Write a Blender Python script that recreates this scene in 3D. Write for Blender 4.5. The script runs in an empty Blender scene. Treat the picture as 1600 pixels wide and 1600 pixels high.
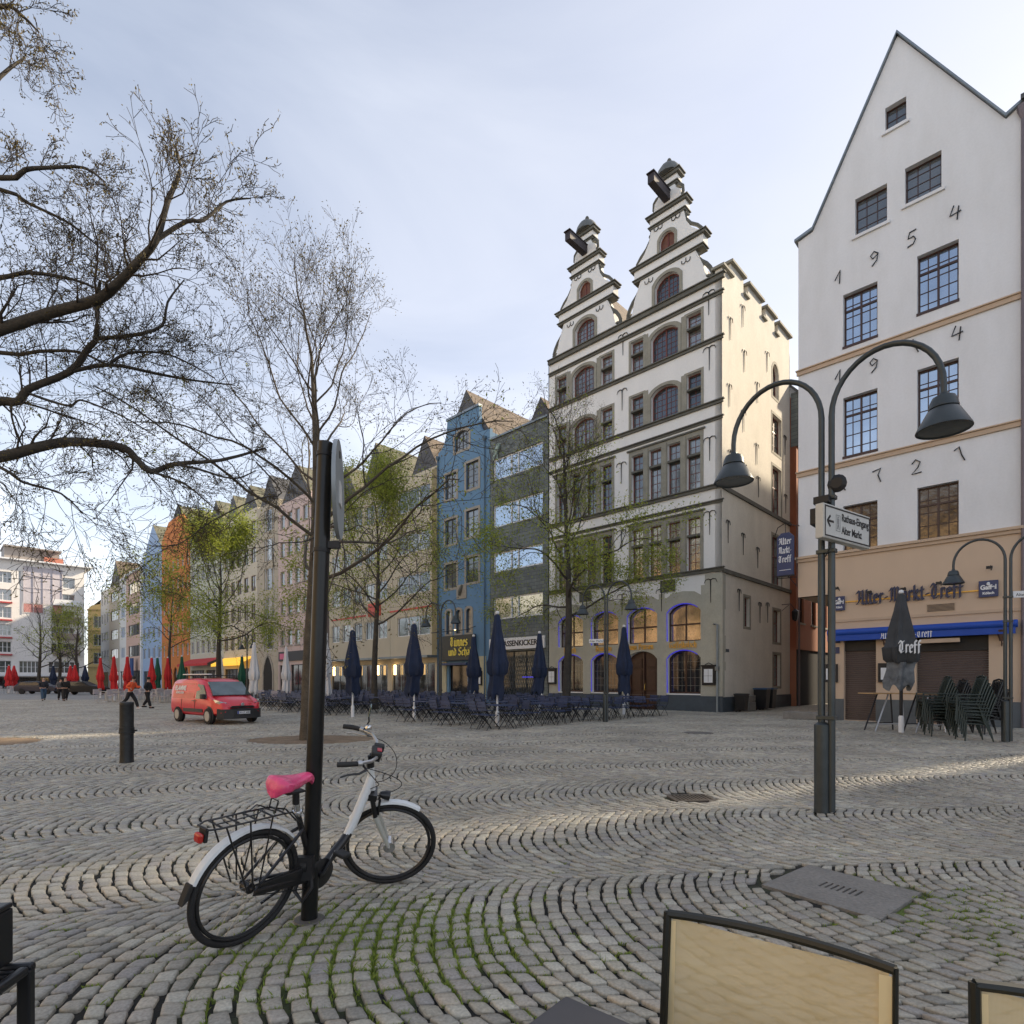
import bpy, bmesh, math, random
import numpy as np
from mathutils import Vector, Matrix, Euler
from mathutils.geometry import tessellate_polygon

C = bpy.context.scene.collection
PI = math.pi
# ------------------------------------------------------------------ camera, sky, sun, exposure
HORIZ, FOC, EYE = 1064.0, 891.0, 1.5          # horizon row, focal length (in 1600 px units), eye height
cam_d = bpy.data.cameras.new('camera'); cam = bpy.data.objects.new('camera', cam_d); C.objects.link(cam)
cam.location = (0, 0, EYE); cam.rotation_euler = (math.radians(90), 0, 0)
cam_d.sensor_width = 36; cam_d.lens = 36 * FOC / 1600
cam_d.shift_y = (HORIZ - 800) / 1600
cam_d.clip_start = 0.05; cam_d.clip_end = 2000
bpy.context.scene.camera = cam

SUN_AZ, SUN_EL = math.radians(27), math.radians(29)     # azimuth from +X towards +Y
sdir = Vector((math.cos(SUN_EL) * math.cos(SUN_AZ), math.cos(SUN_EL) * math.sin(SUN_AZ), math.sin(SUN_EL)))
sun_d = bpy.data.lights.new('sun', 'SUN'); sun = bpy.data.objects.new('sun', sun_d); C.objects.link(sun)
sun_d.energy = 4.2; sun_d.angle = math.radians(2.2); sun_d.color = (1.0, 0.84, 0.62)
sun.rotation_euler = sdir.to_track_quat('Z', 'Y').to_euler(); sun.location = (60, 30, 60)

world = bpy.data.worlds.new('World'); bpy.context.scene.world = world
world.use_nodes = True
wn, wl = world.node_tree.nodes, world.node_tree.links
wn.clear()
wout = wn.new('ShaderNodeOutputWorld'); wbg = wn.new('ShaderNodeBackground')
sky = wn.new('ShaderNodeTexSky'); sky.sky_type = 'NISHITA'; sky.sun_disc = False
sky.sun_elevation = SUN_EL; sky.sun_rotation = PI / 2 - SUN_AZ
sky.air_density = 1.0; sky.dust_density = 1.2; sky.ozone_density = 1.5
tc = wn.new('ShaderNodeTexCoord'); mp = wn.new('ShaderNodeMapping'); mp.inputs['Scale'].default_value = (1.0, 1.6, 3.2)
mp.inputs['Rotation'].default_value = (0.2, 0.1, 0.6)
nz = wn.new('ShaderNodeTexNoise'); nz.inputs['Scale'].default_value = 1.7; nz.inputs['Detail'].default_value = 7; nz.inputs['Roughness'].default_value = 0.52
nz.inputs['Distortion'].default_value = 0.6
cr = wn.new('ShaderNodeValToRGB'); cr.color_ramp.elements[0].position = 0.34; cr.color_ramp.elements[0].color = (.40, .40, .40, 1)
cr.color_ramp.elements[1].position = 0.72; cr.color_ramp.elements[1].color = (.93, .93, .93, 1)
# thin high cloud: brighter low down and towards the sun side
sep = wn.new('ShaderNodeSeparateXYZ')
er = wn.new('ShaderNodeValToRGB')
els = er.color_ramp.elements
els[0].position = 0.0; els[0].color = (10.2, 10.3, 10.6, 1)
els[1].position = 0.85; els[1].color = (2.7, 3.15, 3.95, 1)
e = els.new(0.22); e.color = (8.6, 8.9, 9.5, 1)
e = els.new(0.5); e.color = (4.2, 4.6, 5.5, 1)
mx = wn.new('ShaderNodeMixRGB')
wl.new(tc.outputs['Generated'], mp.inputs['Vector']); wl.new(mp.outputs['Vector'], nz.inputs['Vector'])
wl.new(nz.outputs['Fac'], cr.inputs['Fac']); wl.new(tc.outputs['Generated'], sep.inputs[0]); wl.new(sep.outputs['Z'], er.inputs['Fac'])
wl.new(cr.outputs['Color'], mx.inputs['Fac']); wl.new(sky.outputs['Color'], mx.inputs['Color1']); wl.new(er.outputs['Color'], mx.inputs['Color2'])
# veil of thin cloud brightens towards the sun
gd = wn.new('ShaderNodeVectorMath'); gd.operation = 'DOT_PRODUCT'; gd.inputs[1].default_value = tuple(sdir)
wl.new(tc.outputs['Generated'], gd.inputs[0])
gm = wn.new('ShaderNodeMapRange'); gm.inputs['From Min'].default_value = .05; gm.inputs['From Max'].default_value = 1.0; gm.inputs['To Min'].default_value = 0; gm.inputs['To Max'].default_value = .42; gm.clamp = True
wl.new(gd.outputs['Value'], gm.inputs['Value'])
mg = wn.new('ShaderNodeMixRGB'); wl.new(gm.outputs[0], mg.inputs['Fac']); wl.new(mx.outputs['Color'], mg.inputs['Color1']); mg.inputs['Color2'].default_value = (6.6, 6.5, 7.0, 1)
wl.new(mg.outputs['Color'], wbg.inputs['Color']); wbg.inputs['Strength'].default_value = 0.085
wl.new(wbg.outputs['Background'], wout.inputs['Surface'])
sc = bpy.context.scene
sc.view_settings.view_transform = 'Standard'; sc.view_settings.look = 'None'
sc.view_settings.exposure = 1.13; sc.view_settings.gamma = 1.0

# ------------------------------------------------------------------ helpers
def ground_at(px, py):                     # ground point of a photo pixel
    Y = FOC * EYE / (py - HORIZ); return Vector(((px - 800) / FOC * Y, Y, 0))
def at_depth(px, py, Y):
    return Vector(((px - 800) / FOC * Y, Y, EYE - (py - HORIZ) / FOC * Y))

MATS = {}
def mat(name, rgb, rough=0.8, metal=0.0, var=0.10, vs=2.5, bump=0.0, bs=30.0, streak=0.0, spec=0.5, fine=0.0, island=0.0, dirt=None):
    if name in MATS: return MATS[name]
    m = bpy.data.materials.new(name); m.use_nodes = True
    n, l = m.node_tree.nodes, m.node_tree.links
    b = n['Principled BSDF']; b.inputs['Roughness'].default_value = rough; b.inputs['Metallic'].default_value = metal
    b.inputs['Specular IOR Level'].default_value = spec
    t = n.new('ShaderNodeTexCoord'); mpn = n.new('ShaderNodeMapping'); l.new(t.outputs['Object'], mpn.inputs['Vector'])
    if streak: mpn.inputs['Scale'].default_value = (1, 1, 1.0 - streak)
    no = n.new('ShaderNodeTexNoise'); no.inputs['Scale'].default_value = vs; no.inputs['Detail'].default_value = 8; no.inputs['Roughness'].default_value = 0.62
    l.new(mpn.outputs['Vector'], no.inputs['Vector'])
    r = n.new('ShaderNodeValToRGB'); r.color_ramp.elements[0].position = 0.3; r.color_ramp.elements[1].position = 0.7
    a = [max(0, c * (1 - var)) for c in rgb]; c2 = [min(1, c * (1 + var)) for c in rgb]
    if dirt: a = list(dirt)
    r.color_ramp.elements[0].color = (*a, 1); r.color_ramp.elements[1].color = (*c2, 1)
    l.new(no.outputs['Fac'], r.inputs['Fac'])
    col = r.outputs['Color']
    if fine:
        no2 = n.new('ShaderNodeTexNoise'); no2.inputs['Scale'].default_value = bs; no2.inputs['Detail'].default_value = 4
        l.new(t.outputs['Object'], no2.inputs['Vector'])
        r2 = n.new('ShaderNodeValToRGB'); r2.color_ramp.elements[0].color = (1 - fine,) * 3 + (1,); r2.color_ramp.elements[1].color = (1, 1, 1, 1)
        r2.color_ramp.elements[0].position = .3; r2.color_ramp.elements[1].position = .65
        l.new(no2.outputs['Fac'], r2.inputs['Fac'])
        mm = n.new('ShaderNodeMixRGB'); mm.blend_type = 'MULTIPLY'; mm.inputs['Fac'].default_value = 1
        l.new(col, mm.inputs['Color1']); l.new(r2.outputs['Color'], mm.inputs['Color2']); col = mm.outputs['Color']
    if island:
        g = n.new('ShaderNodeNewGeometry'); mr = n.new('ShaderNodeMapRange')
        mr.inputs['To Min'].default_value = 1 - island; mr.inputs['To Max'].default_value = 1 + island
        l.new(g.outputs['Random Per Island'], mr.inputs['Value'])
        mm = n.new('ShaderNodeMixRGB'); mm.blend_type = 'MULTIPLY'; mm.inputs['Fac'].default_value = 1
        l.new(col, mm.inputs['Color1']); l.new(mr.outputs['Result'], mm.inputs['Color2']); col = mm.outputs['Color']
    l.new(col, b.inputs['Base Color'])
    if bump:
        nb = n.new('ShaderNodeTexNoise'); nb.inputs['Scale'].default_value = bs; nb.inputs['Detail'].default_value = 5
        l.new(t.outputs['Object'], nb.inputs['Vector'])
        bp = n.new('ShaderNodeBump'); bp.inputs['Strength'].default_value = bump; bp.inputs['Distance'].default_value = 0.02
        l.new(nb.outputs['Fac'], bp.inputs['Height']); l.new(bp.outputs['Normal'], b.inputs['Normal'])
    MATS[name] = m; return m

def brick_mat(name, c1, c2, mortar, sx, sy, rough=0.8, axes='XZ', bump=0.4, var=0.2):
    if name in MATS: return MATS[name]
    m = bpy.data.materials.new(name); m.use_nodes = True
    n, l = m.node_tree.nodes, m.node_tree.links
    b = n['Principled BSDF']; b.inputs['Roughness'].default_value = rough
    t = n.new('ShaderNodeTexCoord'); s = n.new('ShaderNodeSeparateXYZ'); cb = n.new('ShaderNodeCombineXYZ')
    l.new(t.outputs['Object'], s.inputs[0])
    l.new(s.outputs[axes[0]], cb.inputs[0]); l.new(s.outputs[axes[1]], cb.inputs[1])
    br = n.new('ShaderNodeTexBrick'); br.inputs['Scale'].default_value = 1.0
    br.inputs['Brick Width'].default_value = sx; br.inputs['Row Height'].default_value = sy
    br.inputs['Mortar Size'].default_value = min(sx, sy) * 0.05; br.inputs['Mortar Smooth'].default_value = 0.3
    br.inputs['Color1'].default_value = (*c1, 1); br.inputs['Color2'].default_value = (*c2, 1); br.inputs['Mortar'].default_value = (*mortar, 1)
    l.new(cb.outputs[0], br.inputs['Vector'])
    no = n.new('ShaderNodeTexNoise'); no.inputs['Scale'].default_value = 1.3; no.inputs['Detail'].default_value = 8; l.new(t.outputs['Object'], no.inputs['Vector'])
    mr = n.new('ShaderNodeMapRange'); mr.inputs['To Min'].default_value = 1 - var * 2; mr.inputs['To Max'].default_value = 1 + var * 2
    l.new(no.outputs['Fac'], mr.inputs['Value'])
    mm = n.new('ShaderNodeMixRGB'); mm.blend_type = 'MULTIPLY'; mm.inputs['Fac'].default_value = 1
    l.new(br.outputs['Color'], mm.inputs['Color1']); l.new(mr.outputs['Result'], mm.inputs['Color2']); l.new(mm.outputs['Color'], b.inputs['Base Color'])
    bp = n.new('ShaderNodeBump'); bp.inputs['Strength'].default_value = bump; bp.inputs['Distance'].default_value = 0.02; bp.invert = True
    l.new(br.outputs['Fac'], bp.inputs['Height']); l.new(bp.outputs['Normal'], b.inputs['Normal'])
    MATS[name] = m; return m

def emis(name, rgb, s):
    m = bpy.data.materials.new(name); m.use_nodes = True
    b = m.node_tree.nodes['Principled BSDF']; b.inputs['Base Color'].default_value = (*rgb, 1)
    b.inputs['Emission Color'].default_value = (*rgb, 1); b.inputs['Emission Strength'].default_value = s
    MATS[name] = m; return m

def link(o, parent=None):
    C.objects.link(o)
    if parent is not None: o.parent = parent
    return o

class MB:
    def __init__(s): s.v = []; s.f = []; s.m = []; s.xf = None
    def add(s, vs, fs, mi=0):
        k = len(s.v)
        if s.xf is not None: vs = [tuple(s.xf @ Vector(p)) for p in vs]
        s.v += [tuple(p) for p in vs]
        for f in fs: s.f.append([i + k for i in f]); s.m.append(mi)
        return s
    def box(s, x0, x1, y0, y1, z0, z1, mi=0):
        vs = [(x0, y0, z0), (x1, y0, z0), (x1, y1, z0), (x0, y1, z0), (x0, y0, z1), (x1, y0, z1), (x1, y1, z1), (x0, y1, z1)]
        return s.add(vs, [(0, 3, 2, 1), (4, 5, 6, 7), (0, 1, 5, 4), (1, 2, 6, 5), (2, 3, 7, 6), (3, 0, 4, 7)], mi)
    def prism(s, pts, y0, y1, mi=0):       # polygon in x,z (any winding) extruded along y
        n = len(pts); tri = tessellate_polygon([[Vector((p[0], p[1], 0)) for p in pts]])
        vs = [(p[0], y0, p[1]) for p in pts] + [(p[0], y1, p[1]) for p in pts]
        fs = [tuple(t) for t in tri] + [tuple(i + n for i in reversed(t)) for t in tri]
        fs += [(i, i + n, (i + 1) % n + n, (i + 1) % n) for i in range(n)]
        return s.add(vs, fs, mi)
    def poly(s, pts, mi=0): return s.add(pts, [tuple(range(len(pts)))], mi)
    def tube(s, pts, r, n=8, mi=0, cap=True, closed=False):
        P = [Vector(p) for p in pts]; N = len(P)
        R = r if isinstance(r, (list, tuple)) else [r] * N
        vs = []; up = None
        for i in range(N):
            if closed: d = P[(i + 1) % N] - P[i - 1]
            else: d = P[min(i + 1, N - 1)] - P[max(i - 1, 0)]
            if d.length < 1e-9: d = Vector((0, 0, 1))
            d.normalize()
            if up is None: up = d.orthogonal().normalized()
            a = (up - d * up.dot(d))
            if a.length < 1e-6: a = d.orthogonal()
            a.normalize(); up = a; b = d.cross(a)
            for k in range(n):
                t = 2 * PI * k / n; vs.append(P[i] + (a * math.cos(t) + b * math.sin(t)) * R[i])
        fs = []
        for i in range(N if closed else N - 1):
            j = (i + 1) % N
            for k in range(n):
                k2 = (k + 1) % n; fs.append((i * n + k, i * n + k2, j * n + k2, j * n + k))
        if cap and not closed:
            fs.append(tuple(reversed(range(n)))); fs.append(tuple(range((N - 1) * n, N * n)))
        return s.add(vs, fs, mi)
    def lathe(s, prof, c=(0, 0, 0), n=16, mi=0, M=None, fold=None):
        vs = []
        for (r, z) in prof:
            for k in range(n):
                t = 2 * PI * k / n; rr = r if fold is None else r * (1 + fold * (1 if k % 2 else -1))
                p = Vector((rr * math.cos(t), rr * math.sin(t), z))
                if M is not None: p = M @ p
                vs.append(p + Vector(c))
        fs = []
        for i in range(len(prof) - 1):
            for k in range(n):
                k2 = (k + 1) % n; fs.append((i * n + k, i * n + k2, (i + 1) * n + k2, (i + 1) * n + k))
        fs.append(tuple(reversed(range(n)))); fs.append(tuple(range((len(prof) - 1) * n, len(prof) * n)))
        return s.add(vs, fs, mi)
    def ring(s, outer, inner, y0, y1, mi=0):   # frame between two point rings (same count) in x,z
        n = len(outer)
        vs = [(p[0], y0, p[1]) for p in outer] + [(p[0], y0, p[1]) for p in inner] + [(p[0], y1, p[1]) for p in outer] + [(p[0], y1, p[1]) for p in inner]
        fs = []
        for i in range(n):
            j = (i + 1) % n
            fs += [(i, j, n + j, n + i), (2 * n + i, 3 * n + i, 3 * n + j, 2 * n + j), (i, 2 * n + i, 2 * n + j, j), (n + i, n + j, 3 * n + j, 3 * n + i)]
        return s.add(vs, fs, mi)
    def build(s, name, mats, parent=None, smooth=False, bevel=0, loc=None, rotz=None, fixn=True):
        me = bpy.data.meshes.new(name); me.from_pydata(s.v, [], s.f)
        if not isinstance(mats, (list, tuple)): mats = [mats]
        for m in mats: me.materials.append(m)
        if len(mats) > 1: me.polygons.foreach_set('material_index', s.m)
        if fixn and len(s.f) < 60000:
            bm = bmesh.new(); bm.from_mesh(me); bmesh.ops.recalc_face_normals(bm, faces=bm.faces); bm.to_mesh(me); bm.free()
        if smooth:
            me.polygons.foreach_set('use_smooth', [True] * len(me.polygons))
            if hasattr(me, 'set_sharp_from_angle'): me.set_sharp_from_angle(angle=math.radians(42))
        me.update()
        o = bpy.data.objects.new(name, me); link(o, parent)
        if bevel:
            bv = o.modifiers.new('bevel', 'BEVEL'); bv.width = bevel; bv.segments = 2; bv.limit_method = 'ANGLE'; bv.angle_limit = math.radians(40)
        if loc is not None: o.location = loc
        if rotz is not None: o.rotation_euler = (0, 0, rotz)
        return o

def tag(o, label, cat, group=None, kind=None):
    if label: o['label'] = label
    if cat: o['category'] = cat
    if group: o['group'] = group
    if kind: o['kind'] = kind
    return o
def thing(name, label, cat, loc=(0, 0, 0), rotz=0, group=None):
    o = bpy.data.objects.new(name, None); link(o); o.location = loc; o.rotation_euler = (0, 0, rotz); o.empty_display_size = .3
    return tag(o, label, cat, group)
def copy_tree(o, parent=None):
    c = o.copy(); C.objects.link(c); c.parent = parent
    for ch in o.children: copy_tree(ch, c)
    return c

def text_mesh(txt, h, depth=0.01, bold=0.0, align='LEFT', sx=1.0):
    cu = bpy.data.curves.new('t', 'FONT'); cu.body = txt; cu.size = h * 1.37; cu.extrude = depth / 2; cu.offset = bold; cu.align_x = align
    o = bpy.data.objects.new('t', cu); C.objects.link(o)
    dg = bpy.context.evaluated_depsgraph_get(); dg.update()
    me = bpy.data.meshes.new_from_object(o.evaluated_get(dg))
    bpy.data.objects.remove(o); bpy.data.curves.remove(cu)
    # lay upright: x stays, y -> z
    me.transform(Matrix.Diagonal((sx, 1, 1, 1))); me.transform(Matrix.Rotation(PI / 2, 4, 'X'))
    return me
def put_text(name, txt, h, m, parent, loc, rot=(0, 0, 0), depth=0.01, bold=0.0, align='CENTER', sx=1.0):
    me = text_mesh(txt, h, depth, bold, align, sx); me.materials.clear(); me.materials.append(m)
    o = bpy.data.objects.new(name, me); link(o, parent); o.location = loc; o.rotation_euler = rot; return o

# broad-nib (blackletter) lettering: strokes on an x-height of 1
NIB = {
 'a': (.62, [[(.08,.82),(.25,1),(.48,.85),(.48,.12),(.62,0)], [(.48,.55),(.12,.45),(.08,.15),(.25,0),(.48,.2)]]),
 'b': (.6, [[(.1,1.5),(.1,.12),(.28,0),(.5,.15),(.5,.85),(.32,1),(.1,.8)]]),
 'c': (.5, [[(.45,.85),(.28,1),(.08,.85),(.08,.15),(.25,0),(.45,.12)]]),
 'd': (.6, [[(.12,1.4),(.5,.9),(.5,.15),(.3,0),(.08,.15),(.08,.8),(.3,.95)]]),
 'e': (.52, [[(.08,.5),(.45,.62),(.42,.85),(.26,1),(.08,.85),(.08,.15),(.25,0),(.45,.15)]]),
 'f': (.42, [[(.42,1.4),(.25,1.5),(.15,1.3),(.15,-.1)], [(0,.95),(.38,.95)]]),
 'h': (.6, [[(.1,1.5),(.1,0)], [(.1,.8),(.32,1),(.5,.85),(.5,.1),(.4,-.2)]]),
 'i': (.28, [[(.05,.9),(.14,1),(.14,.1),(.26,0)], [(.12,1.3),(.16,1.34)]]),
 'k': (.58, [[(.1,1.5),(.1,0)], [(.1,.75),(.35,1.05),(.45,.8),(.15,.55)], [(.2,.55),(.42,.15),(.56,0)]]),
 'l': (.3, [[(.12,1.5),(.12,.12),(.28,0)]]),
 'm': (.95, [[(.1,1),(.1,0)], [(.1,.8),(.28,1),(.45,.85),(.45,0)], [(.45,.8),(.64,1),(.8,.85),(.8,.1),(.93,0)]]),
 'n': (.62, [[(.1,1),(.1,0)], [(.1,.8),(.3,1),(.48,.85),(.48,.1),(.6,0)]]),
 'o': (.58, [[(.3,1),(.08,.85),(.08,.15),(.28,0),(.48,.15),(.48,.85),(.3,1)]]),
 'p': (.6, [[(.1,1.05),(.1,-.4)], [(.1,.8),(.3,1),(.5,.85),(.5,.15),(.3,0),(.1,.1)]]),
 'r': (.42, [[(.1,1),(.1,0)], [(.1,.8),(.28,1),(.4,.88)]]),
 's': (.48, [[(.42,.9),(.25,1),(.1,.85),(.12,.6),(.4,.42),(.42,.15),(.22,0),(.05,.1)]]),
 't': (.38, [[(.14,1.3),(.14,.12),(.32,0)], [(0,.98),(.34,.98)]]),
 'u': (.62, [[(.1,1),(.1,.15),(.28,0),(.48,.2)], [(.48,1),(.48,.1),(.6,0)]]),
 'z': (.52, [[(.08,.95),(.42,.95),(.12,.5),(.42,.4),(.42,.05),(.2,-.2)]]),
 'A': (.95, [[(.1,1.2),(.25,1.45),(.4,1.3),(.38,.4),(.2,.1),(.05,0)], [(.4,1.3),(.75,1.5),(.75,.12),(.92,0)], [(.38,.7),(.75,.7)]]),
 'M': (1.15, [[(.1,1.2),(.25,1.45),(.3,1.2),(.28,.2),(.08,0)], [(.3,1.2),(.52,1.5),(.62,1.3),(.62,.05)], [(.62,1.3),(.85,1.5),(.98,1.3),(.98,.12),(1.12,0)]]),
 'T': (.85, [[(.05,1.2),(.2,1.5),(.5,1.3),(.8,1.5)], [(.45,1.35),(.2,1.0),(.15,.35),(.4,0),(.75,.2)], [(.5,1.3),(.5,.3)]]),
 'S': (.8, [[(.72,1.35),(.45,1.5),(.15,1.25),(.2,.9),(.62,.65),(.65,.2),(.35,0),(.05,.25)]]),
 'B': (.8, [[(.15,1.45),(.15,.05)], [(.05,1.3),(.4,1.5),(.62,1.25),(.55,.95),(.2,.8)], [(.3,.82),(.68,.6),(.68,.2),(.4,0),(.1,.12)]]),
 'P': (.75, [[(.2,1.4),(.2,-.1)], [(.02,1.25),(.3,1.5),(.62,1.3),(.62,.75),(.25,.6)]]),
 'G': (.85, [[(.7,1.35),(.4,1.5),(.12,1.2),(.12,.3),(.4,0),(.7,.2),(.7,.75),(.4,.75)]]),
 'K': (.8, [[(.15,1.45),(.15,0)], [(.15,.8),(.5,1.45),(.7,1.3)], [(.28,.8),(.55,.2),(.75,0)]]),
 '-': (.4, [[(.08,.5),(.32,.55)]]), ' ': (.35, []),
}
for base, u in (('u', 'ü'), ('o', 'ö'), ('a', 'ä')):
    w, s_ = NIB[base]; NIB[u] = (w, s_ + [[(.12, 1.28), (.16, 1.32)], [(.4, 1.28), (.44, 1.32)]])
def nib_text(name, txt, xh, m, parent, loc, depth=0.03, nib=0.15, ang=40, rotz=0, gap=.1, width=None):
    mb = MB(); x = 0; k = 0
    nx, nzz = nib / 2 * math.cos(math.radians(ang)), nib / 2 * math.sin(math.radians(ang))
    ox, oz = -.035, .035
    for ch in txt:
        w, st = NIB[ch]
        for pl in st:
            for i in range(len(pl) - 1):
                (a, b), (c, d) = pl[i], pl[i + 1]
                L = math.hypot(c - a, d - b)
                ex, ez = ((c - a) / L * .02, (d - b) / L * .02)
                q = [(a - nx - ex, b - nzz - ez), (a + nx - ex, b + nzz - ez), (c + nx + ex, d + nzz + ez), (c - nx + ex, d - nzz + ez)]
                ar = abs((q[1][0]-q[0][0])*(q[3][1]-q[0][1])-(q[1][1]-q[0][1])*(q[3][0]-q[0][0]))
                if ar < .045 * L:       # stroke along the nib: keep a thin line
                    px_, pz_ = -(d - b) / L * .03, (c - a) / L * .03
                    q = [(a - px_, b - pz_), (a + px_, b + pz_), (c + px_, d + pz_), (c - px_, d - pz_)]
                k += 1
                mb.prism([((x + p[0]) * xh, p[1] * xh) for p in q], -depth - (k % 7) * .0006, 0)
        x += w + gap
    W = x * xh
    sx = 1 if not width else width / W
    mb.v = [(v[0] * sx - W * sx / 2, v[1], v[2]) for v in mb.v]
    return mb.build(name, m, parent, loc=loc, rotz=rotz)
# ------------------------------------------------------------------ materials
M_glass = bpy.data.materials.new('window_glass'); M_glass.use_nodes = True
_b = M_glass.node_tree.nodes['Principled BSDF']; _b.inputs['Base Color'].default_value = (.16, .18, .2, 1); _b.inputs['Metallic'].default_value = .55
_b.inputs['Roughness'].default_value = .06; _b.inputs['Specular IOR Level'].default_value = 1.0
_n = M_glass.node_tree.nodes; _l = M_glass.node_tree.links
_t = _n.new('ShaderNodeTexCoord'); _no = _n.new('ShaderNodeTexNoise'); _no.inputs['Scale'].default_value = 1.4; _bp = _n.new('ShaderNodeBump'); _bp.inputs['Strength'].default_value = .12; _bp.inputs['Distance'].default_value = .05
_l.new(_t.outputs['Object'], _no.inputs['Vector']); _l.new(_no.outputs['Fac'], _bp.inputs['Height']); _l.new(_bp.outputs['Normal'], _b.inputs['Normal'])
# faint interior: darker and lighter rooms behind the pane
_v = _n.new('ShaderNodeObjectInfo'); _r = _n.new('ShaderNodeValToRGB'); _r.color_ramp.elements[0].color = (.07, .085, .10, 1); _r.color_ramp.elements[1].color = (.27, .28, .28, 1)
_l.new(_v.outputs['Random'], _r.inputs['Fac']); _l.new(_r.outputs['Color'], _b.inputs['Base Color'])
M_sky_glass = mat('reflecting_glass', (.36, .43, .52), .07, .9, var=.12, vs=.8)
M_goldrefl_glass = mat('gold_reflection_glass', (.38, .34, .27), .12, .75, var=.35, vs=2.2, bump=.25, bs=6)  # golden reflections of sunlit houses put into the pane colour
M_tav_glass = mat('tavern_glass', (.14, .12, .10), .08, .6, var=.6, vs=1.6, bump=.25, bs=5)  # dark mottled pane colour stands in for gold and tree reflections
M_dark_glass = mat('shop_glass', (.03, .032, .035), .06, .2, var=.5, vs=.7, spec=.9)
M_white = mat('white_plaster', (.74, .74, .75), .9, dirt=(.65, .645, .64), var=.03, vs=.8, bump=.12, bs=14, streak=.7, fine=.04)
M_white2 = mat('limewash_plaster', (.77, .76, .735), .9, var=.05, vs=.9, bump=.15, bs=12, streak=.6, fine=.05)
M_cream = mat('cream_side_plaster', (.68, .64, .56), .9, var=.09, vs=1.0, bump=.35, bs=9, streak=.4, fine=.08)
M_stone = mat('grey_green_stone', (.285, .27, .22), .85, var=.16, vs=2.5, bump=.25, bs=22, fine=.15)
M_trim = mat('dark_trim_stone', (.12, .117, .098), .8, var=.2, vs=2, bump=.2, bs=20, fine=.15)
M_facing = mat('sandstone_facing', (.43, .415, .345), .9, var=.1, vs=1.4, bump=.2, bs=16, fine=.1)
M_plinth = mat('slate_plinth', (.055, .07, .085), .7, var=.15, vs=3)
M_redwood = mat('red_brown_wood', (.14, .032, .022), .45, var=.2, vs=5)
M_darkwood = mat('dark_brown_wood', (.045, .018, .012), .4, var=.25, vs=6, bump=.2, bs=25)
M_blackiron = mat('black_iron', (.018, .018, .02), .5, .3, var=.2)
M_gold = mat('gold_paint', (.62, .38, .07), .35, .5, var=.15)
M_whiteframe = mat('white_frame', (.72, .73, .74), .5, var=.04)
M_slate = brick_mat('slate_tiles', (.10, .118, .115), (.16, .18, .17), (.045, .05, .05), .42, .22, .6, 'XZ', .6)
M_roof = brick_mat('brown_roof_tiles', (.19, .145, .105), (.12, .095, .075), (.05, .04, .035), .3, .24, .85, 'YZ', .7, .25)
M_roofdark = brick_mat('dark_slate_roof', (.075, .078, .085), (.11, .11, .115), (.035, .035, .04), .35, .2, .75, 'XZ', .7, .2)
M_mossroof = brick_mat('mossy_roof_tiles', (.17, .155, .105), (.11, .115, .08), (.05, .05, .04), .35, .25, .85, 'YZ', .7, .25)
M_blue = mat('blue_plaster', (.125, .235, .365), .85, var=.06, vs=1, bump=.1, bs=14, streak=.6)
M_surround = mat('beige_stone', (.33, .30, .25), .85, var=.1, vs=3)
M_zinc = mat('zinc_sheet', (.22, .25, .27), .45, .6, var=.15)
M_beige = mat('beige_shop_plaster', (.56, .42, .30), .85, var=.04, vs=1, bump=.08, bs=14, streak=.5)
M_beigetrim = mat('beige_trim', (.50, .37, .26), .8, var=.06)
M_lampmetal = mat('grey_lamp_metal', (.058, .068, .072), .42, .55, var=.15, vs=6)
M_navy = mat('navy_paint', (.03, .05, .12), .5, var=.25, vs=4)
M_navycloth = mat('navy_cloth', (.012, .022, .055), .85, var=.25, vs=3, bump=.3, bs=8)
M_concrete = mat('concrete', (.235, .222, .2), .9, var=.15, vs=4, bump=.4, bs=40, fine=.25)

AX = (.716, -.698)                           # direction of the long row, to the right
class Plane:
    def __init__(s, ox, oy, dx=AX[0], dy=AX[1]):
        L = math.hypot(dx, dy); s.o = (ox, oy); s.d = (dx / L, dy / L); s.rot = math.atan2(dy, dx)
    def s_of(s, px):
        k = (px - 800) / FOC; return (s.o[1] * k - s.o[0]) / (s.d[0] - k * s.d[1])
    def at(s, px, py):
        x = s.s_of(px); Y = s.o[1] + s.d[1] * x; return x, EYE + (HORIZ - py) / FOC * Y
    def z(s, px, py): return s.at(px, py)[1]
    def loc(s, x=0): return (s.o[0] + s.d[0] * x, s.o[1] + s.d[1] * x, 0)
CX, CY = 10.05, 27.3
ROW = Plane(CX, CY)
def gx(t, d): # point of the square: t metres left along the row from the corner house, d metres out from its fronts
    return (CX - .716 * t - .698 * d, CY + .698 * t - .716 * d)

def arch_outline(x0, x1, z0, z1, a=0, n=10):
    """opening outline; a = rise of a segmental arch (z1 is its crown)"""
    if a <= 0: return [(x0, z0), (x1, z0), (x1, z1), (x0, z1)]
    xc, hw = (x0 + x1) / 2, (x1 - x0) / 2
    pts = [(x0, z0), (x1, z0)]
    for i in range(n + 1):
        u = 1 - 2 * i / n
        pts.append((xc + hw * u, z1 - a * (1 - math.sqrt(max(0, 1 - (u * .92) ** 2))) / (1 - math.sqrt(1 - .92 ** 2))))
    return pts
def inset_outline(o, x0, x1, z0, z1, f):
    xc, zc = (x0 + x1) / 2, (z0 + z1) / 2; sx, sz = ((x1 - x0) - 2 * f) / (x1 - x0), ((z1 - z0) - 2 * f) / (z1 - z0)
    return [(xc + (p[0] - xc) * sx, zc + (p[1] - zc) * sz) for p in o]

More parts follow.
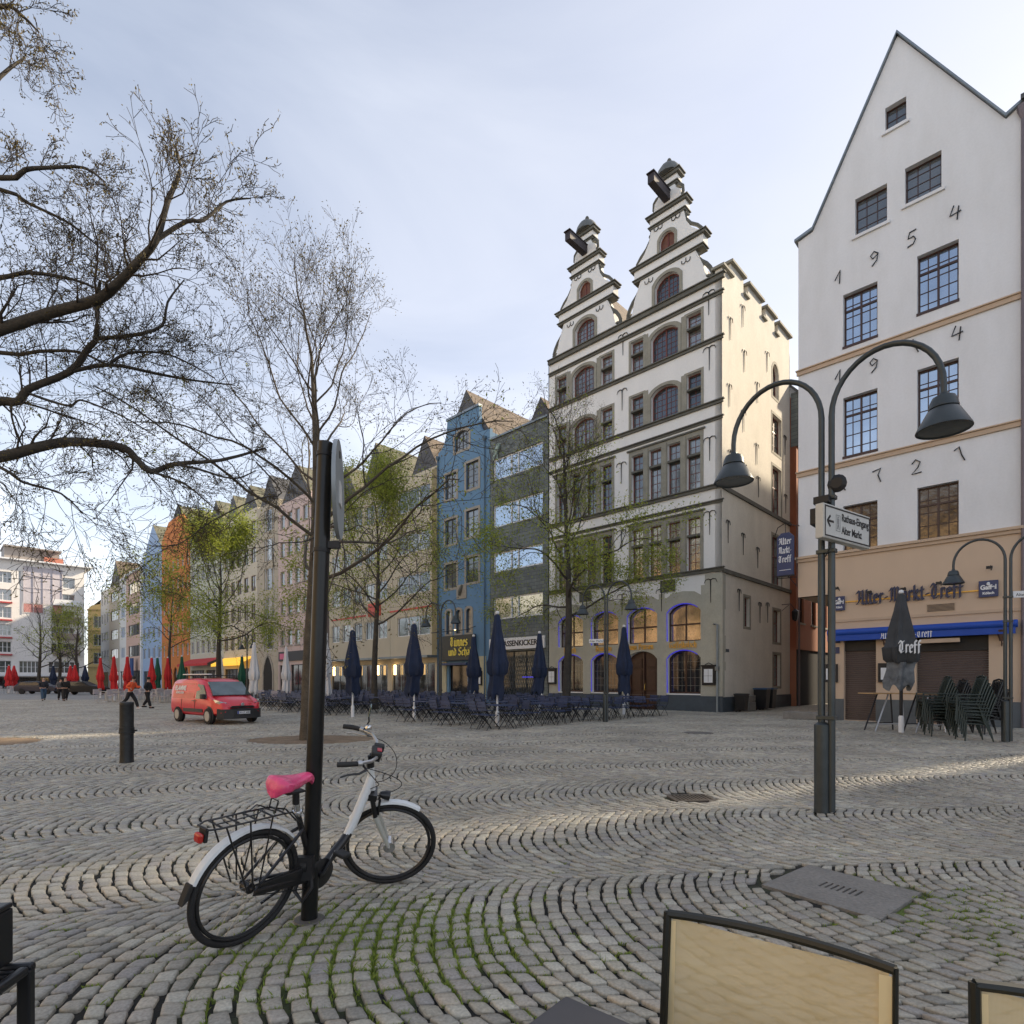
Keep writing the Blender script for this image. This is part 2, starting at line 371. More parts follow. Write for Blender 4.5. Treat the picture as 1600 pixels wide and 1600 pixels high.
def panel(mb, outer, holes, y0, depth, mi=0, edge=True):
    rings = [outer] + holes
    tri = tessellate_polygon([[Vector((p[0], p[1], 0)) for p in r] for r in rings])
    flat = [p for r in rings for p in r]
    mb.add([(p[0], y0, p[1]) for p in flat], [tuple(t) for t in tri], mi)
    for ri, r in enumerate(rings):
        if ri == 0 and not edge: continue
        n = len(r); mb.add([(p[0], y0, p[1]) for p in r] + [(p[0], y0 + depth, p[1]) for p in r],
                           [(i, (i + 1) % n, n + (i + 1) % n, n + i) for i in range(n)], mi)

def window(parent, x0, x1, z0, z1, fm, fw=.06, nx=2, nz=3, y=.16, a=0, tr=None, bar=.02, glass=None, mull=None, loc=None, rotz=None, sill=None, surround=None, label=None, name='window', thick=.05):
    o = arch_outline(x0, x1, z0, z1, a); mb = MB()
    inn = inset_outline(o, x0, x1, z0, z1, fw)
    mb.ring(o, inn, y, y + thick + .02)
    xc, hw = (x0 + x1) / 2, (x1 - x0) / 2
    def ztop(x):
        if a <= 0: return z1 - fw
        u = min(1, abs((x - xc) / hw)); return z1 - fw - a * (1 - math.sqrt(max(0, 1 - (u * .92) ** 2))) / (1 - math.sqrt(1 - .92 ** 2))
    def zspan(z):
        if a <= 0 or z < z1 - a - fw: return x0 + fw, x1 - fw
        w = 0
        for i in range(30):
            u = i / 30
            if ztop(xc + u * hw) > z: w = u * hw
        return xc - w, xc + w
    if mull is None: mull = [.5] if nx >= 2 and (x1 - x0) > .8 else []
    for q in mull:
        xm = x0 + (x1 - x0) * q; mb.box(xm - fw * .55, xm + fw * .55, y - .004, y + thick, z0 + fw * .5, ztop(xm) + .005)
    for i in range(1, nx):
        xm = x0 + (x1 - x0) * i / nx
        if any(abs(x0 + (x1 - x0) * q - xm) < .05 for q in mull): continue
        mb.box(xm - bar / 2, xm + bar / 2, y + .012, y + thick - .008, z0 + fw * .5, ztop(xm))
    zt = None
    if tr: zt = z0 + (z1 - z0) * tr; xa, xb = zspan(zt); mb.box(xa, xb, y - .008, y + thick + .004, zt - fw * .6, zt + fw * .6)
    for i in range(1, nz):
        zm = z0 + (z1 - z0) * i / nz
        if zt and abs(zm - zt) < .12: continue
        xa, xb = zspan(zm)
        if xb - xa > .1: mb.box(xa, xb, y + .015, y + thick - .012, zm - bar / 2, zm + bar / 2)
    w = mb.build(name, fm, parent, loc=loc, rotz=rotz, fixn=True)
    g = MB(); io = inset_outline(o, x0, x1, z0, z1, fw * .6); g.add([(p[0], y + thick * .6, p[1]) for p in io], [tuple(range(len(io)))])
    g.build('pane', glass or M_glass, w)
    if surround:
        sm, sw, proud = surround; oo = arch_outline(x0 - sw, x1 + sw, z0 - (.0 if sill else sw), z1 + sw, a); nn = len(oo)
        s_ = MB(); s_.ring(oo, o, -proud, .0015 + .02); s_.build('surround', sm, w)
    if sill:
        sm, sp = sill; MB().box(x0 - .1, x1 + .1, -sp, .02, z0 - .11, z0 - .004).build('sill', sm, w)
    if label: w['label'] = label
    return w

def shell(W, D, H, mb=None, mi=0, z0=0, y0=0.0):  # side and back walls
    mb = mb or MB()
    for x in (0, W): mb.add([(x, y0, z0), (x, D, z0), (x, D, H), (x, y0, H)], [(0, 1, 2, 3)], mi)
    mb.add([(0, D, z0), (W, D, z0), (W, D, H), (0, D, H)], [(0, 1, 2, 3)], mi); return mb

# ------------------------------------------------------------------ ground, paving
ux, uy = math.cos(math.radians(8)), math.sin(math.radians(8))   # along the bands of arcs
M_soilbase = bpy.data.materials.new('joint_sand_and_moss'); M_soilbase.use_nodes = True
n, l = M_soilbase.node_tree.nodes, M_soilbase.node_tree.links
b = n['Principled BSDF']; b.inputs['Roughness'].default_value = .95
t = n.new('ShaderNodeTexCoord'); no = n.new('ShaderNodeTexNoise'); no.inputs['Scale'].default_value = 1.1; no.inputs['Detail'].default_value = 6
l.new(t.outputs['Object'], no.inputs['Vector'])
r = n.new('ShaderNodeValToRGB'); r.color_ramp.elements[0].position = .52; r.color_ramp.elements[0].color = (.018, .017, .014, 1)
r.color_ramp.elements[1].position = .66; r.color_ramp.elements[1].color = (.07, .08, .035, 1)
l.new(no.outputs['Fac'], r.inputs['Fac'])
# mossy area round the sign pole
def blob(cx, cy, rad):
    mpn = n.new('ShaderNodeMapping'); mpn.inputs['Location'].default_value = (-cx / rad[0], -cy / rad[1], 0); mpn.inputs['Scale'].default_value = (1 / rad[0], 1 / rad[1], 0)
    l.new(t.outputs['Object'], mpn.inputs['Vector']); g = n.new('ShaderNodeTexGradient'); g.gradient_type = 'SPHERICAL'; l.new(mpn.outputs['Vector'], g.inputs['Vector']); return g.outputs['Fac']
g1 = blob(-.8, 3.35, (1.25, 1.0)); g2 = blob(2.8, 3.4, (1.2, 1.0))
ad = n.new('ShaderNodeMath'); ad.operation = 'MAXIMUM'; l.new(g1, ad.inputs[0]); l.new(g2, ad.inputs[1])
no3 = n.new('ShaderNodeTexNoise'); no3.inputs['Scale'].default_value = 6; no3.inputs['Detail'].default_value = 5; l.new(t.outputs['Object'], no3.inputs['Vector'])
ml = n.new('ShaderNodeMath'); ml.operation = 'MULTIPLY'; l.new(ad.outputs[0], ml.inputs[0]); l.new(no3.outputs['Fac'], ml.inputs[1])
rr = n.new('ShaderNodeValToRGB'); rr.color_ramp.elements[0].position = .12; rr.color_ramp.elements[1].position = .28; l.new(ml.outputs[0], rr.inputs['Fac'])
mm = n.new('ShaderNodeMixRGB'); l.new(rr.outputs['Color'], mm.inputs['Fac']); l.new(r.outputs['Color'], mm.inputs['Color1']); mm.inputs['Color2'].default_value = (.12, .165, .03, 1)
l.new(mm.outputs['Color'], b.inputs['Base Color'])
nb = n.new('ShaderNodeTexNoise'); nb.inputs['Scale'].default_value = 90; l.new(t.outputs['Object'], nb.inputs['Vector'])
bp = n.new('ShaderNodeBump'); bp.inputs['Strength'].default_value = .6; bp.inputs['Distance'].default_value = .01; l.new(nb.outputs['Fac'], bp.inputs['Height']); l.new(bp.outputs['Normal'], b.inputs['Normal'])

g = MB(); g.add([(-400, -60, -.022), (400, -60, -.022), (400, 600, -.022), (-400, 600, -.022)], [(0, 1, 2, 3)])
tag(g.build('ground', M_soilbase), None, None, kind='structure')
M_far = mat('far_cobble_paving', (.285, .28, .265), .8, var=.14, vs=.35, bump=.5, bs=14, fine=.35)
g = MB(); g.add([(-400, 46, -.004), (400, 46, -.004), (400, 600, -.004), (-400, 600, -.004)], [(0, 1, 2, 3)])
tag(g.build('far_paving', M_far), None, None, kind='structure')

# cobbles laid in segmental arcs
M_cob = bpy.data.materials.new('basalt_cobbles'); M_cob.use_nodes = True
n, l = M_cob.node_tree.nodes, M_cob.node_tree.links
b = n['Principled BSDF']; b.inputs['Roughness'].default_value = .54
t = n.new('ShaderNodeTexCoord'); ge = n.new('ShaderNodeNewGeometry')
r = n.new('ShaderNodeValToRGB'); E = r.color_ramp.elements
E[0].position = 0; E[0].color = (0.212, 0.204, 0.176, 1); E[1].position = 1; E[1].color = (0.404, 0.384, 0.316, 1)
for p, c in ((.2, (0.279, 0.258, 0.214)), (.4, (0.318, 0.298, 0.237)), (.55, (0.247, 0.234, 0.219)), (.7, (0.358, 0.320, 0.254)), (.85, (0.294, 0.282, 0.243))):
    e = E.new(p); e.color = (*c, 1)
l.new(ge.outputs['Random Per Island'], r.inputs['Fac'])
no = n.new('ShaderNodeTexNoise'); no.inputs['Scale'].default_value = .45; no.inputs['Detail'].default_value = 5; l.new(t.outputs['Object'], no.inputs['Vector'])
mr = n.new('ShaderNodeMapRange'); mr.inputs['From Min'].default_value = .3; mr.inputs['From Max'].default_value = .7; mr.inputs['To Min'].default_value = .92; mr.inputs['To Max'].default_value = 1.5; l.new(no.outputs['Fac'], mr.inputs['Value'])
n2 = n.new('ShaderNodeTexNoise'); n2.inputs['Scale'].default_value = 70; n2.inputs['Detail'].default_value = 5; l.new(t.outputs['Object'], n2.inputs['Vector'])
mr2 = n.new('ShaderNodeMapRange'); mr2.inputs['From Min'].default_value = .3; mr2.inputs['From Max'].default_value = .7; mr2.inputs['To Min'].default_value = .74; mr2.inputs['To Max'].default_value = 1.18; l.new(n2.outputs['Fac'], mr2.inputs['Value'])
m1 = n.new('ShaderNodeMath'); m1.operation = 'MULTIPLY'; l.new(mr.outputs[0], m1.inputs[0]); l.new(mr2.outputs[0], m1.inputs[1])
mm = n.new('ShaderNodeMixRGB'); mm.blend_type = 'MULTIPLY'; mm.inputs['Fac'].default_value = 1; l.new(r.outputs['Color'], mm.inputs['Color1']); l.new(m1.outputs[0], mm.inputs['Color2'])
l.new(mm.outputs['Color'], b.inputs['Base Color'])
n3 = n.new('ShaderNodeTexNoise'); n3.inputs['Scale'].default_value = 45; n3.inputs['Detail'].default_value = 4; l.new(t.outputs['Object'], n3.inputs['Vector'])
bp = n.new('ShaderNodeBump'); bp.inputs['Strength'].default_value = .35; bp.inputs['Distance'].default_value = .008; l.new(n3.outputs['Fac'], bp.inputs['Height']); l.new(bp.outputs['Normal'], b.inputs['Normal'])

SLAB_C, SLAB_A = (2.37, 4.12), math.radians(-52)
TREE_PITS = [(-5.16, 14.7, 1.6, 1.15), (-13.6, 13.9, 1.9, 1.3)]
ALLEY_OK = True
def cobbles():
    rng = np.random.default_rng(4)
    BW, PITCH = 2.05, .106
    R = BW / math.sqrt(2) * 1.0
    half = math.asin(BW / 2 / R)
    NS = 20
    quads = []
    # local frame: p along band (u), q across (v)
    # every course: circle centre slides along +p; arc bulges to -p
    pmin, pmax = -75, 62
    qmin, qmax = 1.0, 52
    ks = np.arange(int(pmin / PITCH), int(pmax / PITCH))
    rows = np.arange(int(qmin / BW), int(qmax / BW) + 1)
    dth = 2 * half / NS
    out = []
    for j in rows:
        q0 = (j + .5) * BW
        poff = (j * .37) % 1 * PITCH + .06 * math.sin(j * 2.1)
        cx = ks * PITCH + poff                                # arc apex position
        q_lo = 0
        wob = rng.uniform(-.4, .4, size=len(ks)) * dth
        for i in range(-1, NS + 1):
            a0 = -half + i * dth + wob; a1 = a0 + dth
            a0 = np.maximum(a0, -half); a1 = np.minimum(a1, half)
            ok = (a1 - a0) > dth * .35
            # stone between angle a0..a1 and radial band R..R-PITCH*cos
            rw0 = R + rng.normal(0, .004, len(ks)); 
            th_in = PITCH * np.cos((a0 + a1) / 2)
            def pt(a, r): # centre of curvature at cx+R
                return (cx + R) - r * np.cos(a), q0 + r * np.sin(a)
            P = []
            for a, dr in ((a0, .035), (a1, .035), (a1, .965), (a0, .965)):
                # translation copies: shift along p by PITCH rather than shrink the radius
                p_, q_ = pt(a, rw0)
                P.append((p_ + dr * PITCH, q_))
            P = np.stack([np.stack(c, -1) for c in P], 1)     # (K,4,2)
            out.append(P[ok])
    P = np.concatenate(out)
    q0_, q1_ = P[..., 0].copy(), P[..., 1].copy()
    P[..., 0] += .16 * np.sin(.83 * q1_ + .5 * np.sin(.31 * q0_)) + .05 * np.sin(2.3 * q1_ + q0_ * .7)
    P[..., 1] += .20 * np.sin(.42 * q0_ + 1.1) + .07 * np.sin(1.25 * q0_ + .6 * q1_)
    c = P.mean(1)
    X = c[:, 0] * ux - c[:, 1] * uy; Y = c[:, 0] * uy + c[:, 1] * ux
    W = np.stack([P[:, :, 0] * ux - P[:, :, 1] * uy, P[:, :, 0] * uy + P[:, :, 1] * ux], -1)
    keep = (Y > 1.6) & (Y < 46.1) & (np.abs(X) < .95 * Y + 2.2)
    # not inside the houses of the long row (the alley stays paved)
    t_ = (X - CX) * -.716 + (Y - CY) * .698; d_ = (X - CX) * -.698 + (Y - CY) * -.716
    keep &= ~((t_ > 0) & (d_ < .05)) 
    tr = (X - 11.5) * .716 + (Y - 22.9) * -.698; dr = (X - 11.5) * -.698 + (Y - 22.9) * -.716
    keep &= ~((tr > .9) & (dr < .05))
    ca, sa = math.cos(SLAB_A), math.sin(SLAB_A)
    lx = (X - SLAB_C[0]) * ca + (Y - SLAB_C[1]) * sa; ly = -(X - SLAB_C[0]) * sa + (Y - SLAB_C[1]) * ca
    keep &= ~((np.abs(lx) < .43) & (np.abs(ly) < .41))
    for (cx_, cy_, rx, ry) in TREE_PITS: keep &= ((X - cx_) / rx) ** 2 + ((Y - cy_) / ry) ** 2 > 1
    for (cx_, cy_, r_) in ((2.3, 7.35, .32), (5.4, 16.5, .42), (-1.275, 3.583, .09)): keep &= (X - cx_) ** 2 + (Y - cy_) ** 2 > r_ ** 2
    W = W[keep]; X = X[keep]; Y = Y[keep]
    N = len(W)
    # shrink for the joints and jitter corners
    cen = W.mean(1, keepdims=True)
    W = cen + (W - cen) * (1 - rng.uniform(.08, .16, (N, 1, 1))) + rng.normal(0, .0052, W.shape)
    ang = rng.normal(0, .05, N); co, si = np.cos(ang)[:, None], np.sin(ang)[:, None]
    D = W - cen; W = cen + np.stack([D[..., 0] * co - D[..., 1] * si, D[..., 0] * si + D[..., 1] * co], -1)
    near = Y < 11
    zt = rng.normal(0, .0028, N)
    tilt = rng.normal(0, .03, (N, 2))
    def build(name, Wn, ztn, tl, lod):
        N = len(Wn); cen = Wn.mean(1, keepdims=True)
        def lev(s, z, pts=None):
            Q = cen + ((Wn if pts is None else pts) - cen) * s
            zz = ztn[:, None] + z + ((Q - cen) * tl[:, None, :]).sum(-1)
            return np.concatenate([Q, zz[..., None]], -1)
        if lod == 0:
            # 8-corner rounded outline
            nxt = np.roll(Wn, -1, 1)
            O = np.empty((N, 8, 2)); O[:, 0::2] = Wn + (nxt - Wn) * .11; O[:, 1::2] = nxt + (Wn - nxt) * .11
            cs = cen + (O - cen) * 1.03
            r1, r2, r3 = lev(1.0, -.024, O), lev(.985, -.008, O), lev(.93, -.0015, O)
            r4 = lev(.5, .001, O)
            V = np.concatenate([r1, r2, r3, r4], 1); nv = 32
            F4 = [(a * 8 + k, a * 8 + (k + 1) % 8, (a + 1) * 8 + (k + 1) % 8, (a + 1) * 8 + k) for a in range(3) for k in range(8)]
            F8 = [tuple(range(24, 32))]
        else:
            r1, r2, r3 = lev(1.0, -.022), lev(1.0, -.006), lev(.86, 0)
            V = np.concatenate([r1, r2, r3], 1); nv = 12
            F4 = [(a * 4 + k, a * 4 + (k + 1) % 4, (a + 1) * 4 + (k + 1) % 4, (a + 1) * 4 + k) for a in range(2) for k in range(4)]
            F8 = [(8, 9, 10, 11)]
        base = (np.arange(N) * nv)[:, None, None]
        L4 = (np.array(F4)[None] + base).reshape(N, -1); L8 = (np.array(F8)[None] + base).reshape(N, -1)
        loops = np.concatenate([L4, L8], 1).reshape(-1).astype(np.int32)
        sizes = np.tile(np.array([4] * len(F4) + [len(F8[0])] * len(F8), np.int32), N)
        starts = np.concatenate([[0], np.cumsum(sizes)[:-1]]).astype(np.int32)
        me = bpy.data.meshes.new(name); me.vertices.add(N * nv); me.vertices.foreach_set('co', V.reshape(-1).astype(np.float32))
        me.loops.add(len(loops)); me.loops.foreach_set('vertex_index', loops)
        me.polygons.add(len(sizes)); me.polygons.foreach_set('loop_start', starts); me.polygons.foreach_set('loop_total', sizes)
        me.polygons.foreach_set('use_smooth', [lod == 0] * len(sizes)); me.materials.append(M_cob)
        me.update(calc_edges=True); me.validate()
        o = bpy.data.objects.new(name, me); link(o); tag(o, None, None, kind='structure')
    build('paving', W[near], zt[near], tilt[near], 0)
    f = ~near
    build('square_paving', W[f], zt[f], tilt[f], 1)
    return N, W, Y
NC, CW, CYY = cobbles()
print('cobbles', NC)

# tree pits of sandy soil
M_soil = mat('sandy_soil', (.23, .165, .105), .95, var=.25, vs=3, bump=.6, bs=50, fine=.3)
for i, (cx_, cy_, rx, ry) in enumerate(TREE_PITS):
    g = MB(); pts = [(cx_ + rx * 1.01 * math.cos(a) * (1 + .03 * math.sin(a * 5)), cy_ + ry * 1.01 * math.sin(a), -.012) for a in [2 * PI * k / 40 for k in range(40)]]
    g.poly(pts); tag(g.build('soil_patch', M_soil), None, None, kind='structure')

# drain slab with slots, manholes
dr = thing('drain_cover', 'square worn concrete slab with drain slots set in the cobbles, right foreground', 'drain cover', (SLAB_C[0], SLAB_C[1], 0), SLAB_A)
mb = MB(); holes = []
for k in range(7):
    x = -.125 + k * .04; holes.append([(x, -.07), (x + .018, -.07), (x + .018, .07), (x, .07)])
panel(mb, [(-.39, -.37), (.39, -.37), (.39, .37), (-.39, .37)], holes, 0, .03)
mb.v = [(v[0], v[2], -v[1] + .001) for v in mb.v]
mb.build('slab', M_concrete, dr)
MB().box(-.18, .18, -.1, .1, -.0215, -.018).build('slot_bottom', M_blackiron, dr)
gr = thing('drain_grate', 'small dark iron drain grate flush with the cobbles, left of the near double lamp', 'drain grate', (2.3, 7.35, 0), .1)
mb = MB(); mb.ring([(-.27, -.2), (.27, -.2), (.27, .2), (-.27, .2)], [(-.23, -.16), (.23, -.16), (.23, .16), (-.23, .16)], 0, .02)
mb.v = [(v[0], v[2], .002 - v[1]) for v in mb.v]
for k in range(9): mb.box(-.225 + k * .05, -.2 + k * .05, -.16, .16, -.015, .0)
mb.build('grate', mat('rusty_iron', (.10, .085, .07), .8, .2, var=.3), gr)
mh = thing('manhole_cover', 'round iron manhole cover out in the cobbles before the corner house', 'manhole', (5.4, 16.5, 0))
MB().lathe([(.41, -.02), (.41, .002), (.37, .003), (.36, -.004), (.0, -.002)], n=28).build('lid', mat('manhole_iron', (.13, .125, .115), .8, .1, var=.25, bump=.4, bs=30), mh)

# grass and moss sprouting in the joints round the pole
def grass():
    rng = random.Random(5); mb = MB(); cnt = 0
    near = [w for w, y in zip(CW, CYY) if y < 5.4]
    for w in near:
        cx_, cy_ = w.mean(0)
        d1 = math.exp(-(((cx_ + .75) / .85) ** 2 + ((cy_ - 3.3) / .65) ** 2))
        d1 = max(d1, .55 * math.exp(-(((cx_ + .95) / .5) ** 2 + ((cy_ - 3.15) / .4) ** 2)))
        d2 = .5 * math.exp(-(((cx_ - 2.9) / .5) ** 2 + ((cy_ - 3.7) / .5) ** 2))
        pr = max(d1, d2) + .012
        for k in range(4):
            if rng.random() > pr * .85: continue
            a, b_ = w[k], w[(k + 1) % 4]
            n_ = rng.randint(12, 34)
            for _ in range(n_):
                u = rng.random(); x = a[0] + (b_[0] - a[0]) * u; y = a[1] + (b_[1] - a[1]) * u
                ox, oy = x - cx_, y - cy_; L = math.hypot(ox, oy) + 1e-6; x += ox / L * rng.uniform(.002, .010); y += oy / L * rng.uniform(.002, .010)
                h = rng.uniform(.006, .02) * (1 + .8 * pr) * (1.7 if rng.random() < .06 else 1); w_ = rng.uniform(.0015, .003); th = rng.random() * PI
                lx_, ly_ = rng.gauss(0, .5) * h, rng.gauss(0, .5) * h; c_, s_ = math.cos(th) * w_, math.sin(th) * w_
                mb.add([(x - c_, y - s_, -.02), (x + c_, y + s_, -.02), (x + lx_ * .5 + c_ * .7, y + ly_ * .5 + s_ * .7, -.012 + h * .6), (x + lx_, y + ly_, -.012 + h)], [(0, 1, 2, 3)])
                cnt += 1
    o = mb.build('grass', mat('joint_grass', (.20, .27, .04), .7, var=.35, vs=8), fixn=False)
    tag(o, 'short green grass sprouting in the joints between cobbles', 'grass', kind='stuff'); print('blades', cnt)
grass()
# ------------------------------------------------------------------ the gabled corner house (two stepped, scrolled gables)
def anchor_T(mb, x, z, h=1.15, w=.30):      # wrought iron wall anchor shaped like a palm / letter T with curled ends
    mb.tube([(x, -.035, z + h), (x, -.035, z)], [.028, .014], 5)
    for s in (-1, 1):
        mb.tube([(x, -.035, z + h), (x + s * w * .35, -.035, z + h + .06), (x + s * w * .8, -.035, z + h + .02), (x + s * w, -.035, z + h - .14)], [.026, .024, .02, .012], 5)
def corner_house():
    W, D = 10.85, 9.3
    P0 = Plane(*gx(W, 0)); H = thing('gabled_house', 'white corner house with twin scrolled gables, olive stone windows and hoist beams', 'house', P0.loc(), P0.rot)
    X = lambda t: W - t                        # t: metres left of the right corner
    gc = [X(2.9), X(8.15)]                     # gable axes
    wc = [X(3.05), X(8.25)]
    z0g = 20.9
    # outline with gables
    def gable(c, right):
        s = 1 if right else -1
        pr = [(2.45, z0g), (2.1, 21.25), (1.95, 21.9), (1.75, 22.4), (1.55, 22.85), (1.95, 22.85), (1.95, 23.5), (1.75, 23.75), (1.35, 24.1), (1.05, 24.6), (.92, 25.2), (1.0, 25.2), (1.0, 25.72), (.78, 25.9), (.72, 26.4), (.5, 26.6), (.42, 26.85), (.55, 26.9), (.55, 27.35)]
        return [(c + s * a, b) for a, b in pr]
    outline = [(0, .0), (W, 0), (W, z0g)]
    for c in reversed(gc):
        r_, l_ = gable(c, True), gable(c, False)
        outline += [p for p in r_] + [p for p in reversed(l_)]
    outline += [(0, z0g)]
    # clean duplicates
    o2 = [outline[0]]
    for p in outline[1:]:
        if (abs(p[0] - o2[-1][0]) + abs(p[1] - o2[-1][1])) > .02: o2.append(p)
    holes, wins = [], []
    def addw(x0, x1, z0, z1, a=0, **k): holes.append(arch_outline(x0, x1, z0, z1, a)); wins.append((x0, x1, z0, z1, a, k))
    bays = [X(2.0), X(4.39), X(6.79), X(9.2)]
    for i, b_ in enumerate(bays):
        addw(b_ - .93, b_ + .93, 3.5, 5.42, .42, kind='up')
        addw(b_ - .93, b_ + .93, .0 if i == 2 - 1 else .86, 3.08, .42, kind='door' if i == 1 else 'low')
    for c in wc:
        for k in range(4):
            x = c + (-1.5 + k) * 1.07
            addw(x - .36, x + .36, 6.98, 9.62, kind='cross'); addw(x - .36, x + .36, 10.98, 13.62, kind='cross')
        for zb, zs, za in ((15.0, 16.78, 16.62), (18.12, 19.75, 19.62)):
            addw(c - .78, c + .78, zb, za + .12, .35, kind='arch')
            for s in (-1, 1): addw(c + s * 1.62 - .38, c + s * 1.62 + .38, zb, zs, kind='cross2')
    for c in gc:
        addw(c - .7, c + .7, 21.05, 22.45, .45, kind='arch'); addw(c - .42, c + .42, 23.72, 24.6, .35, kind='shut')
    mb = MB(); panel(mb, o2, holes, 0, .5); mb.add([(0, 0, 0), (0, D, 0), (0, D, 20.9), (0, 0, 20.9)], [(0, 1, 2, 3)]); mb.add([(0, D, 0), (W, D, 0), (W, D, 20.9), (0, D, 20.9)], [(0, 1, 2, 3)])
    wall = mb.build('wall', M_white2, H)
    # side face with crenellated parapet: its own plane (local x along the alley)
    sx_loc, sx_rot = (W + .01, 0, 0), PI / 2
    merl = [(0, 21.3), (1.0, 21.3), (1.0, 22.0), (2.5, 22.0), (2.5, 21.2), (3.1, 21.2), (3.1, 21.95), (4.9, 21.95), (4.9, 21.15), (5.5, 21.15), (5.5, 21.9), (6.8, 21.9), (6.8, 21.1), (7.35, 21.1), (7.35, 21.85), (9.2, 21.85)]
    so = [(0, 0), (9.2, 0)] + list(reversed(merl))
    sh, sw = [], []
    def adds(x0, x1, z0, z1, a=0, **k): sh.append(arch_outline(x0, x1, z0, z1, a)); sw.append((x0, x1, z0, z1, a, k))
    adds(6.45, 7.85, 14.4, 16.5); adds(6.45, 7.85, 10.85, 13.6, nz=5); adds(6.45, 7.85, 6.95, 9.7, nz=5)
    adds(6.5, 7.4, 17.5, 19.4, .45); adds(2.6, 3.3, 4.3, 5.8, nx=1); adds(6.6, 7.7, 3.7, 5.5); adds(6.6, 7.7, 1.2, 3.0)
    mb = MB(); panel(mb, so, sh, 0, .35); side = mb.build('side_wall', M_cream, H, loc=sx_loc, rotz=sx_rot)
    for (x0, x1, z0, z1, a, k) in sw:
        w = window(side, x0, x1, z0, z1, M_redwood, fw=.05, nx=k.get('nx', 2), nz=k.get('nz', 4), y=.17, a=a, tr=.6 if z1 - z0 > 1.6 and a == 0 else None, surround=(M_stone, .14, .012), bar=.022)
    mb = MB()
    mi = [(0, .98, 21.3), (1.0, 2.5, 22.0), (3.1, 4.9, 21.95), (5.5, 6.8, 21.9), (7.35, 9.2, 21.85)]
    for a, b_, z in mi: mb.box(a - .14, b_ + .12, -.16, .5, z + .001, z + .13)
    for a, b_, z in ((2.5, 3.1, 21.2), (4.9, 5.5, 21.15), (6.8, 7.35, 21.1)): mb.box(a + .001, b_ - .001, -.12, .45, z + .001, z + .12)
    mb.build('parapet_cap', M_stone, side, bevel=.01)
    for zc, e in ((6.8, .1), (10.8, .09)):
        MB().prism([(-.0, zc - .1), (9.3, zc - .1), (9.3, zc + .09), (-.0, zc + .09)], -e, .0).build('string_course', M_trim, side)
    mb = MB()
    for x, z in ((.9, 18.8), (.8, 15.9), (2.6, 17.9), (4.3, 16.9), (2.5, 15.0), (4.2, 14.0), (.9, 12.3), (2.6, 11.7), (4.4, 11.5), (.6, 8.6), (2.4, 8.1), (4.3, 7.6), (8.5, 11.6), (8.6, 8.0), (1.9, 5.0), (4.6, 4.6), (5.7, 4.7), (8.4, 15), (2.4, 19.6), (5.7, 18.9)): pass
    for x, z in ((.9, 18.2), (.8, 14.9), (2.6, 17.3), (4.3, 16.3), (2.5, 14.2), (4.2, 13.0), (.9, 11.7), (2.6, 11.5), (4.4, 11.3), (.6, 8.2), (2.4, 7.9), (4.3, 7.5), (8.5, 11.3), (8.6, 7.8), (1.9, 5.0), (4.6, 4.6), (5.7, 4.7), (8.4, 14.7), (2.4, 19.5), (5.7, 18.5)):
        o = MB(); anchor_T(o, 0, 0, 1.05, .24) ; o.build('wall_anchor', M_blackiron, side, loc=(x, 0, z), smooth=True)
    # plinths, quoin facing of the ground floor
    mb = MB(); ed = [b_ + s * .93 for b_ in bays for s in (-1, 1)]
    ed = sorted(ed)
    for x0, x1 in [(-.0, ed[0])] + [(ed[i], ed[i + 1]) for i in range(1, 7, 2)] + [(ed[-1], W + .06)]: MB().box(x0, x1, -.07, -.002, 0, .76).build('plinth', M_plinth, H)
    MB().box(W + .012, W + .08, -.002, D, 0, .72).build('plinth', M_plinth, H)
    for i, b_ in enumerate(bays):
        if i != 1: MB().box(b_ - .93, b_ + .93, -.055, -.002, 0, .80).build('plinth', M_plinth, H)
    top = [(W + .005, .77), (W + .005, 6.68), (W - .9, 6.68), (W - .9, 6.1), (W - .98, 6.1)]
    for i in range(3, -1, -1):
        b_ = bays[3 - i] if False else bays[i] if False else None
    fo = [(0, .77), (W - .001, .77), (W - .001, 6.7), (W - .85, 6.7), (W - .85, 6.2), (W - 1.05, 6.2), (W - 1.05, 5.75)]
    for b_ in bays:    # from right to left
        fo += [(b_ + .98, 5.72), (b_ + .6, 5.95), (b_, 6.02), (b_ - .6, 5.95), (b_ - .98, 5.72)]
        nb_ = b_ - 1.2
        fo += [(nb_ + .16, 5.72), (nb_ + .16, 6.0), (nb_ - .16, 6.0), (nb_ - .16, 5.72)] if nb_ > .5 else []
    fo += [(0, 5.72)]
    fh = [arch_outline(b_ - .93, b_ + .93, 3.5, 5.42, .42) for b_ in bays]
    fh += [arch_outline(b_ - .93, b_ + .93, .80 if i != 1 else .775, 3.08, .42) for i, b_ in enumerate(bays)]
    mb = MB(); panel(mb, fo, fh, -.022, .02, edge=True); mb.build('stone_facing', M_facing, H)
    mb = MB(); rng = random.Random(2)
    z = .75
    while z < 6.6:
        h = .42; wq = rng.choice((.22, .34)); mb.box(W + .013, W + .035, .0, wq, z, z + h - .004); z += h
    mb.build('quoin', M_facing, H)
    # string courses on the front
    def course(z, h, out, x0=-.0, x1=W, name='string_course'):
        m_ = MB(); m_.box(x0, x1 + out * (x1 >= W), -out, -.001, z - h / 2, z + h / 2); m_.box(x0, x1 + (out + .06) * (x1 >= W), -out - .07, -.001, z + h / 2 + .001, z + h / 2 + .06); m_.build(name, M_trim, H, bevel=.008)
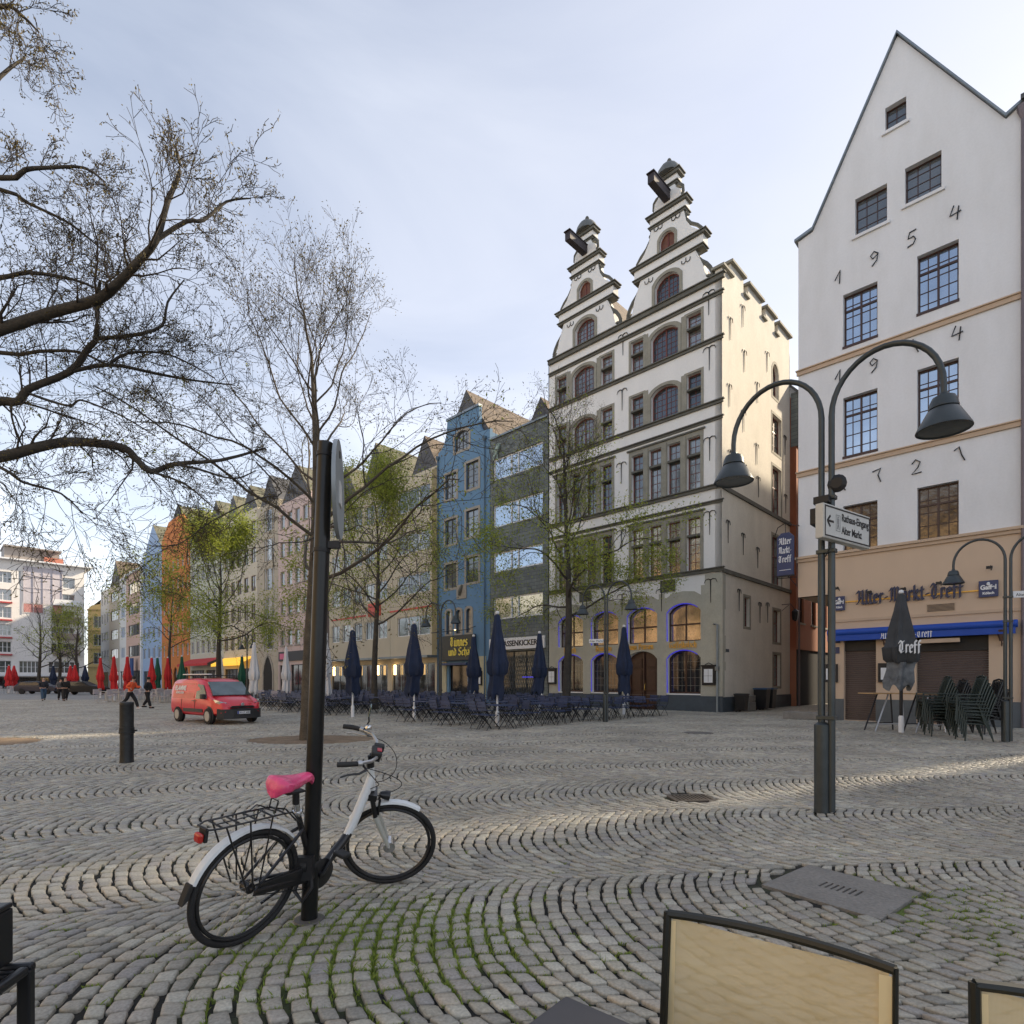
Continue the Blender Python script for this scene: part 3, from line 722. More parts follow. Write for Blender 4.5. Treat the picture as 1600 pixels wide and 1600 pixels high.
    course(6.84, .16, .1); course(10.86, .15, .1); course(10.12, .1, .06); course(14.12, .11, .06); course(14.9, .13, .09); course(17.95, .13, .09); course(20.1, .12, .08); course(20.84, .2, .16)
    for c in gc:
        def cc(z, hw, h=.12, out=.1): 
            m_ = MB(); m_.box(c - hw, c + hw, -out, .5, z - h / 2, z + h / 2); m_.box(c - hw - .06, c + hw + .06, -out - .06, .52, z + h / 2 + .001, z + h / 2 + .05); m_.build('cornice', M_trim, H, bevel=.006)
        cc(22.88, 1.97, .1, .06); cc(23.52, 2.12, .12, .12); cc(25.22, 1.02, .1, .05); cc(25.76, 1.14, .12, .12); cc(26.87, .58, .08, .04); cc(27.38, .72, .14, .12)
        # bell-shaped cap with finial
        MB().lathe([(.66, 27.5), (.64, 27.62), (.58, 27.82), (.44, 28.02), (.22, 28.18), (.09, 28.25), (.06, 28.3), (.12, 28.38), (.08, 28.47), (.0, 28.52)], (c, .22, 0), 14).build('gable_cap', mat('dull_lead', (.13, .135, .13), .6, .2, var=.2), H, smooth=True)
        # scrolls: swept stone bands ending in volutes
        for s in (-1, 1):
            def vol(cx_, cz_, r0, turns, start, sgn):
                out = []
                for i in range(22):
                    u = i / 21; a = start + sgn * u * turns * 2 * PI; out.append((cx_ + s * r0 * (1 - .8 * u) * math.cos(a), .1, cz_ + r0 * (1 - .8 * u) * math.sin(a)))
                return out
            A = [(1.52, 22.8), (1.6, 22.5), (1.82, 22.2), (2.08, 21.95), (2.28, 21.65), (2.4, 21.35)]
            pts = [(c + s * a, .1, z) for a, z in A] + vol(c + s * 2.2, 21.2, .22, 1.1, .6, -1)
            m_ = MB(); m_.tube(pts, .105, 6); m_.tube(vol(c + s * 1.62, 22.62, .17, 1.1, 1.6, 1), .06, 6); m_.build('scroll', M_trim, H, smooth=True)
            A = [(.94, 25.1), (1.0, 24.75), (1.25, 24.4), (1.6, 24.12), (1.82, 23.85), (1.86, 23.62)]
            m_ = MB(); m_.tube([(c + s * a, .1, z) for a, z in A], .085, 6); m_.tube(vol(c + s * 1.02, 24.98, .13, 1, 1.6, 1), .05, 5); m_.build('scroll', M_trim, H, smooth=True)
            A = [(.5, 26.75), (.66, 26.72), (.82, 26.55), (.84, 26.25), (.7, 26.02), (.58, 26.1), (.6, 26.3)]
            m_ = MB(); m_.tube([(c + s * a, .12, z) for a, z in A], .085, 6); m_.build('scroll', M_trim, H, smooth=True)
            # curled W anchors
            for (ax_, az_) in ((1.05, 22.55), (.5, 25.05)):
                m_ = MB(); m_.tube([(0, -.03, .16), (0, -.03, 0)], .02, 5)
                for q in (-1, 1): m_.tube([(0, -.03, .0), (q * .1, -.03, -.1), (q * .22, -.03, -.04), (q * .24, -.03, .1)], .02, 5)
                m_.build('wall_anchor', M_blackiron, H, loc=(c + s * ax_, 0, az_), smooth=True)
        # hoist beam
        m_ = MB(); m_.box(c - .18, c + .18, -1.6, .4, 26.15, 26.6); m_.box(c - .22, c + .22, -1.68, .5, 26.601, 26.65)
        m_.build('hoist_beam', mat('tarred_beam', (.028, .02, .024), .6, var=.3), H, bevel=.01)
        # roof behind each gable
    for c in gc:
        hw = 2.62; m_ = MB()
        zr, ze = 25.0, 20.7
        m_.add([(c, .5, zr), (c, D, zr), (c + hw, D, ze), (c + hw, .5, ze)], [(0, 1, 2, 3)]); m_.add([(c, .5, zr), (c, D, zr), (c - hw, D, ze), (c - hw, .5, ze)], [(0, 1, 2, 3)])
        m_.add([(c, D, zr), (c + hw, D, ze), (c - hw, D, ze)], [(0, 1, 2)])
        m_.build('roof', M_roof, H)
    # windows
    for (x0, x1, z0, z1, a, k) in wins:
        kd = k['kind']
        if kd == 'cross':
            w = window(H, x0, x1, z0, z1, M_redwood, fw=.05, nx=2, nz=6, y=.2, tr=.66, mull=[], bar=.024, glass=M_goldrefl_glass if z0 < 8 and x0 > 5 else M_glass)
            MB().box(x0 - .0, x1 + .0, -.04, .19, z0 + (z1 - z0) * .66 - .06, z0 + (z1 - z0) * .66 + .06).build('transom', M_trim, w, bevel=.01)
        elif kd == 'cross2':
            w = window(H, x0, x1, z0, z1, M_redwood, fw=.05, nx=2, nz=5, y=.2, tr=.56, mull=[], bar=.022)
            MB().box(x0 - .0, x1 + .0, -.05, .19, z0 + (z1 - z0) * .56 - .05, z0 + (z1 - z0) * .56 + .05).build('transom', M_trim, w, bevel=.01)
            m_ = MB(); oo = arch_outline(x0 - .13, x1 + .13, z0 - .02, z1 + .12); ii = arch_outline(x0, x1, z0, z1); m_.ring(oo, ii, -.03, .02); m_.build('surround', M_stone, w)
        elif kd == 'arch':
            w = window(H, x0, x1, z0, z1, M_redwood, fw=.06, nx=6, nz=6, y=.2, a=a, bar=.02)
            m_ = MB(); oo = arch_outline(x0 - .16, x1 + .16, z0 - .02, z1 + .16, a); ii = arch_outline(x0, x1, z0, z1, a); m_.ring(oo, ii, -.05, .02); m_.build('surround', M_stone, w)
        elif kd == 'shut':
            w = window(H, x0, x1, z0, z1, M_redwood, fw=.05, nx=2, nz=1, y=.12, a=a, glass=mat('brown_shutter', (.15, .055, .03), .6, var=.3))
            m_ = MB(); oo = arch_outline(x0 - .14, x1 + .14, z0 - .02, z1 + .14, a); ii = arch_outline(x0, x1, z0, z1, a); m_.ring(oo, ii, -.04, .02); m_.build('surround', M_stone, w)
        elif kd == 'up':
            window(H, x0, x1, z0, z1, M_darkwood, fw=.07, nx=2, nz=2, y=.3, a=a, tr=.45, glass=M_goldrefl_glass)
        elif kd == 'low':
            w = window(H, x0, x1, z0, z1, M_darkwood, fw=.08, nx=2, nz=1, y=.3, a=a, glass=M_dark_glass, bar=.02)
            m_ = MB()
            for q in range(1, 5): m_.box(x0 + .08, x1 - .08, .318, .325, z0 + q * .4, z0 + q * .4 + .012)
            for q in range(1, 8):
                if q != 4: m_.box(x0 + (x1 - x0) * q / 8 - .005, x0 + (x1 - x0) * q / 8 + .005, .319, .326, z0 + .1, z1 - .32)
            m_.build('leading', mat('lead_lattice', (.3, .28, .24), .5), w)
        else:   # double door
            d = MB(); d.add([(p[0], .3, p[1]) for p in arch_outline(x0, x1, z0, z1, a)], [tuple(range(13))])
            xm = (x0 + x1) / 2
            for s in (-1, 1):
                for (za, zb) in ((.25, .9), (1.0, 2.1), (2.2, 2.7)):
                    d.box(xm + s * .45 - .3, xm + s * .45 + .3, .25, .3, za, zb); d.box(xm + s * .45 - .24, xm + s * .45 + .24, .235, .25, za + .06, zb - .06)
                d.box(xm + s * .84 - .05, xm + s * .84 + .05, .22, .3, 0, 2.75)
            d.box(xm - .04, xm + .04, .2, .3, 0, 3.0)
            dd = d.build('door', M_darkwood, H, bevel=.008)
            h_ = MB(); h_.tube([(xm + .09, .2, 1.0), (xm + .09, .15, 1.05), (xm + .09, .15, 1.3), (xm + .09, .2, 1.35)], .015, 6); h_.build('handle', M_gold, dd, smooth=True)
    # continuous stone field round the mullioned windows
    for c in wc:
        for (zb, zt_) in ((6.93, 9.85), (10.93, 13.85)):
            xs = [c + (-1.5 + k) * 1.07 for k in range(4)]
            oo = [(xs[0] - .52, zb), (xs[3] + .52, zb), (xs[3] + .52, zt_), (xs[0] - .52, zt_)]
            m_ = MB(); panel(m_, oo, [arch_outline(x - .36, x + .36, zb + .05, zb + 2.69) for x in xs], -.03, .028)
            for i in range(3): m_.box(xs[i] + .40, xs[i + 1] - .40, -.07, -.031, zb + .001, zt_ - .1)
            m_.build('window_stonework', M_stone, H)
            m_ = MB(); m_.box(xs[0] - .62, xs[3] + .62, -.1, -.001, zt_ + .001, zt_ + .09); m_.build('hood_mould', M_trim, H, bevel=.006)
        for (zb, zt_) in ((14.98, 16.95), (18.02, 19.93)):
            m_ = MB()
            for s in (-1, 1): m_.box(c + s * 1.09 - .145, c + s * 1.09 + .145, -.025, -.001, zb, zt_ - .1)
            m_.build('window_stonework', M_stone, H)
    # blue neon tubes round the ground floor arches
    M_neon = emis('blue_neon', (.045, .04, .55), .32)
    for i, b_ in enumerate(bays):
        for (za, zb) in ((3.55, 5.42), (.9, 3.08)):
            if i == 1 and za < 1: continue
            ar = arch_outline(b_ - .93, b_ + .93, za, zb, .42)
            pts = [(p[0], .03, p[1] - .03) for p in ar[3:]]
            pts = [(p[0], p[1], p[2]) for p in pts] + [(b_ - .9, .03, za)]
            MB().tube(pts, .024, 6).build('neon_tube', M_neon, H, smooth=True)
    # gold lettering
    for b_, s_, w_ in ((bays[0], 'Gaffelkölsch', 1.5), (bays[1], 'zum Prinzen', 1.5), (bays[2], 'Brauhaus', 1.1), (bays[3], 'Kölsch', .9)):
        nib_text('lettering', s_, .2, M_gold, H, (b_, -.04, 3.18), depth=.03, nib=.2, width=w_)
    # carved tablets, downpipe, wall anchors
    for x in (X(2.85), X(8.1)):
        m_ = MB(); m_.box(x - .42, x + .42, -.05, -.001, 5.95 + .12, 6.68); m_.box(x - .34, x + .34, -.07, -.05, 6.15, 6.6); m_.tube([(x - .2, -.08, 6.25), (x, -.09, 6.45), (x + .22, -.08, 6.55)], .03, 5); m_.tube([(x - .22, -.08, 6.5), (x, -.09, 6.35), (x + .2, -.08, 6.22)], .025, 5)
        m_.build('carved_tablet', M_trim, H)
    for x, z in ((X(.55), 5.3), (X(3.2), 5.1), (X(5.6), 5.1), (X(8), 5.1), (X(.6), 8.6), (X(.6), 12.2), (X(.62), 16.6), (X(.65), 19.3), (X(5.65), 8.6), (X(5.65), 12.3), (X(5.6), 16.3), (X(5.55), 19.3)):
        o = MB(); anchor_T(o, 0, 0, 1.1, .33); o.build('wall_anchor', M_blackiron, H, loc=(x, 0, z), smooth=True)
    m_ = MB(); m_.tube([(W - .18, -.12, 0), (W - .18, -.12, 4.2), (W - .35, -.12, 4.25)], .055, 8); m_.box(W - .26, W - .1, -.2, -.06, 2.0, 2.2); m_.build('downpipe', M_zinc, H, smooth=True)
    # menu cases
    for x in (X(.62), .28):
        m_ = MB(); m_.box(x - .33, x + .33, -.14, -.023, 1.3, 2.2); m_.box(x - .37, x + .37, -.17, -.024, 2.201, 2.28); m_.tube([(x - .2, -.1, 2.28), (x, -.1, 2.38), (x + .2, -.1, 2.28)], .02, 6)
        c_ = m_.build('menu_case', M_blackiron, H, bevel=.01)
        m_ = MB(); m_.box(x - .22, x + .22, -.146, -.1405, 1.42, 2.08); m_.build('menu_sheet', mat('menu_paper', (.7, .72, .74), .5, var=.03), c_)
        m_ = MB(); m_.box(x - .006, x + .006, -.149, -.1465, 1.45, 2.05); m_.box(x - .2, x + .2, -.149, -.1465, 1.74, 1.752); m_.build('page_fold', M_blackiron, c_)
    # hanging lantern and plates on the alley side
    m_ = MB(); m_.tube([(7.9, -.02, 5.9), (7.9, -.5, 5.9), (7.9, -.7, 5.6)], .02, 5); m_.tube([(7.9, -.02, 5.55), (7.9, -.4, 5.85)], .015, 5)
    m_.lathe([(.05, 5.6), (.2, 5.45), (.16, 5.0), (.03, 4.9)], (7.9, -.75, 0), 6); m_.build('wall_lantern', M_blackiron, side)
    m_ = MB(); m_.box(.35, .75, -.02, -.001, 2.9, 3.05); m_.build('street_plate', M_plinth, side)
    return H
corner_house()

# ------------------------------------------------------------------ white gabled house with iron year numbers, tavern below
def tavern():
    O = (11.5, 22.9); P = Plane(*O)
    W, D, OV = 6.75, 26.0, 1.25  # unseen depth stretched back to keep sun off the lower alley flank
    T = thing('tavern_house', 'tall white gabled house with iron year numbers above a beige tavern front', 'house', P.loc(), P.rot)
    def wbox(pxl, pxr, pyt_r, pyb_r):        # window rectangle, heights read at its right edge
        x0, x1 = P.s_of(pxl), P.s_of(pxr); return x0, x1, P.z(pxr, pyb_r), P.z(pxr, pyt_r)
    wl_ = [(1383, 1416, 150, 188), (1414, 1471, 234, 294), (1336, 1386, 286, 346), (1433, 1498, 373, 471), (1317, 1371, 439, 527), (1433, 1498, 558, 668), (1317.5, 1371, 606, 705), (1436, 1499, 750, 853), (1318, 1372, 781, 872)]
    rects = [wbox(*w) for w in wl_]
    print('tavern rects', [[round(v, 2) for v in r] for r in rects])
    # regularise the two columns
    xa = (rects[4][0] + rects[6][0]) / 2, (rects[4][1] + rects[6][1]) / 2
    xb = (rects[3][0] + rects[5][0]) / 2, (rects[3][1] + rects[5][1]) / 2
    for i in (4, 6, 8): rects[i] = (xa[0], xa[1], rects[i][2], rects[i][3])
    for i in (3, 5, 7): rects[i] = (xb[0], xb[1], rects[i][2], rects[i][3])
    zl = P.z(1248, 378); ap = P.at(1402, 56); zr = P.at(1572, 186); k1 = P.at(1270, 362)
    zband = 6.35
    outline = [(0, zband), (W, zband), (W, zr[1] + .25), (zr[0], zr[1]), ap, (k1[0], k1[1]), (0, zl)]
    mb = MB(); panel(mb, outline, [arch_outline(*r) for r in rects], 0, .4)
    mb.add([(0, 0, zband), (0, D, zband), (0, D, zl), (0, 0, zl)], [(0, 1, 2, 3)]); mb.add([(W, 0, 0), (W, D, 0), (W, D, zl), (W, 0, zl)], [(0, 1, 2, 3)])
    mb.add([(0, D, 0), (W, D, 0), (W, D, zl), (ap[0], D, ap[1]), (0, D, zl)], [(0, 1, 2, 3, 4)])
    mb.build('wall', M_white, T)
    for i, r in enumerate(rects):
        if i < 3: window(T, *r, M_darkwood, fw=.05, nx=3 if i else 2, nz=4 if i else 2, y=.2, mull=[], bar=.028, sill=(M_white, .08), glass=M_glass)
        else:
            w = window(T, *r, M_darkwood, fw=.06, nx=4, nz=5, y=.2, tr=.72, bar=.03, glass=M_sky_glass if i < 7 else M_tav_glass)
            if i < 7: MB().box(r[0] - .02, r[1] + .02, -.02, .12, r[2] + .0, r[2] + .1).build('window_guard', M_darkwood, w)
    # roof with thin verge
    m_ = MB()
    def edge(a, b_, mi=0):
        m_.add([(a[0], -.12, a[1]), (b_[0], -.12, b_[1]), (b_[0], D, b_[1]), (a[0], D, a[1]), (a[0], -.12, a[1] + .1), (b_[0], -.12, b_[1] + .1), (b_[0], D, b_[1] + .1), (a[0], D, a[1] + .1)], [(0, 3, 2, 1), (4, 5, 6, 7), (0, 1, 5, 4), (2, 3, 7, 6), (1, 2, 6, 5), (3, 0, 4, 7)])
    edge((ap[0], ap[1] + .03), (k1[0], k1[1] + .03)); edge((k1[0], k1[1] + .031), (-.12, zl - .0)); edge((zr[0], zr[1] + .03), (ap[0], ap[1] + .031))
    edge((W + .1, zr[1] + .28), (zr[0], zr[1] + .032))
    m_.build('roof', M_zinc, T)
    # string courses
    for z in (14.0, 10.15):
        pass
    zs = [P.z(1245.3 + 4, 584), P.z(1250, 742.5)]
    print('string z', zs)
    for z in zs:
        m_ = MB(); m_.box(-.05, W, -.07, -.001, z - .1, z + .06); m_.box(-.08, W, -.12, -.001, z + .061, z + .11); m_.build('string_course', M_beigetrim, T, bevel=.008)
    # iron numerals (wall anchors) : strokes in unit boxes
    DG = {'1': [[(.15, .35), (.55, .95), (.5, 0)]], '9': [[(.75, .75), (.45, 1), (.2, .75), (.35, .5), (.75, .72), (.65, .3), (.3, 0)]], '5': [[(.8, 1), (.35, .95), (.25, .55), (.6, .6), (.75, .35), (.6, .08), (.2, 0)]],
          '4': [[(.4, 1), (.15, .4), (.85, .5)], [(.7, .85), (.6, 0)]], '7': [[(.15, .8), (.75, .95), (.55, .5), (.75, .0)]], '2': [[(.2, .75), (.45, 1), (.75, .8), (.6, .45), (.2, .05), (.85, .1)]],
          'l': [[(.15, .75), (.45, .95), (.6, .4), (.8, 0)]]}
    nums = [('1', 1312, 433), ('9', 1367, 404), ('5', 1425, 373), ('4', 1493, 333), ('1', 1312, 588), ('9', 1366, 571), ('l', 1428, 541), ('4', 1496, 521), ('l', 1315, 757), ('7', 1371, 743), ('2', 1432, 730), ('l', 1500, 709)]
    for d_, px, py in nums:
        x, z = P.at(px, py); h = .52; m_ = MB()
        for st in DG[d_]: m_.tube([((p[0] - .5) * h * .85, -.035, (p[1] - .5) * h) for p in st], .021, 5)
        m_.build('iron_numeral', M_blackiron, T, loc=(x, 0, z), smooth=True)
    # ---- tavern ground floor: beige, jettied over the alley
    D0 = OV
    op1 = (P.s_of(1319), P.s_of(1369)); op2 = (P.s_of(1432), P.s_of(1545)); zt = P.z(1369, 995)
    print('openings', op1, op2, zt)
    holes = [[(op1[0], .02), (op1[1], .02), (op1[1], zt), (op1[0], zt)], [(op2[0], .02), (op2[1], .02), (op2[1], zt), (op2[0], zt)]]
    zj = 4.85
    outline = [(D0, 0), (W, 0), (W, zband), (-.0, zband), (-.0, zj), (D0, zj)]
    mb = MB(); panel(mb, outline, holes, -.03, .35); mb.add([(D0, -.03, 0), (D0, D, 0), (D0, D, zj), (D0, -.03, zj)], [(0, 1, 2, 3)])
    mb.add([(0, -.03, zj), (D0, -.03, zj), (D0, D, zj), (0, D, zj)], [(0, 1, 2, 3)]); mb.add([(0, -.03, zj), (0, D, zj), (0, D, zband), (0, -.03, zband)], [(0, 1, 2, 3)])
    mb.build('tavern_front', M_beige, T)
    m_ = MB(); m_.box(-.1, W, -.16, -.001, zband - .0, zband + .1); m_.box(-.06, W, -.1, -.031, zband - .12, zband - .001); m_.build('string_course', M_beigetrim, T, bevel=.01)
    m_ = MB(); m_.box(D0 - .0, W, -.075, -.031, zt + .62, zt + .72); m_.build('ledge', M_beigetrim, T)
    M_base = mat('grey_slate_base', (.10, .11, .115), .7, var=.15)
    for a, b_ in ((D0 - .02, op1[0] - .0), (op1[1], op2[0]), (op2[1], W)): MB().box(a, b_, -.08, -.031, 0, .82).build('plinth', M_base, T)
    M_shut = mat('brown_roller_shutter', (.075, .048, .038), .55, var=.2)
    for (a, b_), zs_ in ((op1, zt - .5), (op2, zt - .6)):
        m_ = MB(); z = .03
        while z < zs_: m_.prism([(a, 0), (b_, 0), (b_, .07), (a, .07)], .18, .2); m_.v[-8:] = [(v[0], v[1] - (.012 if v[2] < .03 else 0), v[2] + z) for v in m_.v[-8:]]; z += .078
        s_ = m_.build('roller_shutter', M_shut, T)
        MB().box(a, b_, .12, .2, zs_ + .01, zt - .001).build('shutter_box', M_blackiron, s_)
    # awning, folded, with white lettering
    x0, x1 = D0 - .1, P.s_of(1588) - .0
    M_awn = mat('royal_blue_cloth', (.008, .06, .36), .6, var=.08)
    zA = zt - .12
    m_ = MB(); m_.box(x0, x1, -.34, -.032, zA + .2, zA + .44); m_.box(x0, x1, -.36, -.33, zA - .0, zA + .25); m_.tube([(x0, -.3, zA + .32), (x1 + .05, -.3, zA + .32)], .13, 10)
    aw = m_.build('awning', M_awn, T, smooth=True, bevel=.01)
    nib_text('awning_lettering', 'Alter-Markt-Treff', .17, M_whiteframe, aw, ((P.s_of(1386) + P.s_of(1452)) / 2, -.362, zA + .02), depth=.006, nib=.22, width=1.55)
    # big lettering on a gilded rail
    M_letter = mat('dark_blue_letters', (.018, .025, .07), .45, var=.1)
    xl, zl1 = P.at(1336, 948); xr, zr1 = P.at(1510, 932)
    zb_ = (zl1 + zr1) / 2 + .04; print('letters', xl, xr, zl1, zr1)
    nib_text('lettering', 'Alter-Markt-Treff', .34, M_letter, T, ((xl + xr) / 2, -.08, zb_), depth=.06, nib=.26, width=xr - xl - .1)
    MB().box(D0 + .1, W - .75, -.075, -.05, zb_ + .12, zb_ + .16).build('sign_rail', M_gold, T)
    M_sgn = mat('dark_blue_sign', (.02, .035, .11), .4, var=.05)
    for px, py, w_ in ((1545, 920, .5), (1313, 943, .36)):
        x, z = P.at(px, py); m_ = MB(); m_.box(x - w_ / 2, x + w_ / 2, -.14, -.09, z - .28, z + .26); s_ = m_.build('brewery_sign', M_sgn, T, bevel=.01)
        put_text('lettering', 'Gaffel', .15, M_whiteframe, s_, (x, -.145, z - .03), depth=.006, bold=.008, sx=.85 * w_ / .5)
        put_text('lettering', 'Kölsch', .08, M_whiteframe, s_, (x, -.145, z - .19), depth=.006, bold=.004, sx=w_ / .5)
        m_ = MB(); m_.lathe([(.04, 0), (.045, .07), (.02, .1)], (x, -.15, z + .1), 8); m_.build('emblem', M_whiteframe, s_)
    for px, py in ((1357, 922), (1410, 917), (1465, 908), (1543, 898), (1306, 930)):
        x, z = P.at(px + 6, py - (8 if px in (1543, 1306) else -6)); m_ = MB(); m_.tube([(x, -.04, z - .02), (x, -.12, z + .06), (x, -.25, z + .1), (x - .02, -.36, z + .02)], .014, 6)
        m_.box(x - .1, x + .06, -.46, -.34, z - .02, z + .06); m_.build('sign_light', M_blackiron, T, smooth=True)
    x0_, z_ = P.at(1447, 950); x1_, _ = P.at(1494, 950)
    m_ = MB(); m_.box(x0_, x1_, -.04, -.031, z_ - .18, z_ + .13); v_ = m_.build('vent', M_beigetrim, T)
    m_ = MB()
    for k in range(6): m_.box(x0_ + .04, x1_ - .04, -.052, -.041, z_ - .14 + k * .042, z_ - .12 + k * .042)
    m_.build('louvres', M_blackiron, v_)
    # heater under the awning, menu cases, lanterns, plates, downpipe
    x, z = P.at(1470, 998); m_ = MB(); m_.box(x - .55, x + .55, -.3, -.2, zt - .32, zt - .18); m_.build('heater', M_beigetrim, T, bevel=.01)
    for px in (1299, 1385):
        x, z = P.at(px, 1052); m_ = MB(); m_.box(x - .24, x + .24, -.13, -.032, 1.45, 2.15); c_ = m_.build('menu_case', M_blackiron, T, bevel=.01)
        MB().box(x - .15, x + .15, -.135, -.131, 1.55, 1.98).build('menu_sheet', MATS['menu_paper'], c_)
    for px in (1383, 1566):
        x, z = P.at(px, 1000); m_ = MB(); m_.tube([(x, -.03, z - .1), (x, -.2, z - .2), (x, -.25, z + .0)], .02, 5); m_.lathe([(.05, -.05), (.13, .25), (.15, .3), (.04, .4), (.02, .46)], (x, -.25, z), 6)
        m_.build('wall_lantern', mat('copper_brown', (.10, .06, .045), .5, .4), T)
    m_ = MB(); m_.box(D0 + .06, D0 + .26, -.05, -.031, 2.95, 3.15); m_.box(D0 + .08, D0 + .24, -.052, -.032, 2.55, 2.8); m_.build('house_plates', M_sgn, T)
    m_ = MB(); m_.tube([(W - .02, -.1, 0.0), (W - .02, -.1, P.z(1595, 190))], .05, 8); m_.lathe([(.05, 0), (.14, .25), (.16, .4)], (W - .02, -.1, P.z(1595, 190)), 8); m_.build('downpipe', mat('pinkish_zinc', (.16, .13, .14), .5, .4), T, smooth=True)
    # hanging sign over the alley corner
    S = thing('hanging_sign', 'blue hanging tavern sign on an iron bracket at the corner over the alley', 'sign', (T.location.x - .0, T.location.y, 0), P.rot + PI / 2 - math.radians(90))
    x, zt_ = P.at(1250, 833); zb2 = P.z(1250, 898)
    m_ = MB(); m_.box(-.72, -.08, -.32, -.22, zb2, zt_ - .12); m_.prism([(-.72, zt_ - .12), (-.08, zt_ - .12), (-.25, zt_ + .04), (-.55, zt_ + .04)], -.32, -.22)
    b_ = m_.build('sign_board', M_sgn, S, bevel=.01)
    m_ = MB(); m_.box(-.74, -.06, -.33, -.21, zb2 - .05, zb2 - .005); m_.tube([(-.0, -.27, zt_ + .25), (-.4, -.27, zt_ + .45), (-.7, -.27, zt_ + .3), (-.8, -.27, zt_)], .018, 6); m_.tube([(-.4, -.27, zt_ + .04), (-.4, -.27, zt_ + .42)], .012, 5)
    m_.tube([(-.72, -.27, zb2 - .1), (.05, -.27, zb2 - .12)], .018, 6); m_.tube([(-.3, -.27, zb2 - .05), (.0, -.27, zb2 - .45)], .016, 6); m_.tube([(.03, -.27, zb2 - .5), (.03, -.27, zt_ + .3), (.03, 0, zt_ + .3)], .016, 6)
    m_.build('bracket', M_blackiron, S)
    for q, s_ in enumerate(('Alter', 'Markt-', 'Treff')):
        nib_text('lettering', s_, .17, M_whiteframe, S, (-.4, -.325, zt_ - .42 - q * .36), depth=.006, nib=.24, width=.5)
    MB().box(-.62, -.18, -.326, -.321, zb2 + .2, zb2 + .22).build('sign_line', M_whiteframe, S)
    # neighbour on the far right; unseen houses beyond it added to shape sun streaks
    Pn = Plane(*[T.location.x + AX[0] * (W + .02), T.location.y + AX[1] * (W + .02)])
    M_pinkp = mat('pink_plaster', (.5, .40, .37), .9, var=.05)
    for s0, w_, lab in ((6.78, 3.5, 'narrow strip of pinkish house beyond the tavern at the right edge'), (12.55, 2.65, 'unseen house added right of the tavern to narrow the sun gap'), (18.3, 24.0, 'long unseen house added at the right to shade the foreground')):
        N = thing('neighbour_house', lab, 'house', (T.location.x + AX[0] * s0, T.location.y + AX[1] * s0, 0), P.rot)
        wn_ = [(.6 + k * 2.2, 1.7 + k * 2.2, z, z + 1.6) for k in range(int((w_ - .8) / 2.2) + (1 if w_ < 5 else 0)) for z in (4.5, 8, 11.5, 15) if 1.7 + k * 2.2 < w_ - .2]
        mb = MB(); panel(mb, [(0, 0), (w_, 0), (w_, 20), (0, 20)], [arch_outline(*q) for q in wn_], .02, .3); shell(w_, 6, 20, mb); mb.build('wall', M_pinkp, N)
        for q in wn_: window(N, *q, M_whiteframe, y=.12)
        MB().add([(-.1, -.3, 19.9), (w_, -.3, 19.9), (w_, 3, 22), (-.1, 3, 22), (-.1, -.3, 20.05), (w_, -.3, 20.05), (w_, 3, 22.2), (-.1, 3, 22.2)], [(0, 1, 2, 3), (4, 5, 6, 7), (0, 1, 5, 4), (3, 0, 4, 7)]).build('roof', M_roofdark, N)
    return T
tavern()

# orange house down the alley
def alley_house():
    # stands at the end of the corner house's flank
    o = Vector((CX, CY)) + Vector((.698, .716)) * 9.35
    H = thing('orange_house', 'orange plastered house with shuttered windows squeezed into the alley', 'house', (o.x + .716 * .35, o.y - .698 * .35, 0), math.atan2(.716, .698))
    W = 9.5; holes = []
    for k in range(4):
        for (a, b_) in ((5.0, 7.2), (8.6, 10.6), (11.8, 13.8)): holes.append((.45 + k * 2.3, 1.35 + k * 2.3, a, b_))
    mb = MB(); panel(mb, [(0, 3.4), (W, 3.4), (W, 15.4), (0, 15.4)], [arch_outline(*h) for h in holes], 0, .3); mb.add([(0, 0, 0), (0, 6, 0), (0, 6, 18.4), (0, 0, 18.4)], [(0, 1, 2, 3)])
    MB().box(-.02, W, -.08, .3, 15.41, 18.6).build('slate_attic', M_slate, H)
    mb.build('wall', mat('orange_render', (.36, .15, .085), .9, var=.1, vs=.6, streak=.5), H)
    for h in holes: window(H, *h, M_darkwood, fw=.09, nx=2, nz=3, y=.12, glass=M_dark_glass, sill=(M_stone, .08))
    mb = MB(); mb.box(.01, W, .1, .3, 0, 3.39); 
    mb.build('dark_shopfront', mat('dark_timber_front', (.018, .018, .02), .9, spec=.2), H)
    mb = MB(); mb.add([(-.1, -.35, 18.2), (W, -.35, 18.2), (W, 3, 22), (-.1, 3, 22), (-.1, -.35, 18.4), (W, -.35, 18.4), (W, 3, 22.2), (-.1, 3, 22.2)], [(0, 1, 2, 3), (4, 5, 6, 7), (0, 1, 5, 4), (3, 0, 4, 7)]); mb.build('roof', M_roofdark, H)
    mb = MB(); mb.tube([(.12, -.12, 0), (.12, -.12, 18.2)], .06, 8); mb.build('downpipe', mat('pinkish_zinc', (.16, .13, .14)), H)
alley_house()
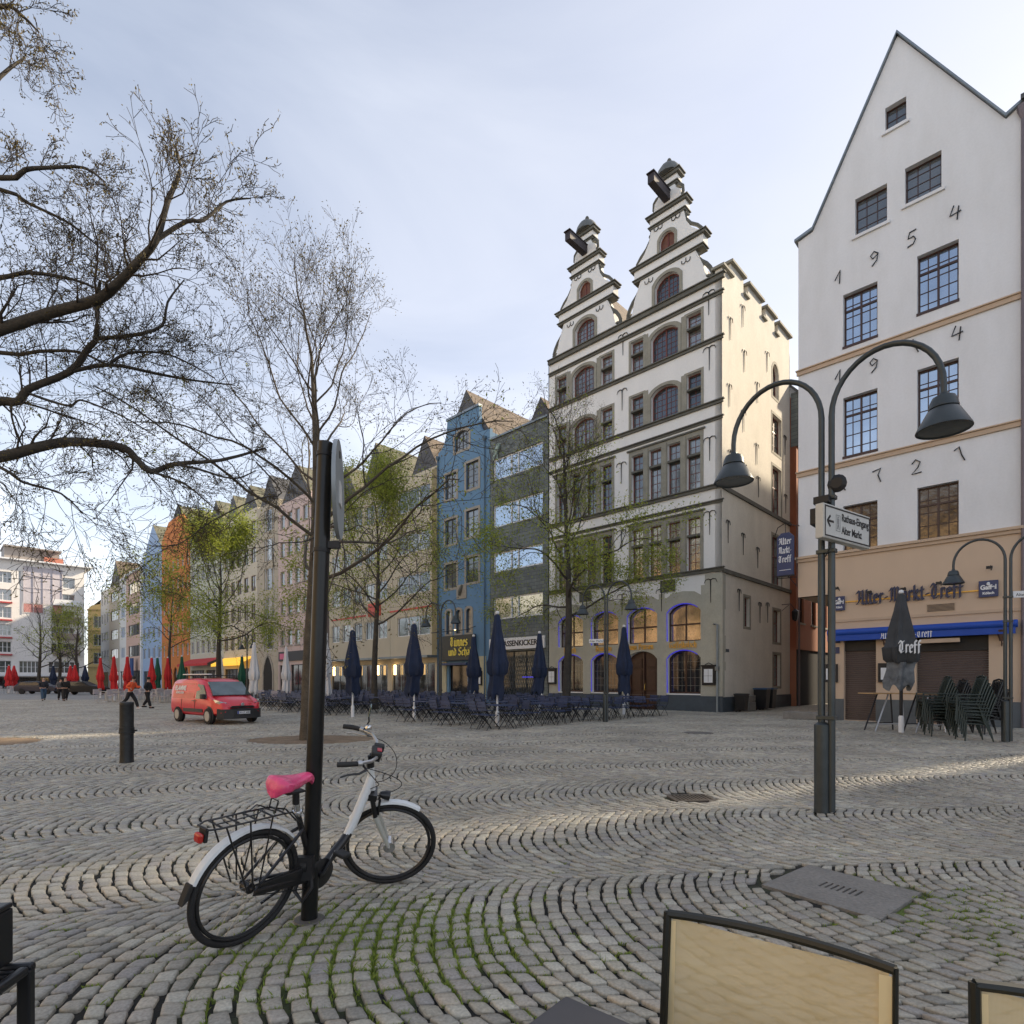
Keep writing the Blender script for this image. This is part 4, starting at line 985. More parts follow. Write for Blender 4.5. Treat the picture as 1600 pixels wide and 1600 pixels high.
# ------------------------------------------------------------------ long row of houses to the left
def row_house(name, label, t_r, t_l, eave, m_wall, wins, ground=None, gable=None, roof=None, roofmat=None, D=11, frame=None, gfm=None, fw=.07, glass=None, sill=None, trim=None, surround=None, gable_front=None):
    """t_r/t_l: right and left end along the row; wins: list of (x0,x1,z0,z1[,nx,nz,a]) with x from the left end"""
    W = t_l - t_r; O = gx(t_l, 0); rot = math.atan2(AX[1], AX[0])
    H = thing(name, label, 'house', (O[0], O[1], 0), rot)
    gz = 0 if ground is None else ground[0]
    outline = [(0, 0), (W, 0)] + (gable if gable else [(W, eave), (0, eave)])
    holes = [arch_outline(w[0], w[1], w[2], w[3], w[6] if len(w) > 6 else 0) for w in wins]
    gh = ground[1] if ground else []
    mb = MB(); panel(mb, outline, holes + [arch_outline(*g) for g in gh], 0, .25); shell(W - .004, D, eave, mb)
    mb.v = [(min(max(v[0], .002), W - .002) if v[1] > .01 else v[0], v[1], v[2]) for v in mb.v]
    mb.build('wall', m_wall, H)
    for w in wins:
        nx, nz = (w[4], w[5]) if len(w) > 5 else (2, 1)
        window(H, w[0], w[1], w[2], w[3], frame or M_whiteframe, fw=fw, nx=nx, nz=nz, y=.1, a=w[6] if len(w) > 6 else 0, mull=[i / nx for i in range(1, nx)] if nz == 1 else None, glass=glass, bar=.03, sill=sill, surround=surround)
    for g in gh:
        w = window(H, g[0], g[1], g[2], g[3], gfm or M_blackiron, fw=.07, nx=max(1, int((g[1] - g[0]) / 1.1)), nz=1, y=.15, a=g[4] if len(g) > 4 else 0, mull=[i / max(1, int((g[1] - g[0]) / 1.1)) for i in range(1, max(1, int((g[1] - g[0]) / 1.1)))], glass=M_dark_glass, name='shop_window')
    for (a, b_, za, ya, zr_) in (roof or []):    # gabled roofs with ridge running back
        c = (a + b_) / 2; m_ = MB()
        m_.add([(c, ya, zr_), (c, D, zr_), (b_, D, za), (b_, ya, za)], [(0, 1, 2, 3)]); m_.add([(c, ya, zr_), (c, D, zr_), (a, D, za), (a, ya, za)], [(0, 1, 2, 3)])
        m_.build('roof', roofmat or M_roof, H)
        m_ = MB(); m_.add([(a, ya + .02, za), (b_, ya + .02, za), (c, ya + .02, zr_)], [(0, 1, 2)]); m_.build('roof_gable', gable_front or M_roofdark, H)
    if trim:
        for z, h, out in trim: MB().box(0.003, W - .003, -out, -.001, z - h / 2, z + h / 2).build('cornice', M_zinc if z > eave - .6 else M_beigetrim, H)
    return H, W

M_warmlamp = emis('warm_lamp', (1.0, .62, .25), 4.0)
# slate-clad house
def slate_house():
    t_r, t_l = 10.95, 16.08; W = t_l - t_r
    X = lambda px: t_l + ROW.s_of(px)
    x0, x1 = .28, 4.7
    rows = [(14.9, 16.35), (11.75, 13.25), (8.75, 10.05), (5.6, 7.05)]
    H, W = row_house('slate_clad_house', 'narrow house clad in grey slate with wide white windows, between blue house and twin gables', t_r, t_l, 17.75, M_slate,
                     [(x0, x1, a, b_) + (1, 1) for a, b_ in rows], roof=[(1.2, 5.0, 17.2, 1.6, 20.2)], glass=M_sky_glass, fw=.1, ground=(0, [(.95, 4.3, .05, 3.45)]))
    for a, b_ in rows:
        m_ = MB()
        for q, wq in ((.36, .1), (.5, .1)): m_.box(x0 + (x1 - x0) * q, x0 + (x1 - x0) * q + wq, .08, .15, a + .05, b_ - .05)
        m_.build('window_mullion', M_whiteframe, H)
    m_ = MB(); m_.box(-.0, W, -.12, -.001, 17.7, 17.82); m_.build('cornice', M_zinc, H)
    m_ = MB(); m_.box(.003, W - .2, -.12, -.001, 3.55, 4.3); sg = m_.build('shop_sign', M_whiteframe, H, bevel=.01)
    put_text('lettering', 'STRASSENKICKER', .36, M_blackiron, sg, (W / 2 - .1, -.125, 3.77), depth=.02, bold=.012, sx=.96)
    m_ = MB()    # roller grille
    for k in range(22):
        xx = 1.0 + k * .152
        m_.tube([(xx, .08, .06 + .08 * (j % 2) * 0 + j * .28) if j % 2 else (xx + .076, .08, .06 + j * .28) for j in range(12)], .012, 3, cap=False)
        m_.tube([(xx + .152, .08, .06 + j * .28) if j % 2 else (xx + .076, .08, .06 + j * .28) for j in range(12)], .012, 3, cap=False)
    m_.build('roller_grille', M_zinc, H)
    m_ = MB(); m_.box(4.35, 4.75, -.05, -.001, 0, 3.5); m_.build('white_pier', M_whiteframe, H)
    m_ = MB(); m_.lathe([(.16, 0), (.16, .02)], (4.55, -.06, 2.5), 14, M=Matrix.Rotation(PI / 2, 4, 'X')); m_.build('round_sign', mat('sign_red', (.5, .04, .04)), H)
    m_ = MB(); m_.box(2.9, 3.9, .06, .078, 1.72, 1.78); m_.build('neon_tube', MATS['blue_neon'], H)
    # cherub relief
    m_ = MB(); c_ = (.75, -.12, 16.9)
    m_.lathe([(.0, .22), (.1, .2), (.13, .1), (.08, 0)], (c_[0] + .15, c_[1], c_[2] + .12), 10)
    m_.tube([(c_[0] + .13, c_[1], c_[2] + .15), (c_[0], c_[1] - .05, c_[2] - .1), (c_[0] - .1, c_[1], c_[2] - .3)], [.11, .15, .1], 8)
    m_.tube([(c_[0] + .1, c_[1], c_[2] + .05), (c_[0] - .3, c_[1] - .05, c_[2] + .0), (c_[0] - .42, c_[1], c_[2] - .12)], [.06, .05, .03], 6)
    m_.tube([(c_[0] - .05, c_[1], c_[2] - .3), (c_[0] + .12, c_[1] - .1, c_[2] - .5), (c_[0] + .1, c_[1], c_[2] - .72)], [.08, .06, .04], 6)
    m_.tube([(c_[0] - .1, c_[1], c_[2] - .3), (c_[0] - .25, c_[1] - .1, c_[2] - .5), (c_[0] - .3, c_[1], c_[2] - .68)], [.08, .06, .04], 6)
    m_.build('cherub_relief', mat('verdigris', (.33, .42, .37), .8), H, smooth=True)
    m_ = MB(); m_.box(2.0, 2.9, 3.0, 3.9, 17.5, 20.6); ch = m_.build('chimney', mat('mossy_brick', (.14, .11, .08), .9, var=.3), H); 
    MB().tube([(2.4, 3.4, 20.6), (2.4, 3.4, 23.3)], .12, 8).build('flue', M_zinc, ch)
slate_house()

def blue_house():
    t_r, t_l = 16.12, 21.7; W = t_l - t_r
    wl_ = [(21.7 - 20.95, 21.7 - 19.6, 14.6, 16.4), (21.7 - 18.6, 21.7 - 17.25, 14.95, 16.85)]
    R = [(.85, 2.1, 14.75, 16.55), (3.15, 4.45, 14.95, 16.8), (.85, 2.1, 11.45, 13.25), (3.15, 4.45, 11.6, 13.45), (.85, 2.1, 8.25, 10.0), (3.15, 4.45, 8.4, 10.15)]
    wins = [r + (2, 4) for r in R] + [(1.9, 3.45, 17.95, 19.3, 4, 4, .4)]
    for k in range(3): wins.append((.95 + k * 1.1, 1.5 + k * 1.1, 4.9, 6.6, 1, 3, .2))
    gable = [(W, 18.62), (W - .55, 18.6), (W - .85, 18.75), (W - 1.05, 19.1), (W - 1.08, 20.45), (1.05, 20.45), (.98, 19.6), (.75, 19.0), (.4, 18.6), (0, 18.42)]
    H, W = row_house('blue_gabled_house', 'blue house with curved gable and black pub sign over its door', t_r, t_l, 18.4, M_blue, wins, gable=gable,
                     roof=[(.1, W - .1, 18.3, .3, 22.3)], frame=mat('dark_window_frame', (.05, .045, .04), .5), surround=(M_surround, .17, .03), fw=.05, ground=(0, [(1.25, 3.3, .03, 2.75)]), D=12)
    m_ = MB(); m_.box(1.0, W - 1.03, -.1, .25, 20.46, 20.62)
    m_.build('gable_coping', M_zinc, H)
    m_ = MB()
    for x in (W - .45, .03):
        m_.tube([(x, -.09, .1), (x, -.09, 18.0)], .05, 6); m_.lathe([(.05, 0), (.14, .2), (.14, .35)], (x, -.09, 17.8), 8)
    m_.build('downpipe', mat('blue_zinc', (.07, .12, .17), .5, .3), H, smooth=True)
    m_ = MB(); m_.box(.6, 4.3, -.32, -.12, 2.95, 4.75); sg = m_.build('pub_sign', mat('black_sign', (.02, .02, .014), .4), H, bevel=.02)
    M_yel = mat('yellow_letter', (.85, .68, .10), .5, var=.05)
    nib_text('lettering', 'Tünnes', .42, M_yel, sg, (2.75, -.33, 3.98), depth=.02, nib=.26, width=1.9)
    nib_text('lettering', 'und Schäl', .36, M_yel, sg, (2.85, -.33, 3.32), depth=.02, nib=.26, width=2.5)
    m_ = MB(); m_.tube([(.3, -.9, 5.0), (4.6, -.9, 5.0)], .03, 5); m_.tube([(.8, -.9, 5.0), (.8, -.05, 5.3)], .02, 5); m_.tube([(4.2, -.9, 5.0), (4.2, -.05, 5.3)], .02, 5); lr = m_.build('light_rail', M_blackiron, H)
    MB().lathe([(.0, -.04), (.07, 0), (.0, .05)], (3.0, -.9, 5.06), 8).build('lamp', M_warmlamp, lr)
    m_ = MB(); m_.box(.8, 3.9, -.7, -.02, 2.62, 2.78); m_.build('canopy', M_navy, H)
    m_ = MB(); m_.box(.35, 1.0, -.06, -.001, 0, 2.9); m_.box(4.0, 5.2, -.06, -.001, 0, 3.2); m_.build('door_surround', mat('pale_yellow_stone', (.48, .44, .30), .85), H)
    m_ = MB(); m_.box(4.2, 4.9, -.16, -.061, 1.2, 2.2); c_ = m_.build('menu_case', M_blackiron, H); MB().box(4.3, 4.8, -.165, -.161, 1.3, 2.1).build('menu_sheet', MATS['menu_paper'], c_)
    m_ = MB(); m_.box(2.15, 3.2, -.06, -.001, 7.35, 8.35); pq = m_.build('relief_plaque', M_surround, H)
    m_ = MB(); m_.tube([(2.5, -.1, 7.6), (2.62, -.14, 7.9), (2.8, -.1, 8.3)], [.1, .15, .07], 7); m_.build('relief_figure', M_trim, pq, smooth=True)
blue_house()

def beige_houses():
    # right part with strip windows and white frames
    rows = [(14.9, 16.6), (11.6, 13.1), (8.35, 9.9), (5.05, 6.6)]
    wins = []
    for a, b_ in rows: wins.append((1.0, 5.3, a, b_, 3, 1))
    H, W = row_house('beige_fluted_house', 'beige house with strip windows, red line and slate dormer gable, left of the blue house', 21.75, 28.0, 17.6, mat('beige_render', (0.528, 0.474, 0.360), .9, var=.06, vs=.8, streak=.5, bump=.1, bs=12), wins,
                     roof=[(2.3, 6.1, 17.3, .3, 20.5)], glass=M_glass, frame=M_whiteframe, ground=(0, [(.2, 5.9, .1, 2.9)]), gfm=M_zinc)
    m_ = MB()
    for k in range(6): m_.tube([(W - .6 + k * .11, -.04, 3.3), (W - .6 + k * .11, -.04, 17.4)], .05, 5)
    m_.build('fluted_pier', mat('ochre_stone', (.34, .29, .17), .9, var=.15), H)
    m_ = MB(); m_.box(.003, W - .7, -.06, -.001, 7.1, 7.22); m_.build('red_line', mat('red_neon_strip', (.55, .05, .04), .5), H)
    m_ = MB(); m_.box(.003, W - .003, -1.0, -.001, 3.25, 3.42); m_.build('canopy', M_zinc, H)
    for x in (.9, 3.9):
        o = MB().lathe([(.1, 0), (.1, .8)], (x, -.15, 2.0), 8).build('wall_lamp', M_warmlamp, H)
    # left part
    wins = []
    for a, b_ in rows + []:
        for k in range(5): wins.append((.5 + k * 1.95, 1.95 + k * 1.95, a, b_, 2, 1))
    H, W = row_house('beige_wide_house', 'wide beige house with two steep roofs behind the young green tree', 28.05, 38.2, 17.6, MATS['beige_render'], wins, roof=[(5.2, 10.1, 17.4, .2, 21.9), (.2, 5.1, 17.4, .2, 21.2)], roofmat=M_mossroof, ground=(0, [(.3, 4.6, .1, 2.9), (5.2, 9.8, .1, 2.9)]), gfm=M_zinc)
    m_ = MB(); m_.box(.003, W - .003, -1.0, -.001, 3.25, 3.42); m_.build('canopy', M_zinc, H)
    m_ = MB(); m_.box(.5, 6.5, -.06, -.001, 7.1, 7.22); m_.build('red_line', MATS['red_neon_strip'], H)
    m_ = MB(); m_.box(7.0, 8.8, -.12, -.001, 7.0, 8.1); sg = m_.build('red_sign', mat('red_sign', (.55, .06, .03), .5), H)
    for x in (1.2, 4.9, 8.6): MB().lathe([(.1, 0), (.1, .8)], (x, -.15, 2.0), 8).build('wall_lamp', M_warmlamp, H)
    # dark brown slot house
    wins = [(.5, 2.9, z, z + 1.6, 2, 1) for z in (5.2, 8.5, 11.8, 15.0)]
    H, W = row_house('dark_brown_house', 'narrow dark brown house partly hidden by the near tree trunk and sign pole', 38.25, 41.8, 19.0, mat('dark_brown_cladding', (.10, .075, .065), .8, var=.2), wins, roof=[(0.05, 3.45, 18.8, .2, 20.8)], ground=(0, [(.3, 3.1, .1, 2.9)]), glass=M_sky_glass)
    m_ = MB(); m_.box(.003, W - .003, -.2, -.001, 3.0, 4.6); m_.build('white_fascia', M_whiteframe, H)
    # pink house
    wins = []
    for a, b_ in ((5.25, 6.85), (8.5, 10.1), (11.6, 13.2), (14.7, 16.3), (17.75, 19.3)):
        for k in range(4): wins.append((.55 + k * 1.75, 1.6 + k * 1.75, a, b_, 1, 1))
    H, W = row_house('pink_house', 'pale pink house with rows of small square windows above a dark shop sign', 41.85, 49.4, 20.4, mat('pale_pink_render', (0.564, 0.444, 0.408), .9, var=.06, vs=.8, streak=.6), wins, roof=[(.1, 7.4, 20.2, .2, 24.0)], frame=M_surround, fw=.09, ground=(0, [(.3, 2.6, .05, 3.2), (3.0, 7.2, .05, 3.2)]), sill=(M_surround, .08), roofmat=M_mossroof)
    m_ = MB(); m_.box(.4, 7.0, -.15, -.001, 3.6, 4.6); sg = m_.build('shop_sign', M_blackiron, H); 
    m_ = MB(); m_.box(.7, 1.9, -.16, -.151, 3.8, 4.4); m_.build('pink_letters', mat('pink_letter', (.6, .15, .25)), sg)
    # stair-glass house with pointed arch
    wins = []
    for z in (5.0, 8.3, 11.6, 14.9, 18.2):
        wins.append((1.9, 2.35, z, z + 2.5, 1, 3)); wins.append((2.45, 3.95, z, z + 2.5, 1, 3)); wins.append((4.05, 4.5, z, z + 2.5, 1, 3))
    H, W = row_house('stair_tower_house', 'narrow stone house with tall glazed stair bay over a pointed arch', 49.45, 55.0, 21.3, mat('grey_stone_render', (0.432, 0.384, 0.300), .9, var=.12, vs=1.2), wins, roof=[(.1, 5.4, 21.0, .2, 24.6)], frame=M_whiteframe, roofmat=M_roofdark, ground=(0, []))
    pts = [(1.8, .01), (4.2, .01), (4.2, 2.4), (3.95, 3.2), (3.5, 3.85), (3.0, 4.3), (2.5, 3.85), (2.05, 3.2), (1.8, 2.4)]
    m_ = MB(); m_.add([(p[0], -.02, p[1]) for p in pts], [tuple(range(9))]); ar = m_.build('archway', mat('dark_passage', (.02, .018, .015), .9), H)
    oo = [(3 + (p[0] - 3) * 1.25, p[1] * 1.06) for p in pts]; m_ = MB(); m_.ring(oo, pts, -.08, -.001); m_.build('arch_moulding', M_surround, ar)
    # B1 / B2 / orange / blue / ...
    def grid(W, n, rows, w=.62):
        return [((k + .5) * W / n - W / n * w / 2, (k + .5) * W / n + W / n * w / 2, a, b_, 2, 1) for a, b_ in rows for k in range(n)]
    r5 = [(5.3, 7.1), (8.7, 10.5), (12.0, 13.8), (15.3, 17.1), (18.5, 20.2)]
    H, W = row_house('cream_shutter_house', 'cream house with brown framed windows above a yellow lit awning', 55.05, 65.8, 21.6, mat('cream_render', (0.564, 0.516, 0.408), .9, var=.06), grid(10.7, 5, r5), roof=[(.1, 5.3, 21.3, .2, 24.8), (5.4, 10.6, 21.3, .2, 24.8)], frame=mat('brown_frame', (.16, .09, .06)), roofmat=M_mossroof, ground=(0, [(.5, 5.0, .1, 3.0), (5.6, 10.3, .1, 3.0)]))
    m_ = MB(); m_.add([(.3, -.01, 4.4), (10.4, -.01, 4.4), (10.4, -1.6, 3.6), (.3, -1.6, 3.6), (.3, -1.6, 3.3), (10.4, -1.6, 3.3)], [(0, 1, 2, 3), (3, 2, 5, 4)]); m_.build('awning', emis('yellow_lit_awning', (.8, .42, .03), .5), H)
    H, W = row_house('pale_balcony_house', 'pale house with white balconies and red awning, left of the cream one', 65.85, 79.0, 22.0, mat('pale_green_render', (0.516, 0.528, 0.432), .9, var=.06), grid(13.1, 6, r5), roof=[(.1, 6.5, 21.7, .2, 25.5), (6.6, 13, 21.7, .2, 25.5)], roofmat=M_mossroof, ground=(0, [(.5, 6.0, .1, 3.0), (6.6, 12.6, .1, 3.0)]))
    m_ = MB(); m_.add([(.3, -.01, 4.6), (12.8, -.01, 4.6), (12.8, -1.8, 3.8), (.3, -1.8, 3.8), (.3, -1.8, 3.5), (12.8, -1.8, 3.5)], [(0, 1, 2, 3), (3, 2, 5, 4)]); m_.build('awning', mat('red_awning', (.5, .03, .03)), H)
    H, W = row_house('orange_gabled_house', 'tall burnt orange house with rows of paired windows in the far row', 79.05, 93.3, 24.0, mat('burnt_orange_render', (0.600, 0.204, 0.054), .9, var=.08), grid(14.2, 6, r5, .4), gable=[(14.25, 24.0), (10.5, 26.5), (3.7, 26.5), (0, 24.0)], roof=[(.1, 14.1, 23.8, .3, 28.5)], roofmat=M_mossroof, ground=(0, [(1 + k * 2.6, 3.0 + k * 2.6, .05, 3.6, .9) for k in range(5)]))
    put_text('lettering', 'Corvin', 1.0, M_whiteframe, H, (7, -.05, 4.7), depth=.04) if False else None
    H, W = row_house('sky_blue_house', 'pale blue house beside the orange one with a pale stepped roof', 93.35, 105.5, 23.2, mat('sky_blue_render', (0.324, 0.432, 0.600), .9, var=.06), grid(12.1, 4, r5, .5), roof=[(.1, 12.0, 22.9, .2, 28.0)], roofmat=M_mossroof, gable_front=mat('sky_blue_render', (0, 0, 0)), ground=(0, [(1, 5.5, .05, 3.2), (6.5, 11.4, .05, 3.2)]))
    m_ = MB(); m_.box(-.02, .6, -.3, -.001, 0, 22.5); m_.build('white_pilaster', M_whiteframe, H)
    r4 = [(6.0, 8.0), (9.9, 11.9), (13.8, 15.8), (17.7, 19.7)]
    H, W = row_house('salmon_house', 'salmon pink flat fronted house with dark strip windows far down the row', 105.55, 117.0, 21.3, mat('salmon_render', (0.624, 0.432, 0.348), .9, var=.05), [(1.8, 9.8, a, b_, 4, 1) for a, b_ in r4], frame=mat('dark_window_frame', (0, 0, 0)), ground=(0, [(1, 10.5, .05, 3.4)]))
    m_ = MB(); m_.box(.003, 11.4, -.4, .5, 21.3, 21.7); m_.build('parapet', M_whiteframe, H)
    m_ = MB(); m_.box(7, 8.9, -.9, -.7, 2.4, 5.6); m_.build('blue_banner', mat('blue_banner', (.03, .07, .2)), H)
    H, W = row_house('white_narrow_house', 'narrow white house with blue window panels far down the row', 117.05, 122.3, 21.6, M_white2, [(1.0, 4.2, a, b_, 3, 1) for a, b_ in r4], glass=mat('blue_panel', (.10, .17, .3), .3), ground=(0, [(.6, 4.6, .05, 3.4)]))
    H, W = row_house('tan_house', 'tan house with brown strip windows far down the row', 122.35, 131.5, 20.8, mat('tan_render', (0.504, 0.456, 0.384), .9, var=.05), [(1.4, 7.6, a, b_, 4, 1) for a, b_ in r4], roof=[(-.3, 9.3, 20.4, .2, 26.0)], roofmat=M_roof, frame=MATS['brown_frame'], ground=(0, [(.6, 8.4, .05, 3.4)]))
    H, W = row_house('pale_grey_house', 'pale grey end house with faint window grid, last in the row', 131.55, 139.8, 20.9, mat('pale_grey_render', (.5, .51, .53), .9, var=.04), [(.8 + k * 2.5, 2.4 + k * 2.5, a, b_, 2, 1) for a, b_ in r4 for k in range(3)], ground=(0, [(.6, 7.4, .05, 3.4)]))
beige_houses()

# ------------------------------------------------------------------ far end of the square
def far_block():
    P = Plane(-84.0, 112.0, -.698, -.716)     # runs to the left and nearer
    # build with local x pointing right: start at the left end
    Lx = 30.0
    o = (-84.0 - .698 * Lx, 112.0 - .716 * Lx); Q = Plane(o[0], o[1], .698, .716)
    H = thing('white_modern_block', 'white modernist apartment block with roof terrace closing the far end', 'apartment block', Q.loc(), Q.rot)
    hgt = 23.6
    X = lambda px: Q.s_of(px)
    rows = [19.4, 16.2, 13.0, 9.8, 6.7]
    wins = []
    for i, z in enumerate(rows):
        wins.append((X(-16), X(18), z, z + 2.0, 5, 1)); wins.append((X(80), X(117), z, z + 2.0, 4, 1))
        wins.append((X(-60), X(-30), z, z + 2.0, 4, 1))
    wins += [(X(29), X(33), 19.4, 21.8, 1, 1), (X(69), X(73), 19.4, 21.8, 1, 1)]
    for z in (3.0,): wins += [(X(-60), X(18), z, z + 2.2, 8, 1), (X(30), X(62), z, z + 2.2, 5, 1), (X(76), X(125), z, z + 2.2, 6, 1)]
    mb = MB(); panel(mb, [(0, 0), (Lx, 0), (Lx, hgt), (0, hgt)], [arch_outline(*w[:4]) for w in wins] + [arch_outline(.5, Lx - .8, .1, 2.2)], 0, .8)
    mb.add([(Lx, 0, 0), (Lx, 12, 0), (Lx, 12, hgt), (Lx, 0, hgt)], [(0, 1, 2, 3)]); mb.add([(0, 0, hgt), (Lx, 0, hgt), (Lx, 12, hgt), (0, 12, hgt)], [(0, 1, 2, 3)])
    mb.build('wall', mat('bright_white_render', (.72, .70, .67), .85, var=.04), H)
    for w in wins: window(H, w[0], w[1], w[2], w[3], M_whiteframe, fw=.09, nx=w[4], nz=2, y=.35, mull=[i / w[4] for i in range(1, w[4])], glass=M_glass, bar=.05)
    window(H, .5, Lx - .8, .1, 2.2, M_blackiron, fw=.1, nx=9, nz=1, y=.6, mull=[i / 9 for i in range(1, 9)], glass=M_dark_glass, name='shop_window')
    mred = mat('red_balcony_edge', (.42, .06, .06), .6)
    for z in rows[1:]:
        m_ = MB(); m_.box(X(-20), X(19), -.5, -.001, z - .55, z - .3); m_.build('balcony_edge', mred, H)
        m_ = MB(); m_.box(X(82), X(124), -1.1, -.001, z - .3, z - .12); m_.box(X(82), X(124), -1.12, -1.06, z - .1, z + .8); m_.build('balcony', mat('balcony_panel', (.3, .24, .22)) if z < 16 else M_whiteframe, H)
    m_ = MB()
    for k in range(5): m_.box(X(36) + k * 1.42, X(36) + k * 1.42 + .07, -.16, -.08, 13.9, 22.8)
    for z in (14.2, 15.9, 18.8, 21.0, 22.7): m_.box(X(36), X(36) + 5.75, -.15, -.09, z, z + .06)
    m_.box(X(36), X(36) + 5.75, -.05, -.001, 16, 22.8)
    m_.build('glass_bay', mat('lilac_panel', (.5, .47, .5)), H)
    m_ = MB()
    for k in range(4):
        if k != 2: MB().box(X(36) + .1 + k * 1.42, X(36) + 1.4 + k * 1.42, -.06, -.002, 14.3, 15.85).build('pink_panel', mat('pink_panel', (.5, .24, .22)), H)
    m_ = MB(); m_.box(-.5, Lx + 1.2, -1.1, 12, hgt + .01, hgt + .25); m_.build('roof_slab', M_whiteframe, H)
    m_ = MB(); m_.box(X(8), X(95), 1.8, 8, hgt + .26, hgt + 2.7); m_.box(X(6), X(98), .9, 8.5, hgt + 2.71, hgt + 2.95); pe = m_.build('penthouse', mat('penthouse_grey', (.28, .25, .23)), H)
    m_ = MB(); m_.box(X(70), X(100), .6, 1.6, hgt + .26, hgt + 1.4); m_.build('terrace_planter', mat('terracotta_box', (.4, .15, .1)), pe)
    m_ = MB(); m_.box(.0, Lx, -1.3, -.001, 2.4, 2.7); m_.build('canopy', M_whiteframe, H)
    # ornate yellow house
    oy = gx(139.8, 0); 
    Qy = Plane(-89.5, 119.5, .98, .2)
    Y = thing('yellow_ornate_house', 'ochre yellow baroque house with curled gable between the white block and the row', 'house', (-92.6, 124.5, 0), math.atan2(.35, .94))
    W = 10.5; g = [(W, 17.2), (W - .6, 18.0), (W - 2.2, 18.4), (W - 2.6, 20.0), (W - 3.6, 20.6), (W - 4.2, 22.2), (W / 2, 22.8), (4.2, 22.2), (3.6, 20.6), (2.6, 20.0), (2.2, 18.4), (.6, 18.0), (0, 17.2)]
    wn_ = [(x, x + 1.7, z, z + 2.5, 2, 2) for z in (5.2, 9.2, 13.2) for x in (1.0, 4.4, 7.8)] + [(4.4, 6.1, 17.4, 19.6, 2, 2)]
    mb = MB(); panel(mb, [(0, 0), (W, 0)] + g, [arch_outline(*w[:4]) for w in wn_] + [arch_outline(2.5, 6.5, .05, 3.4, 1.5)], 0, .35); shell(W, 9, 17.2, mb)
    mb.build('wall', mat('ochre_plaster', (0.660, 0.504, 0.240), .9, var=.08), Y)
    for w in wn_: window(Y, w[0], w[1], w[2], w[3], M_whiteframe, fw=.1, nx=2, nz=3, y=.15)
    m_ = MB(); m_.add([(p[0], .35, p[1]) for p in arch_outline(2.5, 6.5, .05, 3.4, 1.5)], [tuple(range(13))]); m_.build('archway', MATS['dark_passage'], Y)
    for z in (4.3, 8.3, 12.3, 16.9): MB().box(-.1, W + .1, -.25, -.001, z, z + .3).build('cornice', mat('ochre_trim', (.45, .33, .16)), Y)
    m_ = MB(); m_.add([(-.3, .4, 17), (W / 2, .4, 22.3), (W + .3, .4, 17), (-.3, 9, 17), (W / 2, 9, 22.3), (W + .3, 9, 17)], [(0, 1, 4, 3), (1, 2, 5, 4)]); m_.build('roof', M_roof, Y)
far_block()

# opposite side of the square, unseen houses added behind the photographer: sunlit fronts that light and mirror in the shaded row
def opposite():
    cols = ((.56, .42, .24), (.62, .50, .33), (.58, .38, .22), (.60, .52, .40), (.52, .40, .28))
    names = ('ochre', 'cream', 'salmon', 'pale yellow', 'sand coloured')
    rot = math.atan2(AX[1], AX[0]) + PI
    for i in range(5):
        t0 = -14 + i * 18.5; x, y = gx(t0, 47); hgt = (17, 19, 16.5, 18, 17.5)[i]; W = 18.2
        H = thing('opposite_house', names[i] + ' unseen house added across the square to bounce sunlight back', 'house', (x, y, 0), rot)
        wn_ = [(.9 + k * 2.45, 2.2 + k * 2.45, z, z + 1.9) for k in range(7) for z in (4.6, 8.2, 11.8)]
        mb = MB(); panel(mb, [(0, 0), (W, 0), (W, hgt), (0, hgt)], [arch_outline(*q) for q in wn_], 0, .3); shell(W, 9, hgt, mb); mb.build('wall', mat('opposite_wall_%d' % i, cols[i], .9, var=.06), H)
        for q in wn_: window(H, *q, M_whiteframe, nx=2, nz=2, y=.12)
        MB().add([(-.1, -.3, hgt - .1), (W, -.3, hgt - .1), (W, 4.5, hgt + 4.5), (-.1, 4.5, hgt + 4.5), (-.1, 9, hgt - .1), (W, 9, hgt - .1)], [(0, 1, 2, 3), (3, 2, 5, 4)]).build('roof', M_roof, H)
opposite()
